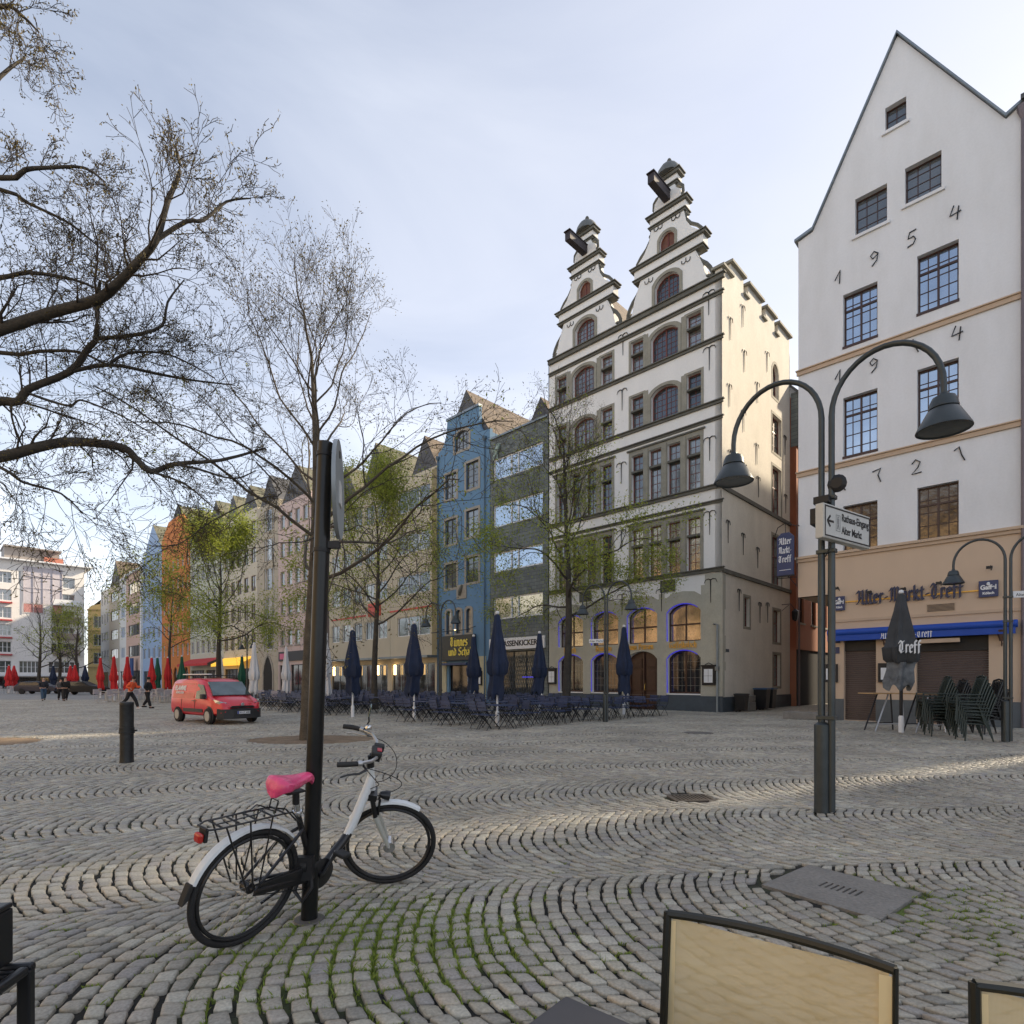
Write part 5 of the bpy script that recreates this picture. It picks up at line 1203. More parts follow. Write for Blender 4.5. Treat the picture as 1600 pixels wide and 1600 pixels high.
# ------------------------------------------------------------------ double arc street lamps
def lamp_post(label, loc, rotz=math.atan2(-.70, .716) , group='double arc street lamps on the square'):
    """local x: towards the right-hand lamp"""
    L = thing('street_lamp', label, 'street lamp', loc, rotz, group)
    MB().lathe([(.085, 0), (.085, 1.0), (.06, 1.02), (.045, 1.03)], (-.045, 0, 0), 16).build('base_sleeve', M_lampmetal, L, smooth=True)
    for s in (-1, 1):
        x0 = s * .052; pts = [(x0, 0, .02), (x0, 0, 1.0), (x0, 0, 2.5), (x0, 0, 3.6), (x0, 0, 4.5)]
        R = .51
        for k in range(1, 19):
            a = PI - PI * k / 18; pts.append((s * (.052 + R + R * math.cos(a)), 0, 4.5 + .58 * math.sin(a)))
        pts.append((s * (.052 + 2 * R), 0, 4.32))
        MB().tube(pts, [.039 if p[2] < 3.4 else .033 for p in pts[:5]] + [.030] * (len(pts) - 5), 10).build('pole', M_lampmetal, L, smooth=True)
        cx_ = s * (.052 + 2 * R)
        h = MB().lathe([(0.035, 4.4), (0.0425, 4.3745), (0.0978, 4.3533), (0.119, 4.3065), (0.1232, 4.2725), (0.1275, 4.264), (0.1292, 4.2428), (0.119, 4.2343), (0.1403, 4.2215), (0.2338, 4.0473), (0.2397, 4.026), (0.2295, 4.0302), (0.136, 4.196), (0.0, 4.2045)], (cx_, 0, 0), 28).build('lamp_shade', M_lampmetal, L, smooth=True)
        MB().lathe([(.0, 4.045), (.17, 4.05), (.222, 4.04), (.222, 4.05), (.0, 4.08)], (cx_, 0, 0), 24).build('diffuser', mat('lamp_glass', (.09, .095, .09), .25, .1, var=.2), h, smooth=True)
    m_ = MB()
    for z in (3.55, 2.95, 1.06): m_.box(-.1, .1, -.05, .05, z, z + .045)
    m_.build('clamp', M_lampmetal, L, bevel=.006)
    return L
g0 = Vector((3.58, 6.49, 0))
LAMP = lamp_post('near grey double lamp carrying the white arrow sign, right foreground', g0)
m_ = MB(); m_.box(-.14, .02, -.12, .06, 3.28, 3.46); m_.box(-.1, .06, -.14, .04, 3.5, 3.58); m_.lathe([(.0, 0), (.09, .02), (.1, .08), (.06, .1), (0, .1)], (.11, .06, 3.72), 14, M=Matrix.Rotation(PI / 2, 4, 'X'))
m_.tube([(.02, -.05, 3.25), (.06, -.08, 3.0), (.0, -.06, 2.9)], .008, 5)
m_.build('cable_box', M_blackiron, LAMP, bevel=.01)
for px, py, lab in ((947, 1128, 'double lamp with small white street sign in front of the twin gabled house'), (688, 1116, 'double lamp among the navy chairs before the beige fluted house'), (1575, 1159, 'double lamp at the right edge behind the stacked chairs'), (386, 1094, 'distant double lamp left of the white parasols near the red van')):
    L2 = copy_tree(LAMP); g = ground_at(px, py)
    for ch in list(L2.children):
        if ch.name.startswith('cable_box'): bpy.data.objects.remove(ch)
    L2.location = g; L2['label'] = lab
    if px in (947, 1575):
        z = 2.9 if px == 947 else 3.55
        s_ = MB(); s_.box(-.62, -.1, -.012, .012, z, z + .14) if px == 947 else s_.box(.1, .7, -.012, .012, z, z + .16)
        sg = s_.build('street_sign', M_whiteframe, L2, rotz=.5)
        put_text('lettering', 'Alter Markt', .075, M_blackiron, sg, (-.36 if px == 947 else .4, -.0145, z + .035), depth=.003)
# direction sign on the near lamp
D_ = thing('direction_sign', 'white arrow sign reading Rathaus-Eingang, Alter Markt clamped to the near lamp', 'sign', (3.34 + .03, 6.30 - .13, 3.06), math.atan2(.66, 1.0))
Wd, Hd = 1.03, .375
MB().box(0, Wd, -.0, .09, 0, Hd).build('sign_box', mat('sign_edge', (.55, .54, .5), .5), D_, bevel=.006)
MB().box(.012, Wd - .012, -.004, -.0005, .012, Hd - .012).build('sign_face', mat('sign_white', (.6, .6, .57), .45, var=.06, vs=6, fine=.05, bs=30), D_)
m_ = MB(); m_.ring([(.02, .02), (Wd - .02, .02), (Wd - .02, Hd - .02), (.02, Hd - .02)], [(.035, .035), (Wd - .035, .035), (Wd - .035, Hd - .035), (.035, Hd - .035)], -.0075, -.0045); m_.build('sign_border', M_blackiron, D_)
m_ = MB(); 
for a, b_ in (((.07, .19), (.2, .19)), ((.07, .19), (.13, .25)), ((.07, .19), (.13, .13))):
    d = Vector((b_[0] - a[0], b_[1] - a[1])).normalized() * .0; nn = Vector((-(b_[1] - a[1]), b_[0] - a[0])).normalized() * .011
    m_.prism([(a[0] + nn.x, a[1] + nn.y), (b_[0] + nn.x, b_[1] + nn.y), (b_[0] - nn.x, b_[1] - nn.y), (a[0] - nn.x, a[1] - nn.y)], -.0085 - (b_[1] - a[1]) * .004, -.0047)
m_.build('arrow', M_blackiron, D_)
m_ = MB(); m_.ring([(.25, .1), (.34, .1), (.34, .28), (.25, .28)], [(.255, .105), (.335, .105), (.335, .275), (.255, .275)], -.007, -.0047)
m_.prism([(.285, .245), (.305, .245), (.305, .262), (.285, .262)], -.007, -.0047); m_.prism([(.28, .18), (.31, .18), (.312, .24), (.278, .24)], -.0071, -.0047); m_.prism([(.272, .12), (.284, .12), (.3, .18), (.286, .18)], -.0072, -.0047); m_.prism([(.312, .12), (.322, .12), (.305, .18), (.294, .18)], -.0073, -.0047)
m_.build('walker_symbol', mat('sign_grey', (.25, .25, .25)), D_)
put_text('lettering', 'Rathaus-Eingang', .088, M_blackiron, D_, (.37, -.0065, .225), depth=.003, align='LEFT', sx=.78, bold=.001)
put_text('lettering', 'Alter Markt', .088, M_blackiron, D_, (.37, -.0065, .085), depth=.003, align='LEFT', sx=.78, bold=.001)
m_ = MB(); m_.box(.22, .3, .09, .2, .33, .36); m_.build('bracket', M_lampmetal, D_)

# ------------------------------------------------------------------ black sign pole seen from behind
PB = Vector((-1.275, 3.583, 0)); PT = Vector((-1.168, 3.57, 2.99))
SP = thing('sign_pole', 'leaning black sign pole in the foreground that the bicycle leans on', 'sign post', PB)
M_pole = mat('black_pole_paint', (.012, .013, .014), .28, .35, var=.3, vs=5, bump=.05, bs=60)
d = PT - PB
MB().tube([(0, 0, 0), d * .3, d * .55, d * .97, d], [.05, .05, .0485, .047, .0465], 24).build('pole', M_pole, SP, smooth=True)
m_ = MB()
for k in (.975, .775): c_ = d * k; m_.tube([c_ - d.normalized() * .012, c_ + d.normalized() * .012], .053, 20)
m_.build('clamp_band', M_blackiron, SP, smooth=True)
MB().lathe([(.095, 0), (.09, .008), (.06, .012)], n=24).build('base_ring', mat('worn_iron', (.12, .11, .10), .6, .4, var=.3), SP)
m_ = MB(); m_.tube([(-.02, -.06, .36), (.02, -.06, .36)], .05, 14); m_.box(-.05, .05, -.1, -.04, .28, .42); m_.tube([(-.03, -.075, .3), (-.05, -.11, .22), (0, -.12, .16), (.05, -.1, .24), (.04, -.075, .32)], .014, 6, closed=True)
m_.build('hinge_lock', M_blackiron, SP, smooth=True)
view = Vector((-.31, 1, 0)).normalized(); th = math.radians(-5.5)
dd = Vector((view.x * math.cos(th) - view.y * math.sin(th), view.x * math.sin(th) + view.y * math.cos(th), 0))
rz = math.atan2(dd.y, dd.x)
m_ = MB(); m_.lathe([(.0, -.004), (.292, -.004), (.3, -.012), (.3, .012), (.285, .008), (.0, .006)], n=48, M=Matrix.Rotation(PI / 2, 4, 'X'))
disc = m_.build('sign_disc', mat('sign_back_grey', (.30, .33, .35), .5, .3, var=.1, vs=3), SP, smooth=True, loc=(d.x * .9 + .085, d.y * .9 + .02, 2.70), rotz=rz)
for s in (-1, 1):
    m_ = MB(); m_.box(-.06, .06, -.014 * s - .001, -.0055 * s, -.09, .05); 
    if s == 1: m_.build('sticker', mat('white_sticker', (.6, .6, .58)), disc, loc=(.02, 0, 0))
m_ = MB()
for z in (2.92, 2.32 + .03): m_.box(d.x * .9 - .01, d.x * .9 + .1, d.y * .9 - .02, d.y * .9 + .02, z - .02, z + .02)
m_.build('sign_bracket', M_blackiron, SP)

# ------------------------------------------------------------------ bollard
g = ground_at(198, 1191)
B = thing('bollard', 'squat black iron bollard with a hinge ring, standing alone on the left', 'bollard', g, .2)
M_boll = mat('black_bollard_paint', (.016, .018, .02), .45, .2, var=.5, vs=7, bump=.25, bs=25, dirt=(.008, .009, .01))
MB().lathe([(.118, 0), (.112, .05), (.109, .5), (.109, .56)], n=20).build('lower_post', M_boll, B, smooth=True)
MB().lathe([(.113, .6), (.113, 1.05), (.115, 1.06), (.115, 1.1), (.105, 1.112), (.0, 1.114)], n=20).build('upper_post', M_boll, B, smooth=True)
m_ = MB(); m_.lathe([(.11, .53), (.128, .535), (.128, .56), (.122, .565), (.122, .64), (.113, .645)], n=20); m_.box(.1, .17, -.02, .02, .57, .6); m_.build('hinge_ring', M_boll, B, smooth=True)

# ------------------------------------------------------------------ bicycle
def bicycle():
    rc = Vector((-1.555, 3.262, 0)); hd = Vector((.505, .863, 0)).normalized()
    Bk = thing('bicycle', 'white and black step-through city bicycle with pink saddle cover, leaning on the black pole', 'bicycle', rc)
    lean = math.radians(11)
    # local frame: x forward, y left, z up; lean to the right (about the ground line)
    Bk.rotation_euler = (Matrix.Rotation(math.atan2(hd.y, hd.x), 3, 'Z') @ Matrix.Rotation(lean, 3, 'X')).to_euler()
    R = .34; WB = 1.12
    M_tyre = mat('tyre_rubber', (.016, .016, .017), .75, var=.3, vs=8, bump=.3, bs=80)
    M_alu = mat('dull_aluminium', (.42, .43, .44), .35, .8, var=.1)
    M_wpaint = mat('white_bike_paint', (.68, .70, .70), .3, var=.05, spec=.6, fine=.06)
    M_bpaint = mat('black_bike_paint', (.014, .014, .016), .3, .1, var=.3, spec=.6)
    M_chrome = mat('chrome', (.6, .6, .6), .18, .95, var=.1)
    M_rub = mat('black_rubber_grip', (.02, .02, .02), .7)
    def circ(r, n=56, y=0): return [(r * math.cos(2 * PI * k / n), y, r * math.sin(2 * PI * k / n)) for k in range(n)]
    def wheel(parent, c, name='wheel', rot=None):
        w = MB().tube(circ(R - .0185), .019, 10, closed=True).build(name, M_tyre, parent, smooth=True, loc=c)
        m_ = MB(); m_.tube(circ(R - .047, 56, .007), .008, 6, closed=True); m_.tube(circ(R - .047, 56, -.007), .008, 6, closed=True); m_.tube(circ(R - .053), .009, 6, closed=True)
        m_.build('rim', mat('black_rim', (.05, .05, .052), .35, .6), w, smooth=True)
        m_ = MB(); r_ = R - .055
        for k in range(32):
            a = 2 * PI * k / 32; s = 1 if k % 2 else -1; a2 = a + (.9 if (k // 2) % 2 else -.9)
            m_.tube([(.025 * math.cos(a2), s * .028, .025 * math.sin(a2)), (r_ * math.cos(a), 0, r_ * math.sin(a))], .0011, 4, cap=False)
        m_.build('spokes', M_alu, w)
        m_ = MB(); m_.tube([(0, -.05, 0), (0, -.033, 0), (0, -.03, 0), (0, .03, 0), (0, .033, 0), (0, .05, 0)], [.008, .012, .03, .03, .012, .008], 14); m_.build('hub', M_bpaint if c[0] < .5 and parent is Bk else M_alu, w, smooth=True)
        return w
    def arc(cx_, cz_, r, a0, a1, n=20): return [(cx_ + r * math.cos(math.radians(a0 + (a1 - a0) * k / n)), 0, cz_ + r * math.sin(math.radians(a0 + (a1 - a0) * k / n))) for k in range(n + 1)]
    def fender(pts, cx_, cz_, w=.027, name='fender', parent=None, m=None, loc=None):
        m_ = MB(); N = len(pts); vs = []
        for p in pts:
            n_ = Vector((p[0] - cx_, 0, p[2] - cz_)).normalized()
            for (yy, dr) in ((-w, -.014), (-w * .75, 0), (0, .006), (w * .75, 0), (w, -.014)): vs.append((p[0] + n_.x * dr, yy, p[2] + n_.z * dr))
            for (yy, dr) in ((w * .93, -.016), (0, .002), (-w * .93, -.016)): vs.append((p[0] + n_.x * dr, yy, p[2] + n_.z * dr))
        fs = [(i * 8 + k, i * 8 + (k + 1) % 8, (i + 1) * 8 + (k + 1) % 8, (i + 1) * 8 + k) for i in range(N - 1) for k in range(8)]
        fs += [tuple(range(8)), tuple(range((N - 1) * 8, N * 8))]
        m_.add(vs, fs); return m_.build(name, m or M_wpaint, parent, smooth=True, loc=loc)
    wheel(Bk, (0, 0, R))
    # frame
    BBk = (.47, 0, .30); ST = (.295, 0, .70); HTt, HTb = Vector((.855, 0, .93)), Vector((.905, 0, .76))
    fr = MB()
    fr.tube([BBk, (.43, 0, .38), (.30, 0, .68), (.285, 0, .72)], [.024, .02, .018, .018], 12)
    for s in (-1, 1):
        fr.tube([(.44, s * .035, .30), (.3, s * .05, .31), (0, s * .066, R)], [.014, .012, .010], 8)
        fr.tube([(.325, s * .02, .61), (.22, s * .055, .55), (0, s * .066, R)], [.011, .010, .009], 8)
    fr.tube([BBk, (.58, 0, .33), (.70, 0, .44), (.735, 0, .485)], [.03, .03, .03, .03], 12)
    fr.build('frame', M_bpaint, Bk, smooth=True)
    dt = MB(); dt.tube([(.715, 0, .46), (.76, 0, .535), (.865, 0, .80), (.88, 0, .86)], [.027, .032, .032, .028], 14); dt.tube([HTb, HTt], .024, 12); dt.build('down_tube', M_wpaint, Bk, smooth=True)
    # chain guard, crank, pedals
    cg = MB(); cg.prism([(.0, R - .035), (.5, .25), (.56, .29), (.55, .35), (.48, .38), (.02, R + .03)], -.062, -.046); cg.build('chain_guard', M_bpaint, Bk, bevel=.01)
    ck = MB(); ck.tube([(.47, -.09, .30), (.47, .09, .30)], .02, 10)
    ck.tube([(.47, -.085, .30), (.555, -.09, .435)], .011, 8); ck.tube([(.47, .085, .30), (.385, .09, .165)], .011, 8)
    ck.lathe([(.0, -.004), (.095, -.003), (.1, 0), (.095, .003), (0, .004)], (.47, -.07, .30), 28, M=Matrix.Rotation(PI / 2, 4, 'X'))
    cr_ = ck.build('crank', M_bpaint, Bk, smooth=True)
    for (x, y, z) in ((.555, -.145, .435), (.385, .145, .165)):
        p_ = MB(); p_.box(x - .04, x + .04, y - .045, y + .045, z - .012, z + .012); p_.build('pedal', M_rub, cr_, bevel=.008)
    ch = MB(); ch.tube([(.47, -.056, .395), (0, -.056, R + .03)], .004, 4); ch.tube([(.47, -.056, .205), (0, -.056, R - .03)], .004, 4); ch.build('chain', M_blackiron, Bk)
    # seat post, saddle with crumpled cover
    sp = MB(); sp.tube([(.29, 0, .70), (.262, 0, .79)], .0185, 12); sp.tube([(.288, 0, .712), (.283, 0, .73)], .026, 12); sp.tube([(.28, -.03, .72), (.28, .035, .72)], .008, 6); sp.build('seat_post', M_chrome, Bk, smooth=True)
    su = MB(); su.tube([(.264, 0, .78), (.25, 0, .86)], .021, 10); su.box(.17, .3, -.03, .03, .855, .865); su.build('seat_clamp', M_blackiron, Bk, smooth=True)
    sd = MB(); rng = random.Random(3); N = 17; ring = 22; vs = []
    for i in range(N):
        u = i / (N - 1); x = .08 + u * .29
        w_ = .118 * (1 - .15 * (1 - u)) if u < .25 else .105 * (1 - ((u - .25) / .75) ** .75 * .80)
        if u < .12: w_ *= .45 + .55 * math.sqrt(u / .12)
        if u > .95: w_ *= .75
        zt_ = .975 - .018 * math.sin(u * PI) + (0 if u < .85 else -.05 * ((u - .85) / .15) ** 2) - (.04 * (1 - u / .1) if u < .1 else 0)
        dp = .105 * (1 - .5 * u)
        for k in range(ring):
            a = 2 * PI * k / ring; c_, s_ = math.cos(a), math.sin(a)
            wr = 1 + (.055 * math.sin(k * 4.1 + i * 1.2) + rng.uniform(-.03, .03)) * (1 if s_ < .35 else .25)
            vs.append((x, w_ * c_ * wr * (1 if s_ > 0 else (1 - .45 * (-s_) ** 2)), zt_ + (s_ - 1) * dp * (.28 if s_ > 0 else .5) * wr - (.0)))
    fs = [(i * ring + k, i * ring + (k + 1) % ring, (i + 1) * ring + (k + 1) % ring, (i + 1) * ring + k) for i in range(N - 1) for k in range(ring)] + [tuple(range(ring)), tuple(range((N - 1) * ring, N * ring))]
    sd.add(vs, fs); M_pink = mat('pink_plastic_cover', (.72, .065, .19), .3, var=.22, vs=9, bump=.5, bs=22, spec=.7)
    so = sd.build('saddle_cover', M_pink, Bk, smooth=True); sub = so.modifiers.new('s', 'SUBSURF'); sub.levels = 1; sub.render_levels = 1
    # rear fender, mud flap, carrier, tail light
    fender(arc(0, R, R + .022, 30, 160), 0, R, .03, 'rear_fender', Bk)
    m_ = MB(); m_.prism([(-.352, R + .135), (-.33, R + .125), (-.352, R + .05), (-.385, R + .02), (-.372, R + .07)], -.024, .024); m_.prism([(-.33, .17), (-.30, .19), (-.355, .06), (-.41, .05)], -.029, .029) if False else None
    m_.build('mud_flap', M_rub, Bk, bevel=.006)
    ca = MB(); zt_ = .765
    for s in (-1, 1):
        ca.tube([(.22, s * .03, zt_ - .02), (.12, s * .065, zt_), (-.26, s * .065, zt_), (-.31, s * .04, zt_ - .005)], .0055, 6)
        for xx in (-.22, -.08, .06): ca.tube([(xx, s * .065, zt_), (xx * .25, s * .075, R + .02)], .005, 6)
        ca.tube([(.22, s * .03, zt_ - .02), (.3, s * .02, .66)], .005, 6)
        ca.tube([(.1, s * .03, zt_ + .01), (.02, s * .035, zt_ + .045), (-.02, s * .035, zt_ + .02), (-.25, s * .03, zt_ + .012)], .004, 6)
    for xx in (-.31, -.24, -.14, -.04, .06, .14): ca.tube([(xx, -.065 if xx > -.3 else -.04, zt_), (xx, .065 if xx > -.3 else .04, zt_)], .0055, 6)
    ca.tube([(.1, -.03, zt_), (.11, -.03, zt_ + .07), (.11, .03, zt_ + .07), (.1, .03, zt_)], .0045, 6)
    ca.build('luggage_rack', M_bpaint, Bk, smooth=True)
    tl = MB(); tl.box(-.338, -.31, -.03, .03, .685, .74); tl.build('tail_light', mat('red_lens', (.42, .02, .015), .2, var=.15, spec=.8), Bk, bevel=.014)
    MB().box(-.309, -.29, -.03, .03, .685, .76).build('light_mount', M_rub, Bk, bevel=.005)
    # steering assembly turned to the right
    axis = (HTt - HTb).normalized(); steer = bpy.data.objects.new('steering', None); 
    A = MB()
    def T(M_, p): return M_ @ Vector(p)
    ang = math.radians(-46)
    Mst = Matrix.Translation(HTb) @ Matrix.Rotation(ang, 4, axis) @ Matrix.Translation(-HTb)
    hubF = Vector((WB, 0, R)) 
    # fork
    crown = HTb - axis * .03
    fk = MB(); fk.xf = Mst
    for s in (-1, 1):
        fk.tube([crown + Vector((0, s * .05, -.01)), crown + Vector((0, s * .05, 0)) * 1 - axis * .17 + Vector((.01, 0, 0)), ], .017, 10, 1)
        fk.tube([crown + Vector((.01, s * .05, 0)) - axis * .16, hubF + Vector((-.02, s * .052, .03)), hubF + Vector((0, s * .052, 0))], [.021, .015, .01], 10, 0)
    fk.box(crown.x - .03, crown.x + .03, -.07, .07, crown.z - .025, crown.z + .02, 1)
    fk.build('fork', [mat('silver_white_fork', (.55, .55, .50), .35, .2), M_bpaint], Bk, smooth=True)
    wf = wheel(Bk, (0, 0, 0)); 
    wf.matrix_local = Mst @ Matrix.Translation(hubF)
    dyn = MB(); dyn.tube([(0, -.045, 0), (0, .045, 0)], .042, 18); dyn.tube([(0, -.07, 0), (0, .07, 0)], .012, 10); dyn.build('hub_dynamo', M_chrome, wf, smooth=True)
    ff = fender(arc(0, 0, R + .022, 66, 152, 16), 0, 0, .03, 'front_fender', Bk); ff.matrix_local = Mst @ Matrix.Translation(hubF)
    # quill, stem, bar
    st = MB(); st.xf = Mst; topq = HTt + axis * .085
    st.tube([HTt, topq], .014, 10); st.tube([HTt - axis * .0, HTt + axis * .035], .027, 12); st.tube([topq, topq + Vector((.04, 0, .01))], .018, 10)
    clampc = topq + Vector((.04, 0, .01)); st.box(clampc.x - .03, clampc.x + .03, -.035, .035, clampc.z - .03, clampc.z + .035)
    st.build('stem', M_bpaint, Bk, smooth=True)
    hb = MB(); hb.xf = Mst; c_ = clampc
    for s in (-1, 1):
        hb.tube([c_, c_ + Vector((0, s * .06, .01)), c_ + Vector((-.005, s * .13, .045)), c_ + Vector((-.04, s * .21, .055)), c_ + Vector((-.12, s * .265, .05))], .0115, 10)
        hb.tube([c_ + Vector((-.10, s * .255, .052)), c_ + Vector((-.125, s * .268, .05))], .02, 10)
    hb.build('handlebar', M_alu, Bk, smooth=True)
    for s in (-1, 1):
        gp = MB(); gp.xf = Mst; gp.tube([c_ + Vector((-.12, s * .265, .05)), c_ + Vector((-.18, s * .285, .045)), c_ + Vector((-.245, s * .295, .035))], [.0165, .0175, .0165], 12); gp.build('grip', M_rub, Bk, smooth=True)
        lv = MB(); lv.xf = Mst; lv.tube([c_ + Vector((-.09, s * .245, .04)), c_ + Vector((-.06, s * .26, .015)), c_ + Vector((-.1, s * .29, -.005)), c_ + Vector((-.17, s * .32, -.01)), c_ + Vector((-.21, s * .33, -.03))], [.009, .012, .008, .006, .006], 8); lv.build('brake_lever', M_bpaint if s < 0 else M_alu, Bk, smooth=True)
    bl = MB(); bl.lathe([(.0, .022), (.018, .018), (.026, .004), (.026, -.004), (.0, -.006)], (0, 0, 0), 16); bo = bl.build('bell', M_chrome, Bk, smooth=True); bo.matrix_local = Mst @ Matrix.Translation(c_ + Vector((-.075, .235, .085)))
    mr_ = MB(); mr_.xf = Mst; mr_.tube([c_ + Vector((-.1, .25, .055)), c_ + Vector((-.08, .27, .12)), c_ + Vector((-.09, .28, .155))], .006, 6)
    mr_.build('mirror_stalk', M_rub, Bk, smooth=True)
    mm_ = MB(); mm_.box(-.006, .006, -.03, .03, -.0, .085); mo = mm_.build('mirror', mat('mirror_glass', (.2, .26, .25), .05, .9), Bk, bevel=.004); mo.matrix_local = Mst @ Matrix.Translation(c_ + Vector((-.09, .285, .155)))
    bx = MB(); bx.xf = Mst; bx.box(c_.x - .035, c_.x + .035, -.06, .06, c_.z + .012, c_.z + .045); bx.box(c_.x - .02, c_.x + .05, .05, .1, c_.z + .0, c_.z + .05); bx.build('light_battery_box', M_rub, Bk, bevel=.008)
    rd = MB(); rd.xf = Mst; rd.box(c_.x + .0, c_.x + .03, -.03, .015, c_.z + .046, c_.z + .05); rd.build('red_button', mat('red_plastic', (.4, .03, .04), .4), Bk)
    hl = MB(); hl.lathe([(.018, -.04), (.034, 0), (.036, .03), (.0, .032)], (0, 0, 0), 14); ho = hl.build('headlight', M_bpaint, Bk, smooth=True); ho.matrix_local = Mst @ Matrix.Translation(crown + Vector((.09, 0, .0))) @ Matrix.Rotation(PI / 2, 4, 'Y')
    # cables
    cb = MB()
    p0 = Mst @ (c_ + Vector((-.07, -.245, .02))); p1 = Mst @ (c_ + Vector((-.07, .245, .02))); fe = Mst @ (crown + Vector((.03, 0, -.02)))
    def bez(a, b_, c2, d2, n=14): return [((1 - t) ** 3) * Vector(a) + 3 * (1 - t) ** 2 * t * Vector(b_) + 3 * (1 - t) * t * t * Vector(c2) + t ** 3 * Vector(d2) for t in [k / n for k in range(n + 1)]]
    fw_ = Mst.to_3x3() @ Vector((1, 0, 0))
    cb.tube(bez(p0, p0 + fw_ * .25 + Vector((0, 0, -.02)), fe + fw_ * .28 + Vector((0, 0, .12)), fe), .003, 5, cap=False)
    cb.tube(bez(p1, p1 + fw_ * .3, HTt + fw_ * .25 - Vector((0, 0, .1)), HTb + Vector((-.03, .02, .05))), .003, 5, cap=False)
    cb.tube(bez(p0, p0 + fw_ * .12 - Vector((0, 0, .12)), HTt + fw_ * .1 - Vector((0, 0, .1)), (.85, -.03, .78)), .003, 5, cap=False)
    cb.build('cables', M_rub, Bk, smooth=True)
    # v-brake, stand
    vb = MB(); vb.xf = Mst
    for s in (-1, 1): vb.tube([crown + Vector((.035, s * .045, -.02)) - axis * .12, crown + Vector((.05, s * .04, 0)) - axis * .02], .009, 6)
    vb.build('front_brake', M_bpaint, Bk, smooth=True)
    ks = MB(); ks.tube([(.41, .05, .27), (.2, .12, .12)], .009, 8); ks.build('kickstand', M_bpaint, Bk, smooth=True)
bicycle()
# ------------------------------------------------------------------ trees
M_bark = mat('tree_bark', (.10, .082, .06), .9, var=.35, vs=4, bump=.7, bs=28, fine=.35)
M_barkd = mat('dark_bark', (.06, .052, .042), .9, var=.35, vs=4, bump=.6, bs=28, fine=.3)
M_twig = mat('twig_bark', (.05, .04, .032), .9, var=.3)
def leafmat(name, a, b_, tr=.35):
    m = bpy.data.materials.new(name); m.use_nodes = True; n, l = m.node_tree.nodes, m.node_tree.links
    b = n['Principled BSDF']; b.inputs['Roughness'].default_value = .6; ge = n.new('ShaderNodeNewGeometry'); r = n.new('ShaderNodeValToRGB')
    r.color_ramp.elements[0].color = (*a, 1); r.color_ramp.elements[1].color = (*b_, 1); l.new(ge.outputs['Random Per Island'], r.inputs['Fac']); l.new(r.outputs['Color'], b.inputs['Base Color'])
    t = n.new('ShaderNodeBsdfTranslucent'); l.new(r.outputs['Color'], t.inputs['Color']); mx_ = n.new('ShaderNodeMixShader'); mx_.inputs[0].default_value = tr
    l.new(b.outputs[0], mx_.inputs[1]); l.new(t.outputs[0], mx_.inputs[2]); l.new(mx_.outputs[0], n['Material Output'].inputs['Surface']); MATS[name] = m; return m
M_bud = leafmat('brown_green_buds', (.06, .045, .02), (.19, .15, .035))
M_leaf = leafmat('fresh_spring_leaves', (.17, .22, .025), (.38, .42, .06), .5)

class TubeSet:      # fast many-tube mesh
    def __init__(s): s.V = []; s.F = []; s.n = 0
    def add(s, P, R, k):
        P = np.asarray(P, float); N = len(P); d = np.empty_like(P); d[1:-1] = P[2:] - P[:-2]; d[0] = P[1] - P[0]; d[-1] = P[-1] - P[-2]
        d /= np.linalg.norm(d, axis=1, keepdims=True) + 1e-9
        ref = np.array([0, 0, 1.0]) if abs(d[0, 2]) < .8 else np.array([1.0, 0, 0])
        a = np.cross(d, ref); a /= np.linalg.norm(a, axis=1, keepdims=True) + 1e-9; b_ = np.cross(d, a)
        t = np.arange(k) * 2 * PI / k; R = np.asarray(R)[:, None, None]
        V = P[:, None, :] + R * (a[:, None, :] * np.cos(t)[None, :, None] + b_[:, None, :] * np.sin(t)[None, :, None])
        s.V.append(V.reshape(-1, 3)); i = np.arange(N - 1)[:, None] * k; j = np.arange(k)[None]; j2 = (j + 1) % k
        F = np.stack([i + j, i + j2, i + k + j2, i + k + j], -1).reshape(-1, 4) + s.n; s.F.append(F); s.n += N * k
    def build(s, name, m, parent, smooth=True):
        V = np.concatenate(s.V); F = np.concatenate(s.F); return quadmesh(name, V, F, m, parent, smooth)
def quadmesh(name, V, F, m, parent, smooth=False):
    me = bpy.data.meshes.new(name); me.vertices.add(len(V)); me.vertices.foreach_set('co', V.reshape(-1).astype(np.float32))
    me.loops.add(F.size); me.loops.foreach_set('vertex_index', F.reshape(-1).astype(np.int32)); me.polygons.add(len(F))
    me.polygons.foreach_set('loop_start', (np.arange(len(F)) * 4).astype(np.int32)); me.polygons.foreach_set('loop_total', np.full(len(F), 4, np.int32))
    me.polygons.foreach_set('use_smooth', [smooth] * len(F)); me.materials.append(m); me.update(calc_edges=True)
    o = bpy.data.objects.new(name, me); return link(o, parent)
def leaves_mesh(name, pts, size, m, parent, seed=0, per=3, spread=.1):
    rng = np.random.default_rng(seed); P = np.repeat(np.asarray(pts), per, 0); N = len(P)
    P = P + rng.normal(0, spread, P.shape); a = rng.normal(0, 1, (N, 3)); a /= np.linalg.norm(a, axis=1, keepdims=True)
    b_ = rng.normal(0, 1, (N, 3)); b_ -= a * (a * b_).sum(1, keepdims=True); b_ /= np.linalg.norm(b_, axis=1, keepdims=True)
    s = size * rng.uniform(.5, 1.3, (N, 1)); w = s * .42
    V = np.stack([P - a * s * .5, P + b_ * w * .5 - a * s * .05, P + a * s * .5, P - b_ * w * .5 - a * s * .05], 1).reshape(-1, 3)
    return quadmesh(name, V, np.arange(N * 4).reshape(-1, 4), m, parent)

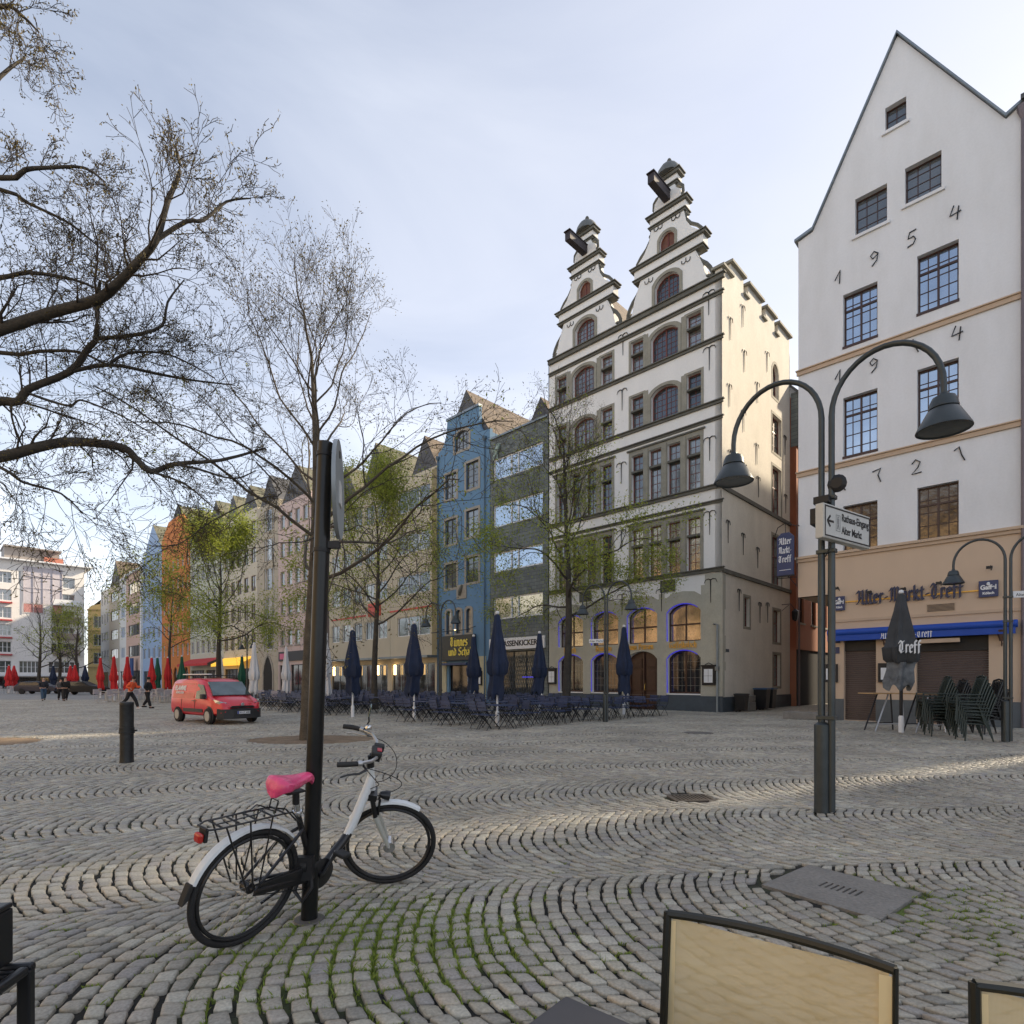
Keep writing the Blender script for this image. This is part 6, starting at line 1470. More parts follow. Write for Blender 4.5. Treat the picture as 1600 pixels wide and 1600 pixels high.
def nrm(v): return v / (np.linalg.norm(v) + 1e-9)
class Grower:
    def __init__(s, seed, rmin=.004): s.rng = np.random.default_rng(seed); s.big = TubeSet(); s.tw = TubeSet(); s.tips = []; s.rmin = rmin; s.count = 0
    def branch(s, p, d, L, r, lvl, maxl, up=.12, wander=.16, nchild=None, ratio=(.45, .75), ang=(.6, 1.05), droop=0., cfrom=.25, taper=.25):
        rng = s.rng; n = max(3, int(L / (.22 if lvl < 2 else .16) / (1 if L < 4 else 1.4))); n = min(n, 14); st = L / n
        P = [np.array(p, float)]; D = nrm(np.array(d, float)); R = [r]; Ds = [D]
        for i in range(n):
            D = nrm(D + rng.normal(0, wander, 3) * (.6 if lvl == 0 else 1) + np.array([0, 0, up - droop * (i / n)])); Ds.append(D)
            P.append(P[-1] + D * st); R.append(max(s.rmin, r * (1 - (1 - taper) * (i + 1) / n)))
        (s.big if r > .028 else s.tw).add(P, R, 8 if r > .07 else (6 if r > .028 else (4 if r > .012 else 3))); s.count += 1
        if lvl >= maxl:
            s.tips.append(P[-1]); s.tips.append(P[len(P) // 2]); return
        if lvl >= maxl - 1: s.tips.append(P[-1])
        k = nchild[lvl] if nchild else 5
        for c in range(k):
            u = cfrom + (1 - cfrom) * (c + rng.uniform(.1, .9)) / k; i = min(n - 1, int(u * n)); f = u * n - i; pp = P[i] + (P[i + 1] - P[i]) * f
            rr = R[i]; dd = Ds[i + 1]; a = rng.uniform(*ang); ax = nrm(np.cross(dd, rng.normal(0, 1, 3))); nd = nrm(dd * math.cos(a) + ax * math.sin(a))
            s.branch(pp, nd, L * rng.uniform(*ratio) * (1.05 - .45 * u), max(s.rmin, rr * rng.uniform(.42, .62)), lvl + 1, maxl, up, wander * 1.1, nchild, ratio, ang, droop, .15, taper)
    def finish(s, root, leafsets, bark, twig):
        s.big.build('trunk', bark, root); tw = s.tw.build('twigs', twig, root)
        tips = np.array(s.tips)
        for (nm, sel, size, m, per, spread) in leafsets:
            q = tips[sel(tips)]
            if len(q): leaves_mesh(nm, q, size, m, root, 1, per, spread)
        print(root.name, 'branches', s.count, 'tips', len(tips))

def square_tree(label, base, H, crown_r, r0, seed, leafy, bark, first=3.2, limbs=16, maxl=4, size=.09, per=3, group='trees standing on the square', lean=(0, 0), nch=(0, 6, 5, 4), spread=.14):
    root = thing('street_tree', label, 'tree', base, 0, group)
    G = Grower(seed); rng = G.rng
    # leader
    n = 18; P = []; R = []
    for i in range(n + 1):
        u = i / n; P.append(np.array([lean[0] * u + .12 * math.sin(u * 5 + seed), lean[1] * u + .1 * math.sin(u * 4 + 2 * seed), H * .8 * u])); R.append(r0 * (1.25 if i == 0 else 1) * (1 - .82 * u ** 1.1) + .01)
    G.big.add(P, R, 12)
    leafy = [(a, (lambda t, f=f: f(t) & (t[:, 2] > 4.3)) if a == 'leaves' else f, b, c, d, e) for a, f, b, c, d, e in leafy]
    for k in range(limbs):
        u = (k + .5) / limbs; z = first + (H * .78 - first) * u; i = min(n - 1, int(z / (H * .8) * n)); p = P[i] + (P[i + 1] - P[i]) * (z / (H * .8) * n - i)
        az = k * 2.399 + rng.uniform(-.4, .4); el = .2 + .85 * u ** .9
        L = crown_r * (1.12 - .55 * u) * rng.uniform(.8, 1.1)
        d = np.array([math.cos(az) * math.cos(el), math.sin(az) * math.cos(el), math.sin(el)])
        G.branch(p, d, L, max(.02, R[i] * .42), 1, maxl, up=.05 if u < .4 else .14, wander=.13, nchild=nch, droop=.2 if u < .45 else .0, ratio=(.42, .68), ang=(.45, .95))
    G.branch(P[-1], (0, 0, 1), H * .2, R[-1], 2, maxl, up=.1, nchild=nch)
    G.finish(root, leafy, bark, M_twig); return root
ALL = lambda t: np.ones(len(t), bool)
rs = np.random.default_rng(9)
def low(zc, soft=1.5, p=1.0): return lambda t: rs.random(len(t)) < p / (1 + np.exp((t[:, 2] - zc) / soft))
square_tree('tall almost bare tree in a sandy ring behind the sign pole', (-5.16, 14.7, -.02), 12.4, 5.7, .155, 11, [('buds', ALL, .06, M_bud, 2, .12), ('leaves', low(5.8, .9, .6), .075, M_leaf, 5, .16)], M_bark, first=3.9, limbs=20, maxl=4, nch=(0, 6, 5, 4))
g = at_depth(588, 1064, 30); square_tree('fresh green tree in front of the wide beige house', (g.x, 30, -.02), 12.6, 5.3, .17, 23, [('leaves', lambda t: rs.random(len(t)) < .95, .125, M_leaf, 7, .24)], M_barkd, first=4.3, limbs=17, maxl=4, nch=(0, 7, 5, 3))
g = at_depth(885, 1064, 27.2); square_tree('half leafed tree before the twin gabled house, bare at the top', (g.x, 27.2, -.02), 15.6, 5.0, .2, 31, [('buds', ALL, .055, M_bud, 2, .12), ('leaves', low(9.6, 1.2, .98), .12, M_leaf, 10, .26)], M_barkd, first=4.4, limbs=18, maxl=4, nch=(0, 7, 5, 4))
g = at_depth(343, 1064, 42); square_tree('dense green tree behind the red van', (g.x, 42, -.02), 12.3, 6.2, .2, 47, [('leaves', ALL, .17, M_leaf, 7, .3)], M_barkd, first=4.3, limbs=17, maxl=4, nch=(0, 7, 5, 3))
for px, Y, sd, lab, lf in ((62, 78, 5, 'bare dark tree before the white block, leftmost of three', None), (92, 80, 6, 'small green tree before the white block, middle of three', .9), (121, 76, 8, 'green tinged tree beside the yellow house, rightmost of three', .7)):
    g = at_depth(px, 1064, Y)
    square_tree(lab, (g.x, Y, -.02), 12.6 if lf is None else 11.5, 5.0, .24, sd, [('leaves' if lf else 'buds', (lambda t, q=lf: rs.random(len(t)) < (q or .5)), .24 if lf else .09, M_leaf if lf else M_bud, 4, .3)], M_barkd, first=3.0, limbs=11, maxl=3, nch=(0, 6, 5))
g = at_depth(266, 1064, 55); square_tree('slim green tree in front of the orange house', (g.x, 55, -.02), 11.0, 4.0, .18, 15, [('leaves', lambda t: rs.random(len(t)) < .8, .2, M_leaf, 4, .3)], M_barkd, first=4.5, limbs=11, maxl=3, nch=(0, 6, 6))

# the large plane tree whose trunk stands out of frame at the left
def big_tree():
    base = Vector((-12.6, 8.2, -.02)); root = thing('plane_tree', 'large budding plane tree reaching in from the left edge with arching dark limbs', 'tree', base)
    G = Grower(77, rmin=.0035); rng = G.rng
    G.big.add([np.array(p) for p in ((0, 0, 0), (.05, 0, 1), (.1, .05, 2.5), (.2, .1, 4.0), (.3, .1, 6.0), (.3, .1, 8.5), (.5, .0, 11.5), (.6, .2, 14))], [.42, .36, .33, .31, .27, .22, .15, .06], 16)
    limbs = [   # (px, py, depth) traced in the air with real depth, then thickness at both ends
        ([(-235, 720, 8.3), (-120, 725, 8.5), (0, 714, 8.7), (58, 699, 8.8), (115, 690, 9.0), (190, 699, 9.2), (212, 716, 9.3), (236, 737, 9.4), (273, 725, 9.6), (345, 719, 9.9), (415, 700, 10.3)], .15, .03),
        ([(-235, 560, 8.2), (-80, 540, 8.2), (0, 515, 8.2), (78, 489, 8.2), (150, 469, 8.1), (184, 443, 8.0), (215, 410, 7.9), (244, 375, 7.8), (262, 315, 7.8), (281, 268, 7.8), (275, 230, 7.8)], .15, .02),
        ([(244, 375, 7.8), (291, 346, 7.9), (318, 344, 8.0), (354, 315, 8.2), (392, 310, 8.3)], .05, .012),
        ([(-235, 640, 8.6), (-60, 640, 8.8), (0, 627, 9.0), (29, 627, 9.0), (46, 607, 9.0), (109, 581, 9.1), (138, 544, 9.2), (151, 527, 9.2), (152, 480, 9.2), (156, 440, 9.1)], .12, .045),
        ([(152, 529, 9.2), (207, 524, 9.3), (253, 509, 9.5), (262, 472, 9.6), (288, 437, 9.8)], .05, .015),
        ([(109, 581, 9.1), (173, 570, 9.3), (245, 584, 9.6), (300, 594, 9.9), (368, 602, 10.2)], .05, .015),
        ([(173, 567, 9.3), (200, 552, 9.4), (250, 551, 9.6), (290, 565, 9.8), (335, 590, 10)], .035, .01),
        ([(-200, 400, 8.0), (-60, 430, 8.2), (0, 434, 8.4), (46, 426, 8.5), (115, 437, 8.7), (160, 455, 8.9)], .07, .02),
        ([(-235, 500, 9.3), (0, 551, 9.6), (60, 549, 9.6), (123, 550, 9.6), (175, 575, 9.8)], .06, .025),
        ([(-200, 230, 7.8), (0, 278, 8.0), (40, 265, 8.0), (79, 262, 8.1), (131, 262, 8.2), (165, 285, 8.3)], .06, .015),
        ([(-200, 260, 8.6), (0, 296, 8.6), (45, 318, 8.7), (110, 350, 8.8), (165, 395, 9)], .05, .012),
        ([(-200, 640, 8.0), (0, 730, 8.1), (35, 753, 8.2), (95, 771, 8.4), (130, 803, 8.6)], .04, .010),
        ([(46, 615, 9), (80, 627, 9.1), (110, 634, 9.2), (125, 625, 9.2), (160, 637, 9.3), (200, 655, 9.5), (240, 680, 9.8)], .03, .01),
        ([(236, 737, 9.4), (290, 757, 9.5), (335, 795, 9.7)], .03, .01), ([(273, 725, 9.6), (310, 733, 9.7), (365, 748, 9.9), (400, 735, 10)], .035, .012),
        ([(-235, 120, 7.4), (-100, 60, 7.2), (0, 10, 7.2), (35, 25, 7.2), (60, 50, 7.3)], .06, .012),
        ([(-235, 330, 8.4), (-80, 210, 8.4), (0, 120, 8.6), (40, 90, 8.8)], .07, .02),
        ([(400, 722, 10.2), (440, 770, 10.4), (400, 780, 10.0), (330, 815, 9.8), (280, 850, 9.6), (235, 853, 9.4)], .018, .006),
    ]
    for path, ra, rb in limbs:
        pts = []
        for (px, py, Y) in path:
            q = at_depth(px, py, Y) - base; pts.append(np.array(q))
        # smooth by Catmull-Rom
        S = []
        for i in range(len(pts) - 1):
            p0, p1, p2, p3 = pts[max(i - 1, 0)], pts[i], pts[i + 1], pts[min(i + 2, len(pts) - 1)]
            for t in (0, .33, .66): S.append(.5 * ((2 * p1) + (-p0 + p2) * t + (2 * p0 - 5 * p1 + 4 * p2 - p3) * t * t + (-p0 + 3 * p1 - 3 * p2 + p3) * t ** 3))
        S.append(pts[-1]); n = len(S)
        R = [.60 * ra * (1 - i / (n - 1)) ** .8 + .4 * rb * (i / (n - 1)) + .003 for i in range(n)]
        G.big.add(S, R, 10)
        L = sum(np.linalg.norm(S[i + 1] - S[i]) for i in range(n - 1))
        nb = int(L * 4.1) + 4
        for k in range(nb):
            u = .12 + .88 * (k + rng.uniform(0, 1)) / nb; i = min(n - 2, int(u * (n - 1))); p = S[i] + (S[i + 1] - S[i]) * (u * (n - 1) - i)
            world_x = p[0] + base.x
            if (world_x / (p[1] + base.y)) < -1.25: continue
            d = nrm(S[i + 1] - S[i]); a = rng.uniform(.5, 1.1); rv = rng.normal(0, 1, 3); rv[1] *= 1.0; ax = nrm(np.cross(d, rv)); nd = nrm(d * math.cos(a) + ax * math.sin(a))
            hang = rng.random() < .45 and (p[2] + base.z) < 6.5
            if hang: nd = nrm(nd + np.array([0, 0, -.7])); 
            G.branch(p, nd, rng.uniform(.6, 1.45) * (1.1 if u > .6 else .9) * (.55 if p[2] + base.z > 8.2 else 1), max(.006, R[i] * rng.uniform(.16, .34)), 1, 3, up=-.05 if hang else .08, wander=.22, nchild=(0, 6, 4), ratio=(.4, .7), ang=(.4, 1.0))
    G.finish(root, [('buds', lambda t: rs.random(len(t)) < .85, .040, M_bud, 2, .03)], M_barkd, M_twig)
big_tree()
# ------------------------------------------------------------------ market parasols, closed
def parasol(label, loc, H, m, group, lo=1.25, r=.3, seed=0, base_m=None, tie=.62, pole_r=.035, low_m=None):
    P = thing('closed_parasol', label, 'parasol', loc, seed * 1.3, group); rng = random.Random(seed)
    MB().tube([(0, 0, .02), (0, 0, H + .05)], pole_r, 10).build('pole', base_m or M_whiteframe, P, smooth=True)
    MB().lathe([(.07, .01), (.07, .45), (.05, .5)], n=12).build('foot_sleeve', M_whiteframe, P, smooth=True)
    zt = lo + (H - lo) * .30
    prof = [(.05, H), (.10, H - .05), (r * .42, H - .5), (r * .66, H - 1.0), (r * .86, H - 1.5), (r, zt + .35), (r * .93, zt), (r * .72, zt - .1)]
    n = 36; vs = []
    for i, (rr, z) in enumerate(prof):
        for k in range(n):
            a = 2 * PI * k / n; f = 1 + (.16 if i > 2 else .05) * math.cos(6 * a + seed) + .06 * math.cos(11 * a + i * .5 + seed * 2); vs.append((rr * f * math.cos(a), rr * f * math.sin(a), z + (rng.uniform(-.02, .02) if i == len(prof) - 1 else 0)))
    fs = [(i * n + k, i * n + (k + 1) % n, (i + 1) * n + (k + 1) % n, (i + 1) * n + k) for i in range(len(prof) - 1) for k in range(n)] + [tuple(range(n))]
    m_ = MB(); m_.add(vs, fs); m_.build('canopy', m, P, smooth=True)
    vs = []; prof = [(r * .7, zt - .08), (r * .66, zt - .3), (r * .78, lo + .18), (r * .7, lo)]
    for i, (rr, z) in enumerate(prof):
        for k in range(n):
            a = 2 * PI * k / n; f = 1 + .2 * math.cos(5 * a + seed + i * .35) + .08 * math.sin(9 * a + seed); vs.append((rr * f * math.cos(a) + .04 * i * math.sin(seed), rr * f * math.sin(a), z + (.1 * math.cos(5 * a + seed * 2) if i == 3 else 0)))
    fs = [(i * n + k, i * n + (k + 1) % n, (i + 1) * n + (k + 1) % n, (i + 1) * n + k) for i in range(3) for k in range(n)]
    m_ = MB(); m_.add(vs, fs); m_.build('canopy_skirt', low_m or m, P, smooth=True)
    MB().lathe([(.0, H + .12), (.06, H + .1), (.07, H + .03), (.04, H)], n=10).build('cap', M_whiteframe, P, smooth=True)
    return P
GN = 'closed navy parasols over the beer garden'
for px, py0, Y, lab, sd in ((551, 985, 23.5, 'closed navy parasol left of the green tree, before the beige house', 1), (647, 975, 22.5, 'closed navy parasol right of the green tree, before the fluted house', 2), (740, 995, 28.5, 'slim closed navy parasol covering part of the black pub sign', 3),
                            (777, 960, 19.0, 'largest closed navy parasol, nearest, beside the slate clad house', 4), (843, 990, 25.5, 'closed navy parasol at the right pier of the slate clad house', 5), (975, 980, 25.4, 'closed navy parasol before the brown door of the gabled house', 6)):
    x = (px - 800) / FOC * Y; H = EYE + (HORIZ - py0) / FOC * Y
    parasol(lab, (x, Y, 0), H, M_navycloth, GN, lo=.95, r=.34, seed=sd)
M_redcloth = mat('red_cloth', (.50, .018, .02), .8, var=.12, bump=.2, bs=6); M_whitecloth = mat('white_cloth', (.62, .62, .63), .8, var=.05, bump=.2, bs=6); M_greencloth = mat('bottle_green_cloth', (.01, .09, .055), .8, var=.15)
for i, (px, py0, Y, m, lab) in enumerate(((397, 1007, 33, M_whitecloth, 'closed white parasol right of the red van'), (447, 1013, 37, M_whitecloth, 'closed white parasol before the pink house'), (509, 988, 30, M_whitecloth, 'closed white parasol half hidden by the black sign pole'), (343, 1012, 48, M_whitecloth, 'closed white parasol behind the red van roof'),
        (178, 1026, 44, M_redcloth, 'closed red parasol left of the runner'), (157, 1028, 50, M_redcloth, 'closed red parasol near the black estate car'), (199, 1026, 46, M_redcloth, 'closed red parasol right behind the runner'), (237, 1028, 50, M_redcloth, 'closed red parasol before the pale blue house'), (262, 1028, 54, M_redcloth, 'closed red parasol before the orange house'),
        (246, 1028, 52, M_greencloth, 'closed green parasol before the pale blue house'), (284, 1026, 48, M_greencloth, 'closed green parasol just left of the red van'), (378, 1026, 46, M_greencloth, 'closed green parasol right of the red van windscreen'),
        (14, 1040, 72, M_redcloth, 'far closed red parasol, leftmost at the white block'), (22, 1040, 73, M_redcloth, 'far closed red parasol, second from the left edge'), (110, 1040, 72, M_redcloth, 'far closed red parasol between two trees'), (117, 1039, 70, M_redcloth, 'far closed red parasol above the black car'), (83, 1040, 74, M_navycloth, 'far closed dark parasol between the people'), (133, 1040, 74, M_navycloth, 'far closed dark parasol before the yellow house'))):
    x = (px - 800) / FOC * Y; H = EYE + (HORIZ - py0) / FOC * Y
    parasol(lab, (x, Y, 0), H, m, None, lo=.8 if Y < 60 else .9, r=.29 if Y < 60 else .42, seed=i + 10)
# grey parasol at the tavern
PT_ = parasol('closed dark grey parasol with white lettering in front of the tavern', ((1408 - 800) / FOC * 16.5, 16.5, 0), 4.02, mat('dark_grey_cloth', (.045, .048, .052), .85, var=.2, vs=3, bump=.3, bs=8), None, lo=1.3, r=.42, seed=21, low_m=mat('grey_skirt_cloth', (.13, .14, .15), .85, var=.5, vs=4), base_m=M_blackiron, pole_r=.045)
nib_text('lettering', 'Treff', .22, M_whiteframe, PT_, (-.24, -.44, 2.32), depth=.03, nib=.24, width=.55, rotz=-1.3 * 21 % (2 * PI) + 0.0)
for ch in PT_.children:
    if ch.name.startswith('lettering'):
        a = -PT_.rotation_euler.z; ca_, sa_ = math.cos(a), math.sin(a); x_, y_ = -.1, -.5; ch.location = (x_ * ca_ - y_ * sa_, x_ * sa_ + y_ * ca_, 2.3); ch.rotation_euler = (0, 0, a - .3)

# ------------------------------------------------------------------ beer garden chairs and tables
def folding_chair():
    Cc = thing('folding_chair', 'navy slatted folding chair at a beer garden table on the square', 'chair', (0, 0, -5), 0, 'navy folding chairs of the beer garden')
    m_ = MB()
    for k in range(5): y = -.20 + k * .088; m_.box(-.21, .21, y, y + .072, .445, .462)
    m_.build('seat', M_navy, Cc)
    m_ = MB()
    for k in range(3): z = .60 + k * .095; m_.prism([(-.21, z), (.21, z), (.21, z + .078), (-.21, z + .078)], .225 + (z - .45) * .22, .24 + (z - .45) * .22)
    m_.build('backrest', M_navy, Cc)
    for s in (-1, 1):
        m_ = MB(); x = s * .215
        m_.tube([(x, .32, .88), (x, .24, .55), (x, .1, .38), (x, -.05, .25), (x, -.2, .1), (x, -.26, .0)], .011, 5)
        m_.tube([(x * .92, -.2, .45), (x * .92, -.05, .36), (x * .92, .1, .22), (x * .92, .2, .08), (x * .92, .25, 0)], .011, 5)
        m_.build('leg_frame', M_blackiron, Cc, smooth=True)
    return Cc
def garden_table():
    T = thing('garden_table', 'small navy slatted table of the beer garden between folding chairs', 'table', (0, 0, -5), 0, 'navy tables of the beer garden')
    m_ = MB()
    for k in range(8): y = -.35 + k * .088; m_.box(-.55, .55, y, y + .078, .725, .745)
    m_.build('table_top', M_navy, T)
    for s in (-1, 1):
        m_ = MB(); x = s * .4
        m_.tube([(x, -.3, .72), (x, -.1, .5), (x, .1, .25), (x, .32, 0)], .013, 5); m_.tube([(x, .3, .72), (x, .1, .5), (x, -.1, .25), (x, -.32, 0)], .013, 5)
        m_.build('leg_frame', M_blackiron, T, smooth=True)
    return T
fc, gt = folding_chair(), garden_table(); first = [True]
rot_row = math.atan2(AX[1], AX[0]); rng = random.Random(8); nchair = 0; spots = []
for i in range(16):
    for j in range(6):
        t = 1.2 + i * 2.0; d = 4.9 + j * 1.78
        if j == 5 and i > 8: continue
        spots.append((t, d, i, j))
spots.sort(key=lambda s: math.hypot(*gx(*s[:2])))
obst = [(2.6, 27.2, .8), (-7.1, 30, .8), (3.45, 20.9, .5)] + [((px - 800) / FOC * Y, Y, .6) for px, Y in ((551, 23.5), (647, 22.5), (740, 28.5), (777, 19.0), (843, 25.5), (975, 25.4), (397, 33), (447, 37), (509, 30))]
def putc(proto, used, loc, rz):
    o = proto if not used[0] else copy_tree(proto); used[0] = True; o.location = loc; o.rotation_euler = (0, 0, rz); return o
cu, tu = [False], [False]
placed = []
for (t, d, gi, gj) in spots:
    if nchair + 4 > 292: break
    x, y = gx(t + rng.uniform(-.2, .2), d + rng.uniform(-.12, .12))
    if any((x - a) ** 2 + (y - b_) ** 2 < (r_ + .25) ** 2 for a, b_, r_ in obst):
        continue
    rz = rot_row + rng.uniform(-.12, .12); rec = [gi, gj, putc(gt, tu, (x, y, 0), rz), []]; placed.append(rec)
    for sx in (-.28, .28):
        for sy in (-1, 1):
            lx, ly = sx + rng.uniform(-.04, .04), sy * (.56 + rng.uniform(-.05, .1)); c_, s_ = math.cos(rz), math.sin(rz)
            rec[3].append((('left' if sx < 0 else 'right'), ('far' if sy > 0 else 'near'), putc(fc, cu, (x + lx * c_ - ly * s_, y + lx * s_ + ly * c_, 0), rz + (0 if sy > 0 else PI) + rng.uniform(-.15, .15)))); nchair += 1
ORD = ['first', 'second', 'third', 'fourth', 'fifth', 'sixth', 'seventh', 'eighth', 'ninth', 'tenth', 'eleventh', 'twelfth', 'thirteenth', 'fourteenth', 'fifteenth', 'sixteenth']
ROWN = {5: 'front row', 4: 'second row', 3: 'third row', 2: 'fourth row', 1: 'fifth row', 0: 'row nearest the houses'}
for gj in range(6):
    for q, rec in enumerate(sorted([r_ for r_ in placed if r_[1] == gj], key=lambda r_: r_[0])):
        rec[2]['label'] = 'navy slatted garden table, %s from the right in the %s' % (ORD[q], ROWN[gj])
        for lr_, nf_, o_ in rec[3]: o_['label'] = 'navy folding chair %s %s at the %s table from the right, %s' % (nf_, lr_, ORD[q], ROWN[gj])
print('chairs', nchair)
# pale woven café chairs and little tables further left
M_pale = mat('pale_woven_seat', (.45, .40, .42), .8, var=.25, vs=30); M_pl = mat('pale_metal', (.45, .45, .46), .4, .7)
cc = thing('cafe_chair', 'pale woven café chair near the closed red parasols', 'chair', (0, 0, 0), 0, 'pale café chairs by the red parasols')
MB().box(-.22, .22, -.22, .22, .44, .47).build('seat', M_pale, cc, bevel=.01); MB().prism([(-.22, .55), (.22, .55), (.2, .9), (-.2, .9)], .21, .24).build('backrest', M_pale, cc, bevel=.01)
for sx in (-1, 1):
    for sy in (-1, 1): MB().tube([(sx * .2, sy * .2, 0), (sx * .2, sy * .2, .44 if sy < 0 else .9)], .014, 5).build('leg', M_pl, cc)
ct = thing('cafe_table', 'small pale round café table near the closed red parasols', 'table', (0, 0, 0), 0, 'pale café tables by the red parasols')
MB().lathe([(.35, .72), (.35, .745), (.0, .746)], n=16).build('table_top', M_pl, ct); MB().tube([(0, 0, .02), (0, 0, .72)], .03, 8).build('leg', M_pl, ct); MB().lathe([(.22, 0), (.22, .02), (.03, .04)], n=12).build('foot', M_pl, ct)
cu, tu = [False], [False]; rng = random.Random(4)
CAFE = ((165, 41), (186, 40), (208, 42), (228, 41), (246, 39), (262, 40), (175, 47), (217, 46), (240, 47), (26, 66), (12, 68), (38, 70), (405, 36), (418, 33), (430, 38))
for i, (px, Y) in enumerate(CAFE):
    x = (px - 800) / FOC * Y; lx_ = ORD[sorted(CAFE).index((px, Y))]; putc(ct, tu, (x, Y, 0), 0)['label'] = 'small pale round café table, %s from the left' % lx_
    for k in range(3):
        a = rng.uniform(-.4, .4) + (PI, 0, PI / 2)[k]; putc(cc, cu, (x + .65 * math.cos(a), Y + .65 * math.sin(a), 0), a - PI / 2)['label'] = 'pale woven chair %s the %s pale café table from the left' % (('left of', 'right of', 'behind')[k], lx_)

# ------------------------------------------------------------------ tavern terrace: standing tables and stacks of chairs
M_tt = mat('light_wood_top', (.55, .33, .14), .4, var=.1, vs=4)
for px, py, lab in ((1378, 1141, 'folding bar table with wooden top left of the grey parasol'), (1440, 1143, 'folding bar table with wooden top right of the grey parasol')):
    g = ground_at(px, py); T = thing('bar_table', lab, 'table', g, .12)
    MB().box(-.56, .56, -.32, .32, 1.11, 1.14).build('table_top', M_tt, T, bevel=.02)
    for s, mm_, y in ((1, M_alu if 'M_alu' in globals() else M_pl, -.24), (-1, M_blackiron, .2)):
        m_ = MB(); m_.tube([(-.5, y - .1, 0), (.05, y + .05, 1.1)], .022, 8); m_.tube([(.45, y - .1, 0), (.5, y + .05, 1.1)], .022, 8); m_.tube([(-.43, y - .08, .22), (.46, y - .08, .22)], .016, 8); m_.build('leg_frame', M_pl if s > 0 else M_blackiron, T, smooth=True)
def plastic_chair(mc):
    """high-backed garden chair with arm rests; front towards -x"""
    Cc = thing('garden_chair', '', 'chair', (0, 0, 0), 0)
    m_ = MB(); m_.prism([(-.24, .43), (.22, .40), (.22, .425), (-.24, .455)], -.23, .23); 
    for k in range(6): m_.box(-.2 + k * .07, -.17 + k * .07, -.2, .2, .452 - k * .0035, .462 - k * .0035)
    m_.build('seat', mc, Cc)
    m_ = MB(); prof = [(.20, .42), (.25, .62), (.33, .88), (.40, 1.08)]
    for s in (-1, 1): m_.tube([(x, s * .22, z) for x, z in prof], .022, 6)
    m_.tube([(.40, -.22, 1.08), (.405, 0, 1.12), (.40, .22, 1.08)], .026, 6)
    for k in range(5): m_.tube([(x + .004, -.16 + k * .08, z) for x, z in prof], .017, 4)
    m_.build('backrest', mc, Cc, smooth=True)
    for s in (-1, 1):
        m_ = MB(); m_.box(-.26, .3, s * .27 - .028, s * .27 + .028, .64, .665); m_.tube([(-.24, s * .27, .65), (-.25, s * .26, .4)], .02, 5); m_.build('armrest', mc, Cc, bevel=.006)
        for x0, x1 in ((-.27, -.23), (.32, .22)):
            MB().tube([(x0, s * .27, 0), (x1, s * .25, .43)], [.017, .022], 6).build('leg', mc, Cc, smooth=True)
    return Cc
M_pgreen = mat('dark_green_plastic', (.022, .034, .03), .45, var=.15); M_pblack = mat('black_plastic', (.012, .012, .013), .4, var=.2)
stk = [(1468, 1150, 7, M_pgreen, 'green'), (1520, 1157, 7, M_pgreen, 'green'), (1492, 1142, 6, M_pblack, 'black'), (1546, 1147, 6, M_pblack, 'black')]
for si, (px, py, n_, mc, cn) in enumerate(stk):
    g = ground_at(px, py); pr = plastic_chair(mc); pr['label'] = ['dark green plastic armchair in the left stack before the tavern shutter', 'dark green plastic armchair in the right stack before the tavern shutter', 'black plastic armchair stacked behind the left green stack', 'black plastic armchair in the rearmost stack at the right edge'][si]
    pr['group'] = ['left stack of green chairs', 'right stack of green chairs', 'left stack of black chairs', 'right stack of black chairs'][si]
    for k in range(n_):
        o = pr if k == 0 else copy_tree(pr)
        o['label'] = '%s plastic armchair, %s from the bottom of the %s' % (('dark green', 'dark green', 'black', 'black')[si], ORD[k], ('left green stack', 'right green stack', 'left black stack', 'right black stack')[si])
        a = -.35 + si * .05; o.rotation_euler = (0, 0, a + random.Random(si * 9 + k).uniform(-.02, .02)); o.location = (g.x - .035 * k * math.cos(a) + .0, g.y - .035 * k * math.sin(a), .085 * k)

# ------------------------------------------------------------------ bins beside the corner house
def bin_(label, s_, off, h, w, bag=False):
    p = Vector((CX, CY)) + Vector((.698, .716)) * s_ + Vector((.716, -.698)) * off
    B = thing('wheelie_bin', label, 'bin', (p.x, p.y, 0), math.atan2(.716, .698))
    m_ = MB(); pr = [(w * .40, .08), (w * .5, h * .92)]
    vs = []
    for r_, z in pr: vs += [(-r_, -r_ * 1.1, z), (r_, -r_ * 1.1, z), (r_, r_ * 1.1, z), (-r_, r_ * 1.1, z)]
    m_.add(vs, [(0, 3, 2, 1), (4, 5, 6, 7), (0, 1, 5, 4), (1, 2, 6, 5), (2, 3, 7, 6), (3, 0, 4, 7)]); m_.build('body', M_blackiron, B, bevel=.02)
    m_ = MB(); m_.prism([(-w * .54, h * .925), (w * .54, h * .925), (w * .5, h * .98), (0, h), (-w * .5, h * .98)], -w * .6, w * .6); m_.build('lid', mat('blue_lid', (.02, .07, .16), .4) if bag else M_blackiron, B, bevel=.015)
    m_ = MB()
    for sx in (-1, 1): m_.tube([(sx * w * .42 - .02, w * .35, .1), (sx * w * .42 + .02, w * .35, .1)], .1, 12)
    m_.build('wheels', M_blackiron, B)
bin_('small black wheelie bin nearest the corner of the gabled house', .95, .55, .9, .5); bin_('black wheelie bin with blue lid, left of the pair in the alley', 3.4, .6, 1.15, .6, True); bin_('black wheelie bin with blue lid, right of the pair in the alley', 4.3, .6, 1.15, .6, True)
p = Vector((CX, CY)) + Vector((.698, .716)) * 2.1 + Vector((.716, -.698)) * .4
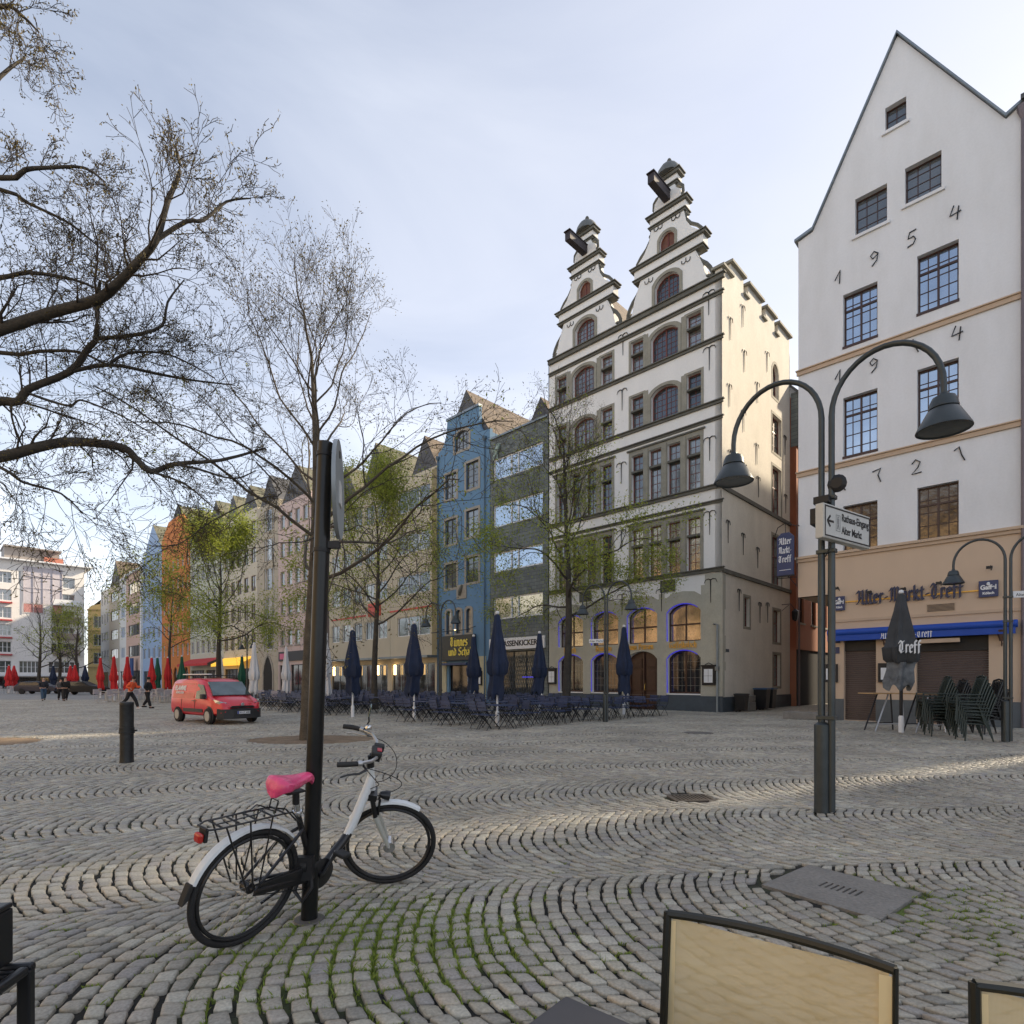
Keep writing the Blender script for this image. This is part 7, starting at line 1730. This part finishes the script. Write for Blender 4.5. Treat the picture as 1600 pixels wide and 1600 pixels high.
MBk = MB().box(-.4, .4, -.25, .25, 0, .45).box(-.39, .39, -.24, .24, .453, .78); o = MBk.build('stone_block', M_concrete, None, bevel=.03, loc=(p.x, p.y, 0), rotz=.79); tag(o, 'weathered pale stone block between the bins along the flank wall', 'stone block')
# step at the tavern corner
p = Vector((11.5, 22.9)) + Vector(AX) * .75 + Vector((-.698, -.716)) * .35
o = MB().box(-1.1, .5, -.35, .3, 0, .28).build('corner_step', M_concrete, None, bevel=.02, loc=(p.x, p.y, 0), rotz=rot_row); tag(o, 'low grey stone step at the left corner of the tavern', 'step')

# ------------------------------------------------------------------ red van
def van():
    fl, rl = Vector((-10.52, 19.65, 0)), Vector((-12.26, 21.1, 0)); hd = (fl - rl).normalized(); ang = math.atan2(-.60, .80)
    hv = Vector((math.cos(ang), math.sin(ang), 0)); sv = Vector((-hv.y, hv.x, 0)); S = .87
    ctr = (fl + rl) / 2 + sv * .78 * 1.0
    # the camera sees its right-hand side
    V = thing('delivery_van', 'red delivery van with white roof bars parked on the cobbles', 'van', (ctr.x, ctr.y, 0), ang); V.scale = (S, S, S)
    M_red = mat('red_car_paint', (.62, .03, .05), .25, .1, var=.04, spec=.8); M_tr = mat('black_trim_plastic', (.025, .026, .028), .55)
    st = [  # x, zlow, zbelt, ztop, half width low, belt, top
        (-2.12, .42, .95, 1.55, .78, .82, .62), (-2.08, .34, .96, 1.74, .86, .88, .72), (-1.8, .32, .97, 1.80, .89, .91, .76), (-1.0, .32, .97, 1.83, .9, .92, .77), (0, .32, .97, 1.83, .9, .92, .77),
        (.5, .32, .97, 1.79, .9, .92, .75), (.78, .32, .98, 1.70, .9, .92, .71), (1.1, .33, .99, 1.42, .9, .91, .68), (1.4, .34, 1.0, 1.13, .9, .9, .68), (1.52, .35, .98, 1.08, .9, .89, .66), (1.9, .36, .92, .98, .87, .85, .6), (2.1, .38, .82, .88, .8, .76, .5), (2.2, .42, .7, .74, .68, .64, .42), (2.22, .45, .6, .64, .6, .55, .36)]
    m_ = MB(); vs = []; K = 11
    for (x, zl, zb, zt, wl_, wb, wt) in st:
        half = [(0, zl), (wl_ * .9, zl), (wl_, zl + .08), (wb + .01, (zl + zb) / 2), (wb, zb), ((wb + wt) / 2 + .035, (zb + zt) / 2 + .02), (wt + .02, zt - .07), (wt - .08, zt - .01), (wt * .5, zt + .015), (0, zt + .02)]
        ringp = half + [(-a, b_) for a, b_ in reversed(half[1:-1])]
        vs += [(x, a, b_) for a, b_ in ringp]; K = len(ringp)
    fs = [(i * K + k, i * K + (k + 1) % K, (i + 1) * K + (k + 1) % K, (i + 1) * K + k) for i in range(len(st) - 1) for k in range(K)] + [tuple(range(K)), tuple(range((len(st) - 1) * K, len(st) * K))]
    m_.add(vs, fs); m_.build('body', M_red, V, smooth=True)
    def patch(name, pts, mt, off=.012, parent=V):
        c_ = MB(); c_.add(pts, [tuple(range(len(pts)))]); o = c_.build(name, mt, parent, fixn=False); so = o.modifiers.new('s', 'SOLIDIFY'); so.thickness = off; so.offset = 0; return o
    M_vg = mat('van_glass', (.10, .13, .14), .08, .5, var=.3, vs=1.5, spec=1)
    patch('windscreen', [(.82, -.70, 1.675), (.82, .70, 1.675), (1.12, .725, 1.41), (1.4, .77, 1.14), (1.46, .5, 1.14), (1.47, 0, 1.145), (1.46, -.5, 1.14), (1.4, -.77, 1.14), (1.12, -.725, 1.41)], M_vg, .06)
    for s in (-1, 1):
        yb, yt = s * .93, s * .815
        patch('side_window', [(.28, yb, 1.0), (1.18, yb * .985, 1.02), (1.0, s * .86, 1.28), (.72, yt, 1.56), (.28, yt, 1.6)], M_vg, .03)
        patch('side_panel', [(-1.85, s * .925, 1.02), (.12, s * .925, 1.02), (.12, s * .82, 1.62), (-1.8, s * .82, 1.62)], mat('orange_red_panel', (.52, .055, .035), .3, .1), .02)
        for cx_ in (-1.33, 1.33):
            MB().lathe([(.36, -.02), (.37, .0), (.36, .02)], (0, 0, 0), 28, M=Matrix.Rotation(PI / 2, 4, 'X')).build('wheel_arch', M_tr, V, loc=(cx_, s * .895, .36))
            w = MB().lathe([(.2, -.1), (.31, -.1), (.325, -.06), (.325, .06), (.31, .1), (.2, .1)], (0, 0, 0), 28, M=Matrix.Rotation(PI / 2, 4, 'X')).build('wheel', mat('tyre', (.015, .015, .016), .8), V, smooth=True, loc=(cx_, s * .86, .325))
            MB().lathe([(.0, .04), (.05, .06), (.12, .03), (.17, .05), (.2, .04), (.2, -.04), (.0, -.04)], (0, 0, 0), 20, M=Matrix.Rotation(s * -PI / 2 * -1, 4, 'X')).build('rim', mat('steel_rim', (.4, .4, .4), .4, .6), w, smooth=True, loc=(0, s * .08, 0))
        m_ = MB(); m_.box(-.85, .85, s * .905 - .012, s * .905 + .03 * s if s > 0 else s * .905 + .012, .46, .6) if s > 0 else m_.box(-.85, .85, s * .905 - .03, s * .905 + .012, .46, .6); m_.build('rub_strip', M_tr, V, bevel=.006)
        m_ = MB(); m_.box(.86, 1.1, s * .98 - .07, s * .98 + .07, 1.0, 1.2); m_.build('wing_mirror', M_tr, V, bevel=.035)
        patch('headlight', [(2.12, s * .56, .86), (1.98, s * .80, .93), (1.72, s * .905, .99), (1.86, s * .89, .86), (2.06, s * .74, .77)], mat('headlight_glass', (.5, .5, .52), .1, .7, spec=1), .05)
        for x in (-.02, .2): MB().box(x, x + .14, s * .945 - .01, s * .945 + .01, .9, .93).build('door_handle', M_tr, V)
        for x in (.2, -.98): MB().box(x - .006, x + .006, s * .93 - .006, s * .93 + .004, .45, 1.6 if False else .98).build('door_gap', M_tr, V)
    m_ = MB(); prof = [(1.98, -.9), (2.18, -.72), (2.3, -.4), (2.33, 0), (2.3, .4), (2.18, .72), (1.98, .9)]
    for i in range(6):
        (xa, ya), (xb, yb) = prof[i], prof[i + 1]
        m_.add([(xa, ya, .24), (xb, yb, .24), (xb, yb, .60), (xa, ya, .60), (xa - .14, ya * .9, .22), (xb - .14, yb * .9, .22), (xb - .12, yb * .9, .66), (xa - .12, ya * .9, .66)], [(0, 1, 2, 3), (0, 4, 5, 1), (3, 2, 6, 7)])
    m_.build('front_bumper', M_tr, V, smooth=True)
    m_ = MB(); m_.prism([(-.5, .66), (.5, .66), (.42, .74), (-.42, .74)], -2.27, -2.2); m_.v = [(-v[1], v[0], v[2]) for v in m_.v]; m_.build('grille', M_blackiron, V)
    m_ = MB(); m_.box(2.325, 2.34, -.26, .26, .42, .53); pl_ = m_.build('number_plate', M_whiteframe, V); MB().box(2.3405, 2.343, -.26, -.21, .42, .53).build('blue_strip', mat('blue_strip', (.02, .06, .4)), pl_)
    put_text('lettering', 'OK-LT 6884', .07, M_blackiron, pl_, (2.344, .02, .445), rot=(0, 0, PI / 2), depth=.003)
    MB().lathe([(.0, .01), (.06, .008), (.07, 0)], (0, 0, 0), 16).build('badge', M_pl, V, loc=(2.235, 0, .79)).rotation_euler = (0, PI / 2, 0)
    for x in (-1.0, .25):
        m_ = MB(); m_.box(x - .03, x + .03, -.72, .72, 1.93, 1.97); m_.box(x - .025, x + .025, -.7, -.66, 1.82, 1.93); m_.box(x - .025, x + .025, .66, .7, 1.82, 1.93); m_.build('roof_bar', M_tr, V)
    MB().box(-1.5, .75, -.66, -.5, 1.975, 2.02).build('roof_carrier', M_whiteframe, V, bevel=.01)
    put_text('lettering', 'FLAMME', .2, M_whiteframe, V, (-1.15, -.905, 1.34), rot=(math.radians(-10), 0, 0), depth=.006, bold=.01)
    put_text('lettering', 'MÖBEL KÖLN', .085, M_whiteframe, V, (-1.15, -.925, 1.2), rot=(math.radians(-10), 0, 0), depth=.006, bold=.004)
van()
# far parked cars
def car(label, loc, rz, m):
    K_ = thing('parked_car', label, 'car', loc, rz)
    prof = [(-2.2, .3), (-2.25, .75), (-2.1, .95), (-1.75, 1.35), (-.9, 1.47), (.2, 1.45), (.95, 1.05), (1.9, .9), (2.2, .7), (2.2, .3)]
    m_ = MB(); m_.prism(prof, -.86, .86); vs = []
    for v in m_.v: f = 1 - max(0, v[2] - .9) * .42; vs.append((v[0], v[1] * f, v[2]))
    m_.v = vs; m_.build('body', m, K_, bevel=.06)
    for s in (-1, 1):
        c_ = MB(); c_.add([(-1.75, s * .80, 1.0), (.75, s * .82, 1.0), (.15, s * .71, 1.38), (-1.5, s * .72, 1.36)], [(0, 1, 2, 3)]); c_.build('side_window', M_dark_glass, K_, fixn=False).location = (0, s * .03, 0)
        for x in (-1.35, 1.35): MB().tube([(x, s * .7, .32), (x, s * .89, .32)], .32, 16).build('wheel', MATS['tyre'], K_)
    MB().box(-2.27, -2.2, .45, .8, .72, .88).build('tail_light', mat('red_lens', (0, 0, 0)), K_); MB().box(-2.27, -2.2, -.8, -.45, .72, .88).build('tail_light', MATS['red_lens'], K_)
M_cb = mat('black_car_paint', (.006, .007, .009), .55, 0, spec=.4)
g = at_depth(131, 1064, 62); car('black estate car parked at the far end behind three walkers', (g.x, 62, 0), .15, M_cb)
g = at_depth(62, 1064, 66); car('dark blue low car parked far off behind the left walker', (g.x, 66, 0), .1, mat('dark_blue_paint', (.01, .016, .04), .3))

# ------------------------------------------------------------------ people (skinned figures)
def figure(label, loc, rz, H, legs, arms, cloth, hair, group=None, lean=0.0, bald=False):
    """legs: per side (knee fwd, ankle fwd, ankle lift); arms: per side (elbow fwd, hand fwd, hand up)"""
    P = thing('person', label, 'person', loc, rz, group); k = H / 1.75
    def skin(name, joints, edges, m):
        me = bpy.data.meshes.new(name); me.from_pydata([tuple(Vector(j[:3]) * k) for j in joints], edges, []); me.materials.append(m); o = bpy.data.objects.new(name, me); link(o, P)
        sk = o.modifiers.new('skin', 'SKIN'); sk.use_smooth_shade = True; su_ = o.modifiers.new('sub', 'SUBSURF'); su_.levels = 2; su_.render_levels = 2
        for i, j in enumerate(joints): me.skin_vertices[0].data[i].radius = (j[3] * k, (j[4] if len(j) > 4 else j[3]) * k)
        me.skin_vertices[0].data[0].use_root = True
        return o
    f = lean
    J = [(0, 0, .93, .12, .09), (.02 + f * .25, 0, 1.15, .12, .09), (.02 + f * .5, 0, 1.38, .13, .09), (.02 + f * .55, 0, 1.5, .055), (.03 + f * .65, 0, 1.6, .07), (.04 + f * .7, 0, 1.68, .075)]
    E = [(0, 1), (1, 2), (2, 3), (3, 4), (4, 5)]
    TJ = [tuple([*j[:3]] + [r * 1.4 for r in j[3:]]) for j in J[:3]]; TE = [(0, 1), (1, 2)]; LJ = [(0, 0, .95, .135, .105)]; LE = []
    sh = (.02 + f * .5, 1.42)
    for s, (ef, hf, hu) in zip((-1, 1), arms):
        n0 = len(J); J += [(sh[0], s * .17, sh[1], .055), (sh[0] + ef, s * .23, 1.15 + abs(ef) * .25, .043), (sh[0] + hf, s * .22, .9 + hu, .034), (sh[0] + hf + .03, s * .21, .82 + hu, .035)]
        E += [(2, n0), (n0, n0 + 1), (n0 + 1, n0 + 2), (n0 + 2, n0 + 3)]
        t0 = len(TJ); TJ += [(sh[0], s * .175, sh[1], .09), (sh[0] + ef, s * .235, 1.15 + abs(ef) * .25, .078), (sh[0] + hf, s * .222, .90 + hu, .065)]; TE += [(2, t0), (t0, t0 + 1), (t0 + 1, t0 + 2)]
    shoes = []
    for s, (kf, af, lift) in zip((-1, 1), legs):
        n0 = len(J); J += [(0, s * .09, .88, .08), (kf, s * .1, .49 + lift * .4, .055), (af, s * .1, .08 + lift, .04), (af + .14, s * .11, .03 + lift, .035)]; E += [(0, n0), (n0, n0 + 1), (n0 + 1, n0 + 2), (n0 + 2, n0 + 3)]
        l0 = len(LJ); LJ += [(0, s * .095, .87, .115), (kf, s * .1, .49 + lift * .4, .09), (af, s * .1, .10 + lift, .075)]; LE += [(0, l0), (l0, l0 + 1), (l0 + 1, l0 + 2)]
        shoes.append((af, s, lift))
    skin('body', J, E, mat('skin', (.50, .30, .22), .6)); skin('jacket', TJ, TE, cloth[0]); skin('trousers', LJ, LE, cloth[1])
    for af, s, lift in shoes: MB().lathe([(.0, -.13), (.035, -.12), (.045, -.05), (.042, .08), (.03, .14), (0, .15)], (0, 0, 0), 10, M=Matrix.Rotation(PI / 2, 4, 'Y')).build('shoe', cloth[2], P, smooth=True, loc=((af + .05) * k, s * .1 * k, (.045 + lift) * k))
    if not bald: MB().lathe([(.095, -.02), (.1, .03), (.085, .09), (.05, .12), (0, .13)], ((.025 + f * .7) * k, 0, 1.655 * k), 12).build('hair', hair, P, smooth=True)
    else: MB().lathe([(.088, -.03), (.09, .0), (.086, .02)], ((.02 + f * .7) * k, 0, 1.63 * k), 12).build('hair', hair, P, smooth=True)
    n_ = MB().lathe([(.0, .02), (.014, 0), (0, -.02)], ((.115 + f * .7) * k, 0, 1.625 * k), 6).build('nose', MATS['skin'], P)
    return P
M_hd, M_hg = mat('dark_hair', (.02, .015, .012)), mat('grey_hair', (.35, .33, .30))
M_j1, M_j2, M_j3 = mat('dark_jacket', (.02, .024, .035), .85), mat('black_coat', (.014, .014, .016), .85), mat('two_tone_jacket', (.12, .12, .125), .85, var=.7, vs=6)
M_jean, M_bt = mat('blue_jeans', (.04, .085, .15), .85), mat('black_trousers', (.014, .014, .017), .85)
MATS['white_shoe'] = mat('white_shoe', (.6, .6, .6), .6)
Yp = FOC * EYE / 31.0
walk = [[(.12, .22, 0), (-.02, -.25, .05)], [(.05, -.18, .04), (.16, .26, 0)], [(.1, .16, 0), (.0, -.2, .04)]]
for i, (px, ja, tr_, bald, lab, hr) in enumerate(((68, M_j1, M_jean, True, 'man in dark jacket and blue jeans, left of three walking abreast', M_hg), (85, M_j3, M_bt, False, 'person in grey and black jacket, middle of three walking abreast', M_hd), (107, M_j2, M_bt, True, 'bald man in black coat, right of three walking abreast', M_hg))):
    x = (px - 800) / FOC * Yp; figure(lab, (x, Yp + (0, .6, -.3)[i], 0), -PI / 2 + .85, 1.78 if i != 1 else 1.72, walk[i], [(-.08, .1, .08), (.06, -.12, .02)], (ja, tr_, M_bt), hr, None, .02, bald)
Yr = FOC * EYE / 44.0; x = (203 - 800) / FOC * Yr
figure('person in orange jacket striding past behind the bollard', (x, Yr, 0), .1, 1.72, [(-.1, -.42, .16), (.24, .36, 0)], [(-.2, .02, .22), (.1, .3, .32)], (mat('orange_jacket', (.75, .11, .035), .8), M_bt, MATS['white_shoe']), M_hd, None, .25)
figure('person in dark clothes walking just beyond the orange jacket', (x + .35, Yr + .9, 0), .2, 1.7, [(.1, .2, 0), (-.02, -.25, .06)], [(-.1, .1, .1), (.08, -.1, .0)], (M_j2, M_bt, M_bt), M_hd, None, .05)

# ------------------------------------------------------------------ foreground terrace furniture
def mesh_chair(label, a, b_, seed=0, group='beige mesh armchairs at the photographer table'):
    """back from point a (left post top) to b_ (right post top); the sitter's side is towards the camera"""
    a, b_ = Vector(a), Vector(b_); u = (b_ - a); W = u.length; u.normalize(); nrm_ = Vector((-u.y, u.x, 0))     # points away from camera
    Cc = thing('mesh_chair', label, 'chair', (a.x, a.y, 0), math.atan2(u.y, u.x), group)
    M_fr = mat('anthracite_frame', (.022, .024, .022), .4, .4, var=.2)
    M_mesh = bpy.data.materials.get('beige_mesh')
    if M_mesh is None:
        M_mesh = bpy.data.materials.new('beige_mesh'); M_mesh.use_nodes = True; n, l = M_mesh.node_tree.nodes, M_mesh.node_tree.links; b = n['Principled BSDF']
        b.inputs['Roughness'].default_value = .7; t = n.new('ShaderNodeTexCoord'); no = n.new('ShaderNodeTexNoise'); no.inputs['Scale'].default_value = 5; l.new(t.outputs['Object'], no.inputs['Vector'])
        r = n.new('ShaderNodeValToRGB'); r.color_ramp.elements[0].color = (.66, .54, .30, 1); r.color_ramp.elements[1].color = (.78, .66, .40, 1); l.new(no.outputs['Fac'], r.inputs['Fac'])
        w1 = n.new('ShaderNodeTexWave'); w1.inputs['Scale'].default_value = 160; w1.bands_direction = 'X'; w2 = n.new('ShaderNodeTexWave'); w2.inputs['Scale'].default_value = 160; w2.bands_direction = 'Z'
        l.new(t.outputs['Object'], w1.inputs['Vector']); l.new(t.outputs['Object'], w2.inputs['Vector']); ml = n.new('ShaderNodeMath'); ml.operation = 'MULTIPLY'; l.new(w1.outputs['Fac'], ml.inputs[0]); l.new(w2.outputs['Fac'], ml.inputs[1])
        mr = n.new('ShaderNodeMapRange'); mr.inputs['To Min'].default_value = .8; mr.inputs['To Max'].default_value = 1.15; l.new(ml.outputs[0], mr.inputs['Value'])
        mm = n.new('ShaderNodeMixRGB'); mm.blend_type = 'MULTIPLY'; mm.inputs['Fac'].default_value = 1; l.new(r.outputs['Color'], mm.inputs['Color1']); l.new(mr.outputs[0], mm.inputs['Color2']); l.new(mm.outputs['Color'], b.inputs['Base Color'])
        tp = n.new('ShaderNodeBsdfTransparent'); mx_ = n.new('ShaderNodeMixShader'); mx_.inputs[0].default_value = .24; l.new(b.outputs[0], mx_.inputs[1]); l.new(tp.outputs[0], mx_.inputs[2]); l.new(mx_.outputs[0], n['Material Output'].inputs['Surface'])
    H = a.z; bow = .04
    def bx(x): return -bow * 0 + bow * (1 - ((x - W / 2) / (W / 2)) ** 2)
    m_ = MB()
    def post(x): return [(x, .0 + .10, .44), (x, .04, .62), (x, 0, H)]
    for x in (0, W): m_.tube([(x, .02, .0), (x, .0, .3), (x, -.03, .6), (x, 0, H)], .011 if x == 0 else .006, 8)
    (m_.box(-.004, .01, -.045, .03, .46, H - .01) if x == 0 else None)
    for x in (0, W): m_.tube([(x, -.5, .0), (x, -.48, .44), (x, -.02, .44)], .014, 8)
    m_.tube([(W * q, .0 + bx(W * q), H - .005) for q in [k / 12 for k in range(13)]], .012, 8)
    m_.tube([(0, -.05, .44), (W, -.05, .44)], .012, 8); m_.tube([(0, -.48, .44), (W, -.48, .44)], .012, 8)
    m_.build('frame', M_fr, Cc, smooth=True)
    vs = []; nx_, nz_ = 20, 10
    for j in range(nz_ + 1):
        for i in range(nx_ + 1):
            x = .012 + (W - .024) * i / nx_; q = i / nx_; sag = .018 * math.sin(q * PI) ** .8 * (j / nz_)
            z = .46 + (H - .47 - sag) * j / nz_; y0 = -.03 + .03 * j / nz_; vs.append((x, y0 + bx(x) * .85, z))
    fs = [(j * (nx_ + 1) + i, j * (nx_ + 1) + i + 1, (j + 1) * (nx_ + 1) + i + 1, (j + 1) * (nx_ + 1) + i) for j in range(nz_) for i in range(nx_)]
    m_ = MB(); m_.add(vs, fs); m_.build('back_mesh', M_mesh, Cc, smooth=True, fixn=False)
    m_ = MB(); m_.add([(.01, -.47, .452), (W - .01, -.47, .452), (W - .01, -.04, .445), (.01, -.04, .445)], [(0, 1, 2, 3)]); m_.build('seat_mesh', M_mesh, Cc, fixn=False)
    m_ = MB()
    for x in (.045, W - .045):
        pass
    for x0, x1 in ((.0, .022), (W - .03, W - .006)):
        m_ = MB(); m_.add([(x0, -.028 + .0, .46), (x1, -.028 + bx(x1) * .85 - .002, .46), (x1, bx(x1) * .85 - .004, H - .02), (x0, -.004, H - .02)], [(0, 1, 2, 3)])
        m_.build('hem', mat('beige_hem', (.7, .58, .34), .7), Cc, fixn=False)
    return Cc
mesh_chair('beige mesh armchair seen from behind in the foreground, large and centred right', (.415, 1.52, .885), (.822, 1.222, .885))
mesh_chair('beige mesh armchair cut off by the bottom right corner', (.945, 1.165, .885), (1.36, .90, .885))
tb = thing('terrace_table', 'dark grey terrace table whose corner shows at the bottom edge', 'table', (.13, 1.375, 0), math.radians(-135 + 8))
MB().box(0, .8, -.0, .8, .715, .742).build('table_top', mat('dark_grey_laminate', (.055, .055, .062), .5, var=.1), tb, bevel=.004)
for x, y in ((.08, .08), (.72, .08), (.08, .72), (.72, .72)): MB().tube([(x, y, 0), (x, y, .714)], .022, 8).build('leg', M_blackiron, tb)
tb.rotation_euler = (0, 0, math.radians(-130))
# black slatted metal armchair at the left edge
ac = thing('metal_armchair', 'black slatted metal armchair cut off by the left edge', 'chair', (-1.985, 1.77, 0), math.radians(8))
M_am = mat('black_powder_coat', (.014, .015, .018), .38, .2, var=.15)
m_ = MB(); m_.ring([(-.30, .0), (.25, .0), (.25, .44), (-.30, .44)], [(-.26, -.01), (.21, -.01), (.21, .40), (-.26, .40)], -.02, .02); m_.v = []; m_.f = []; m_.m = []
for s, x in ((1, .25),):
    for y in (-.25, .3): MB().box(x - .045, x, y, y + .035, 0, .43).build('leg', M_am, ac, bevel=.006)
for y in (-.25, .3): MB().box(-.45, -.41, y, y + .035, 0, .43).build('leg', M_am, ac, bevel=.006)
m_ = MB(); m_.box(-.45, .25, -.26, -.225, .415, .45); m_.box(-.45, .25, .31, .345, .415, .45); m_.box(.215, .25, -.22, .305, .415, .45); m_.box(-.45, -.415, -.22, .305, .415, .45); m_.build('seat_frame', M_am, ac, bevel=.012)
m_ = MB()
for k in range(15): m_.box(-.41, .21, -.21 + k * .034, -.192 + k * .034, .428, .444)
m_.build('seat_slats', M_am, ac)
for y0 in (.17,):
    pass
for y in (-.26, .225):
    m_ = MB(); m_.box(-.45, .17, y, y + .12, .655, .675); m_.box(.145, .17, y, y + .12, .452, .6545); m_.build('armrest', M_am, ac, bevel=.008)
m_ = MB(); m_.box(-.50, -.46, -.25, .33, .46, .84); m_.build('backrest', M_am, ac, bevel=.01)
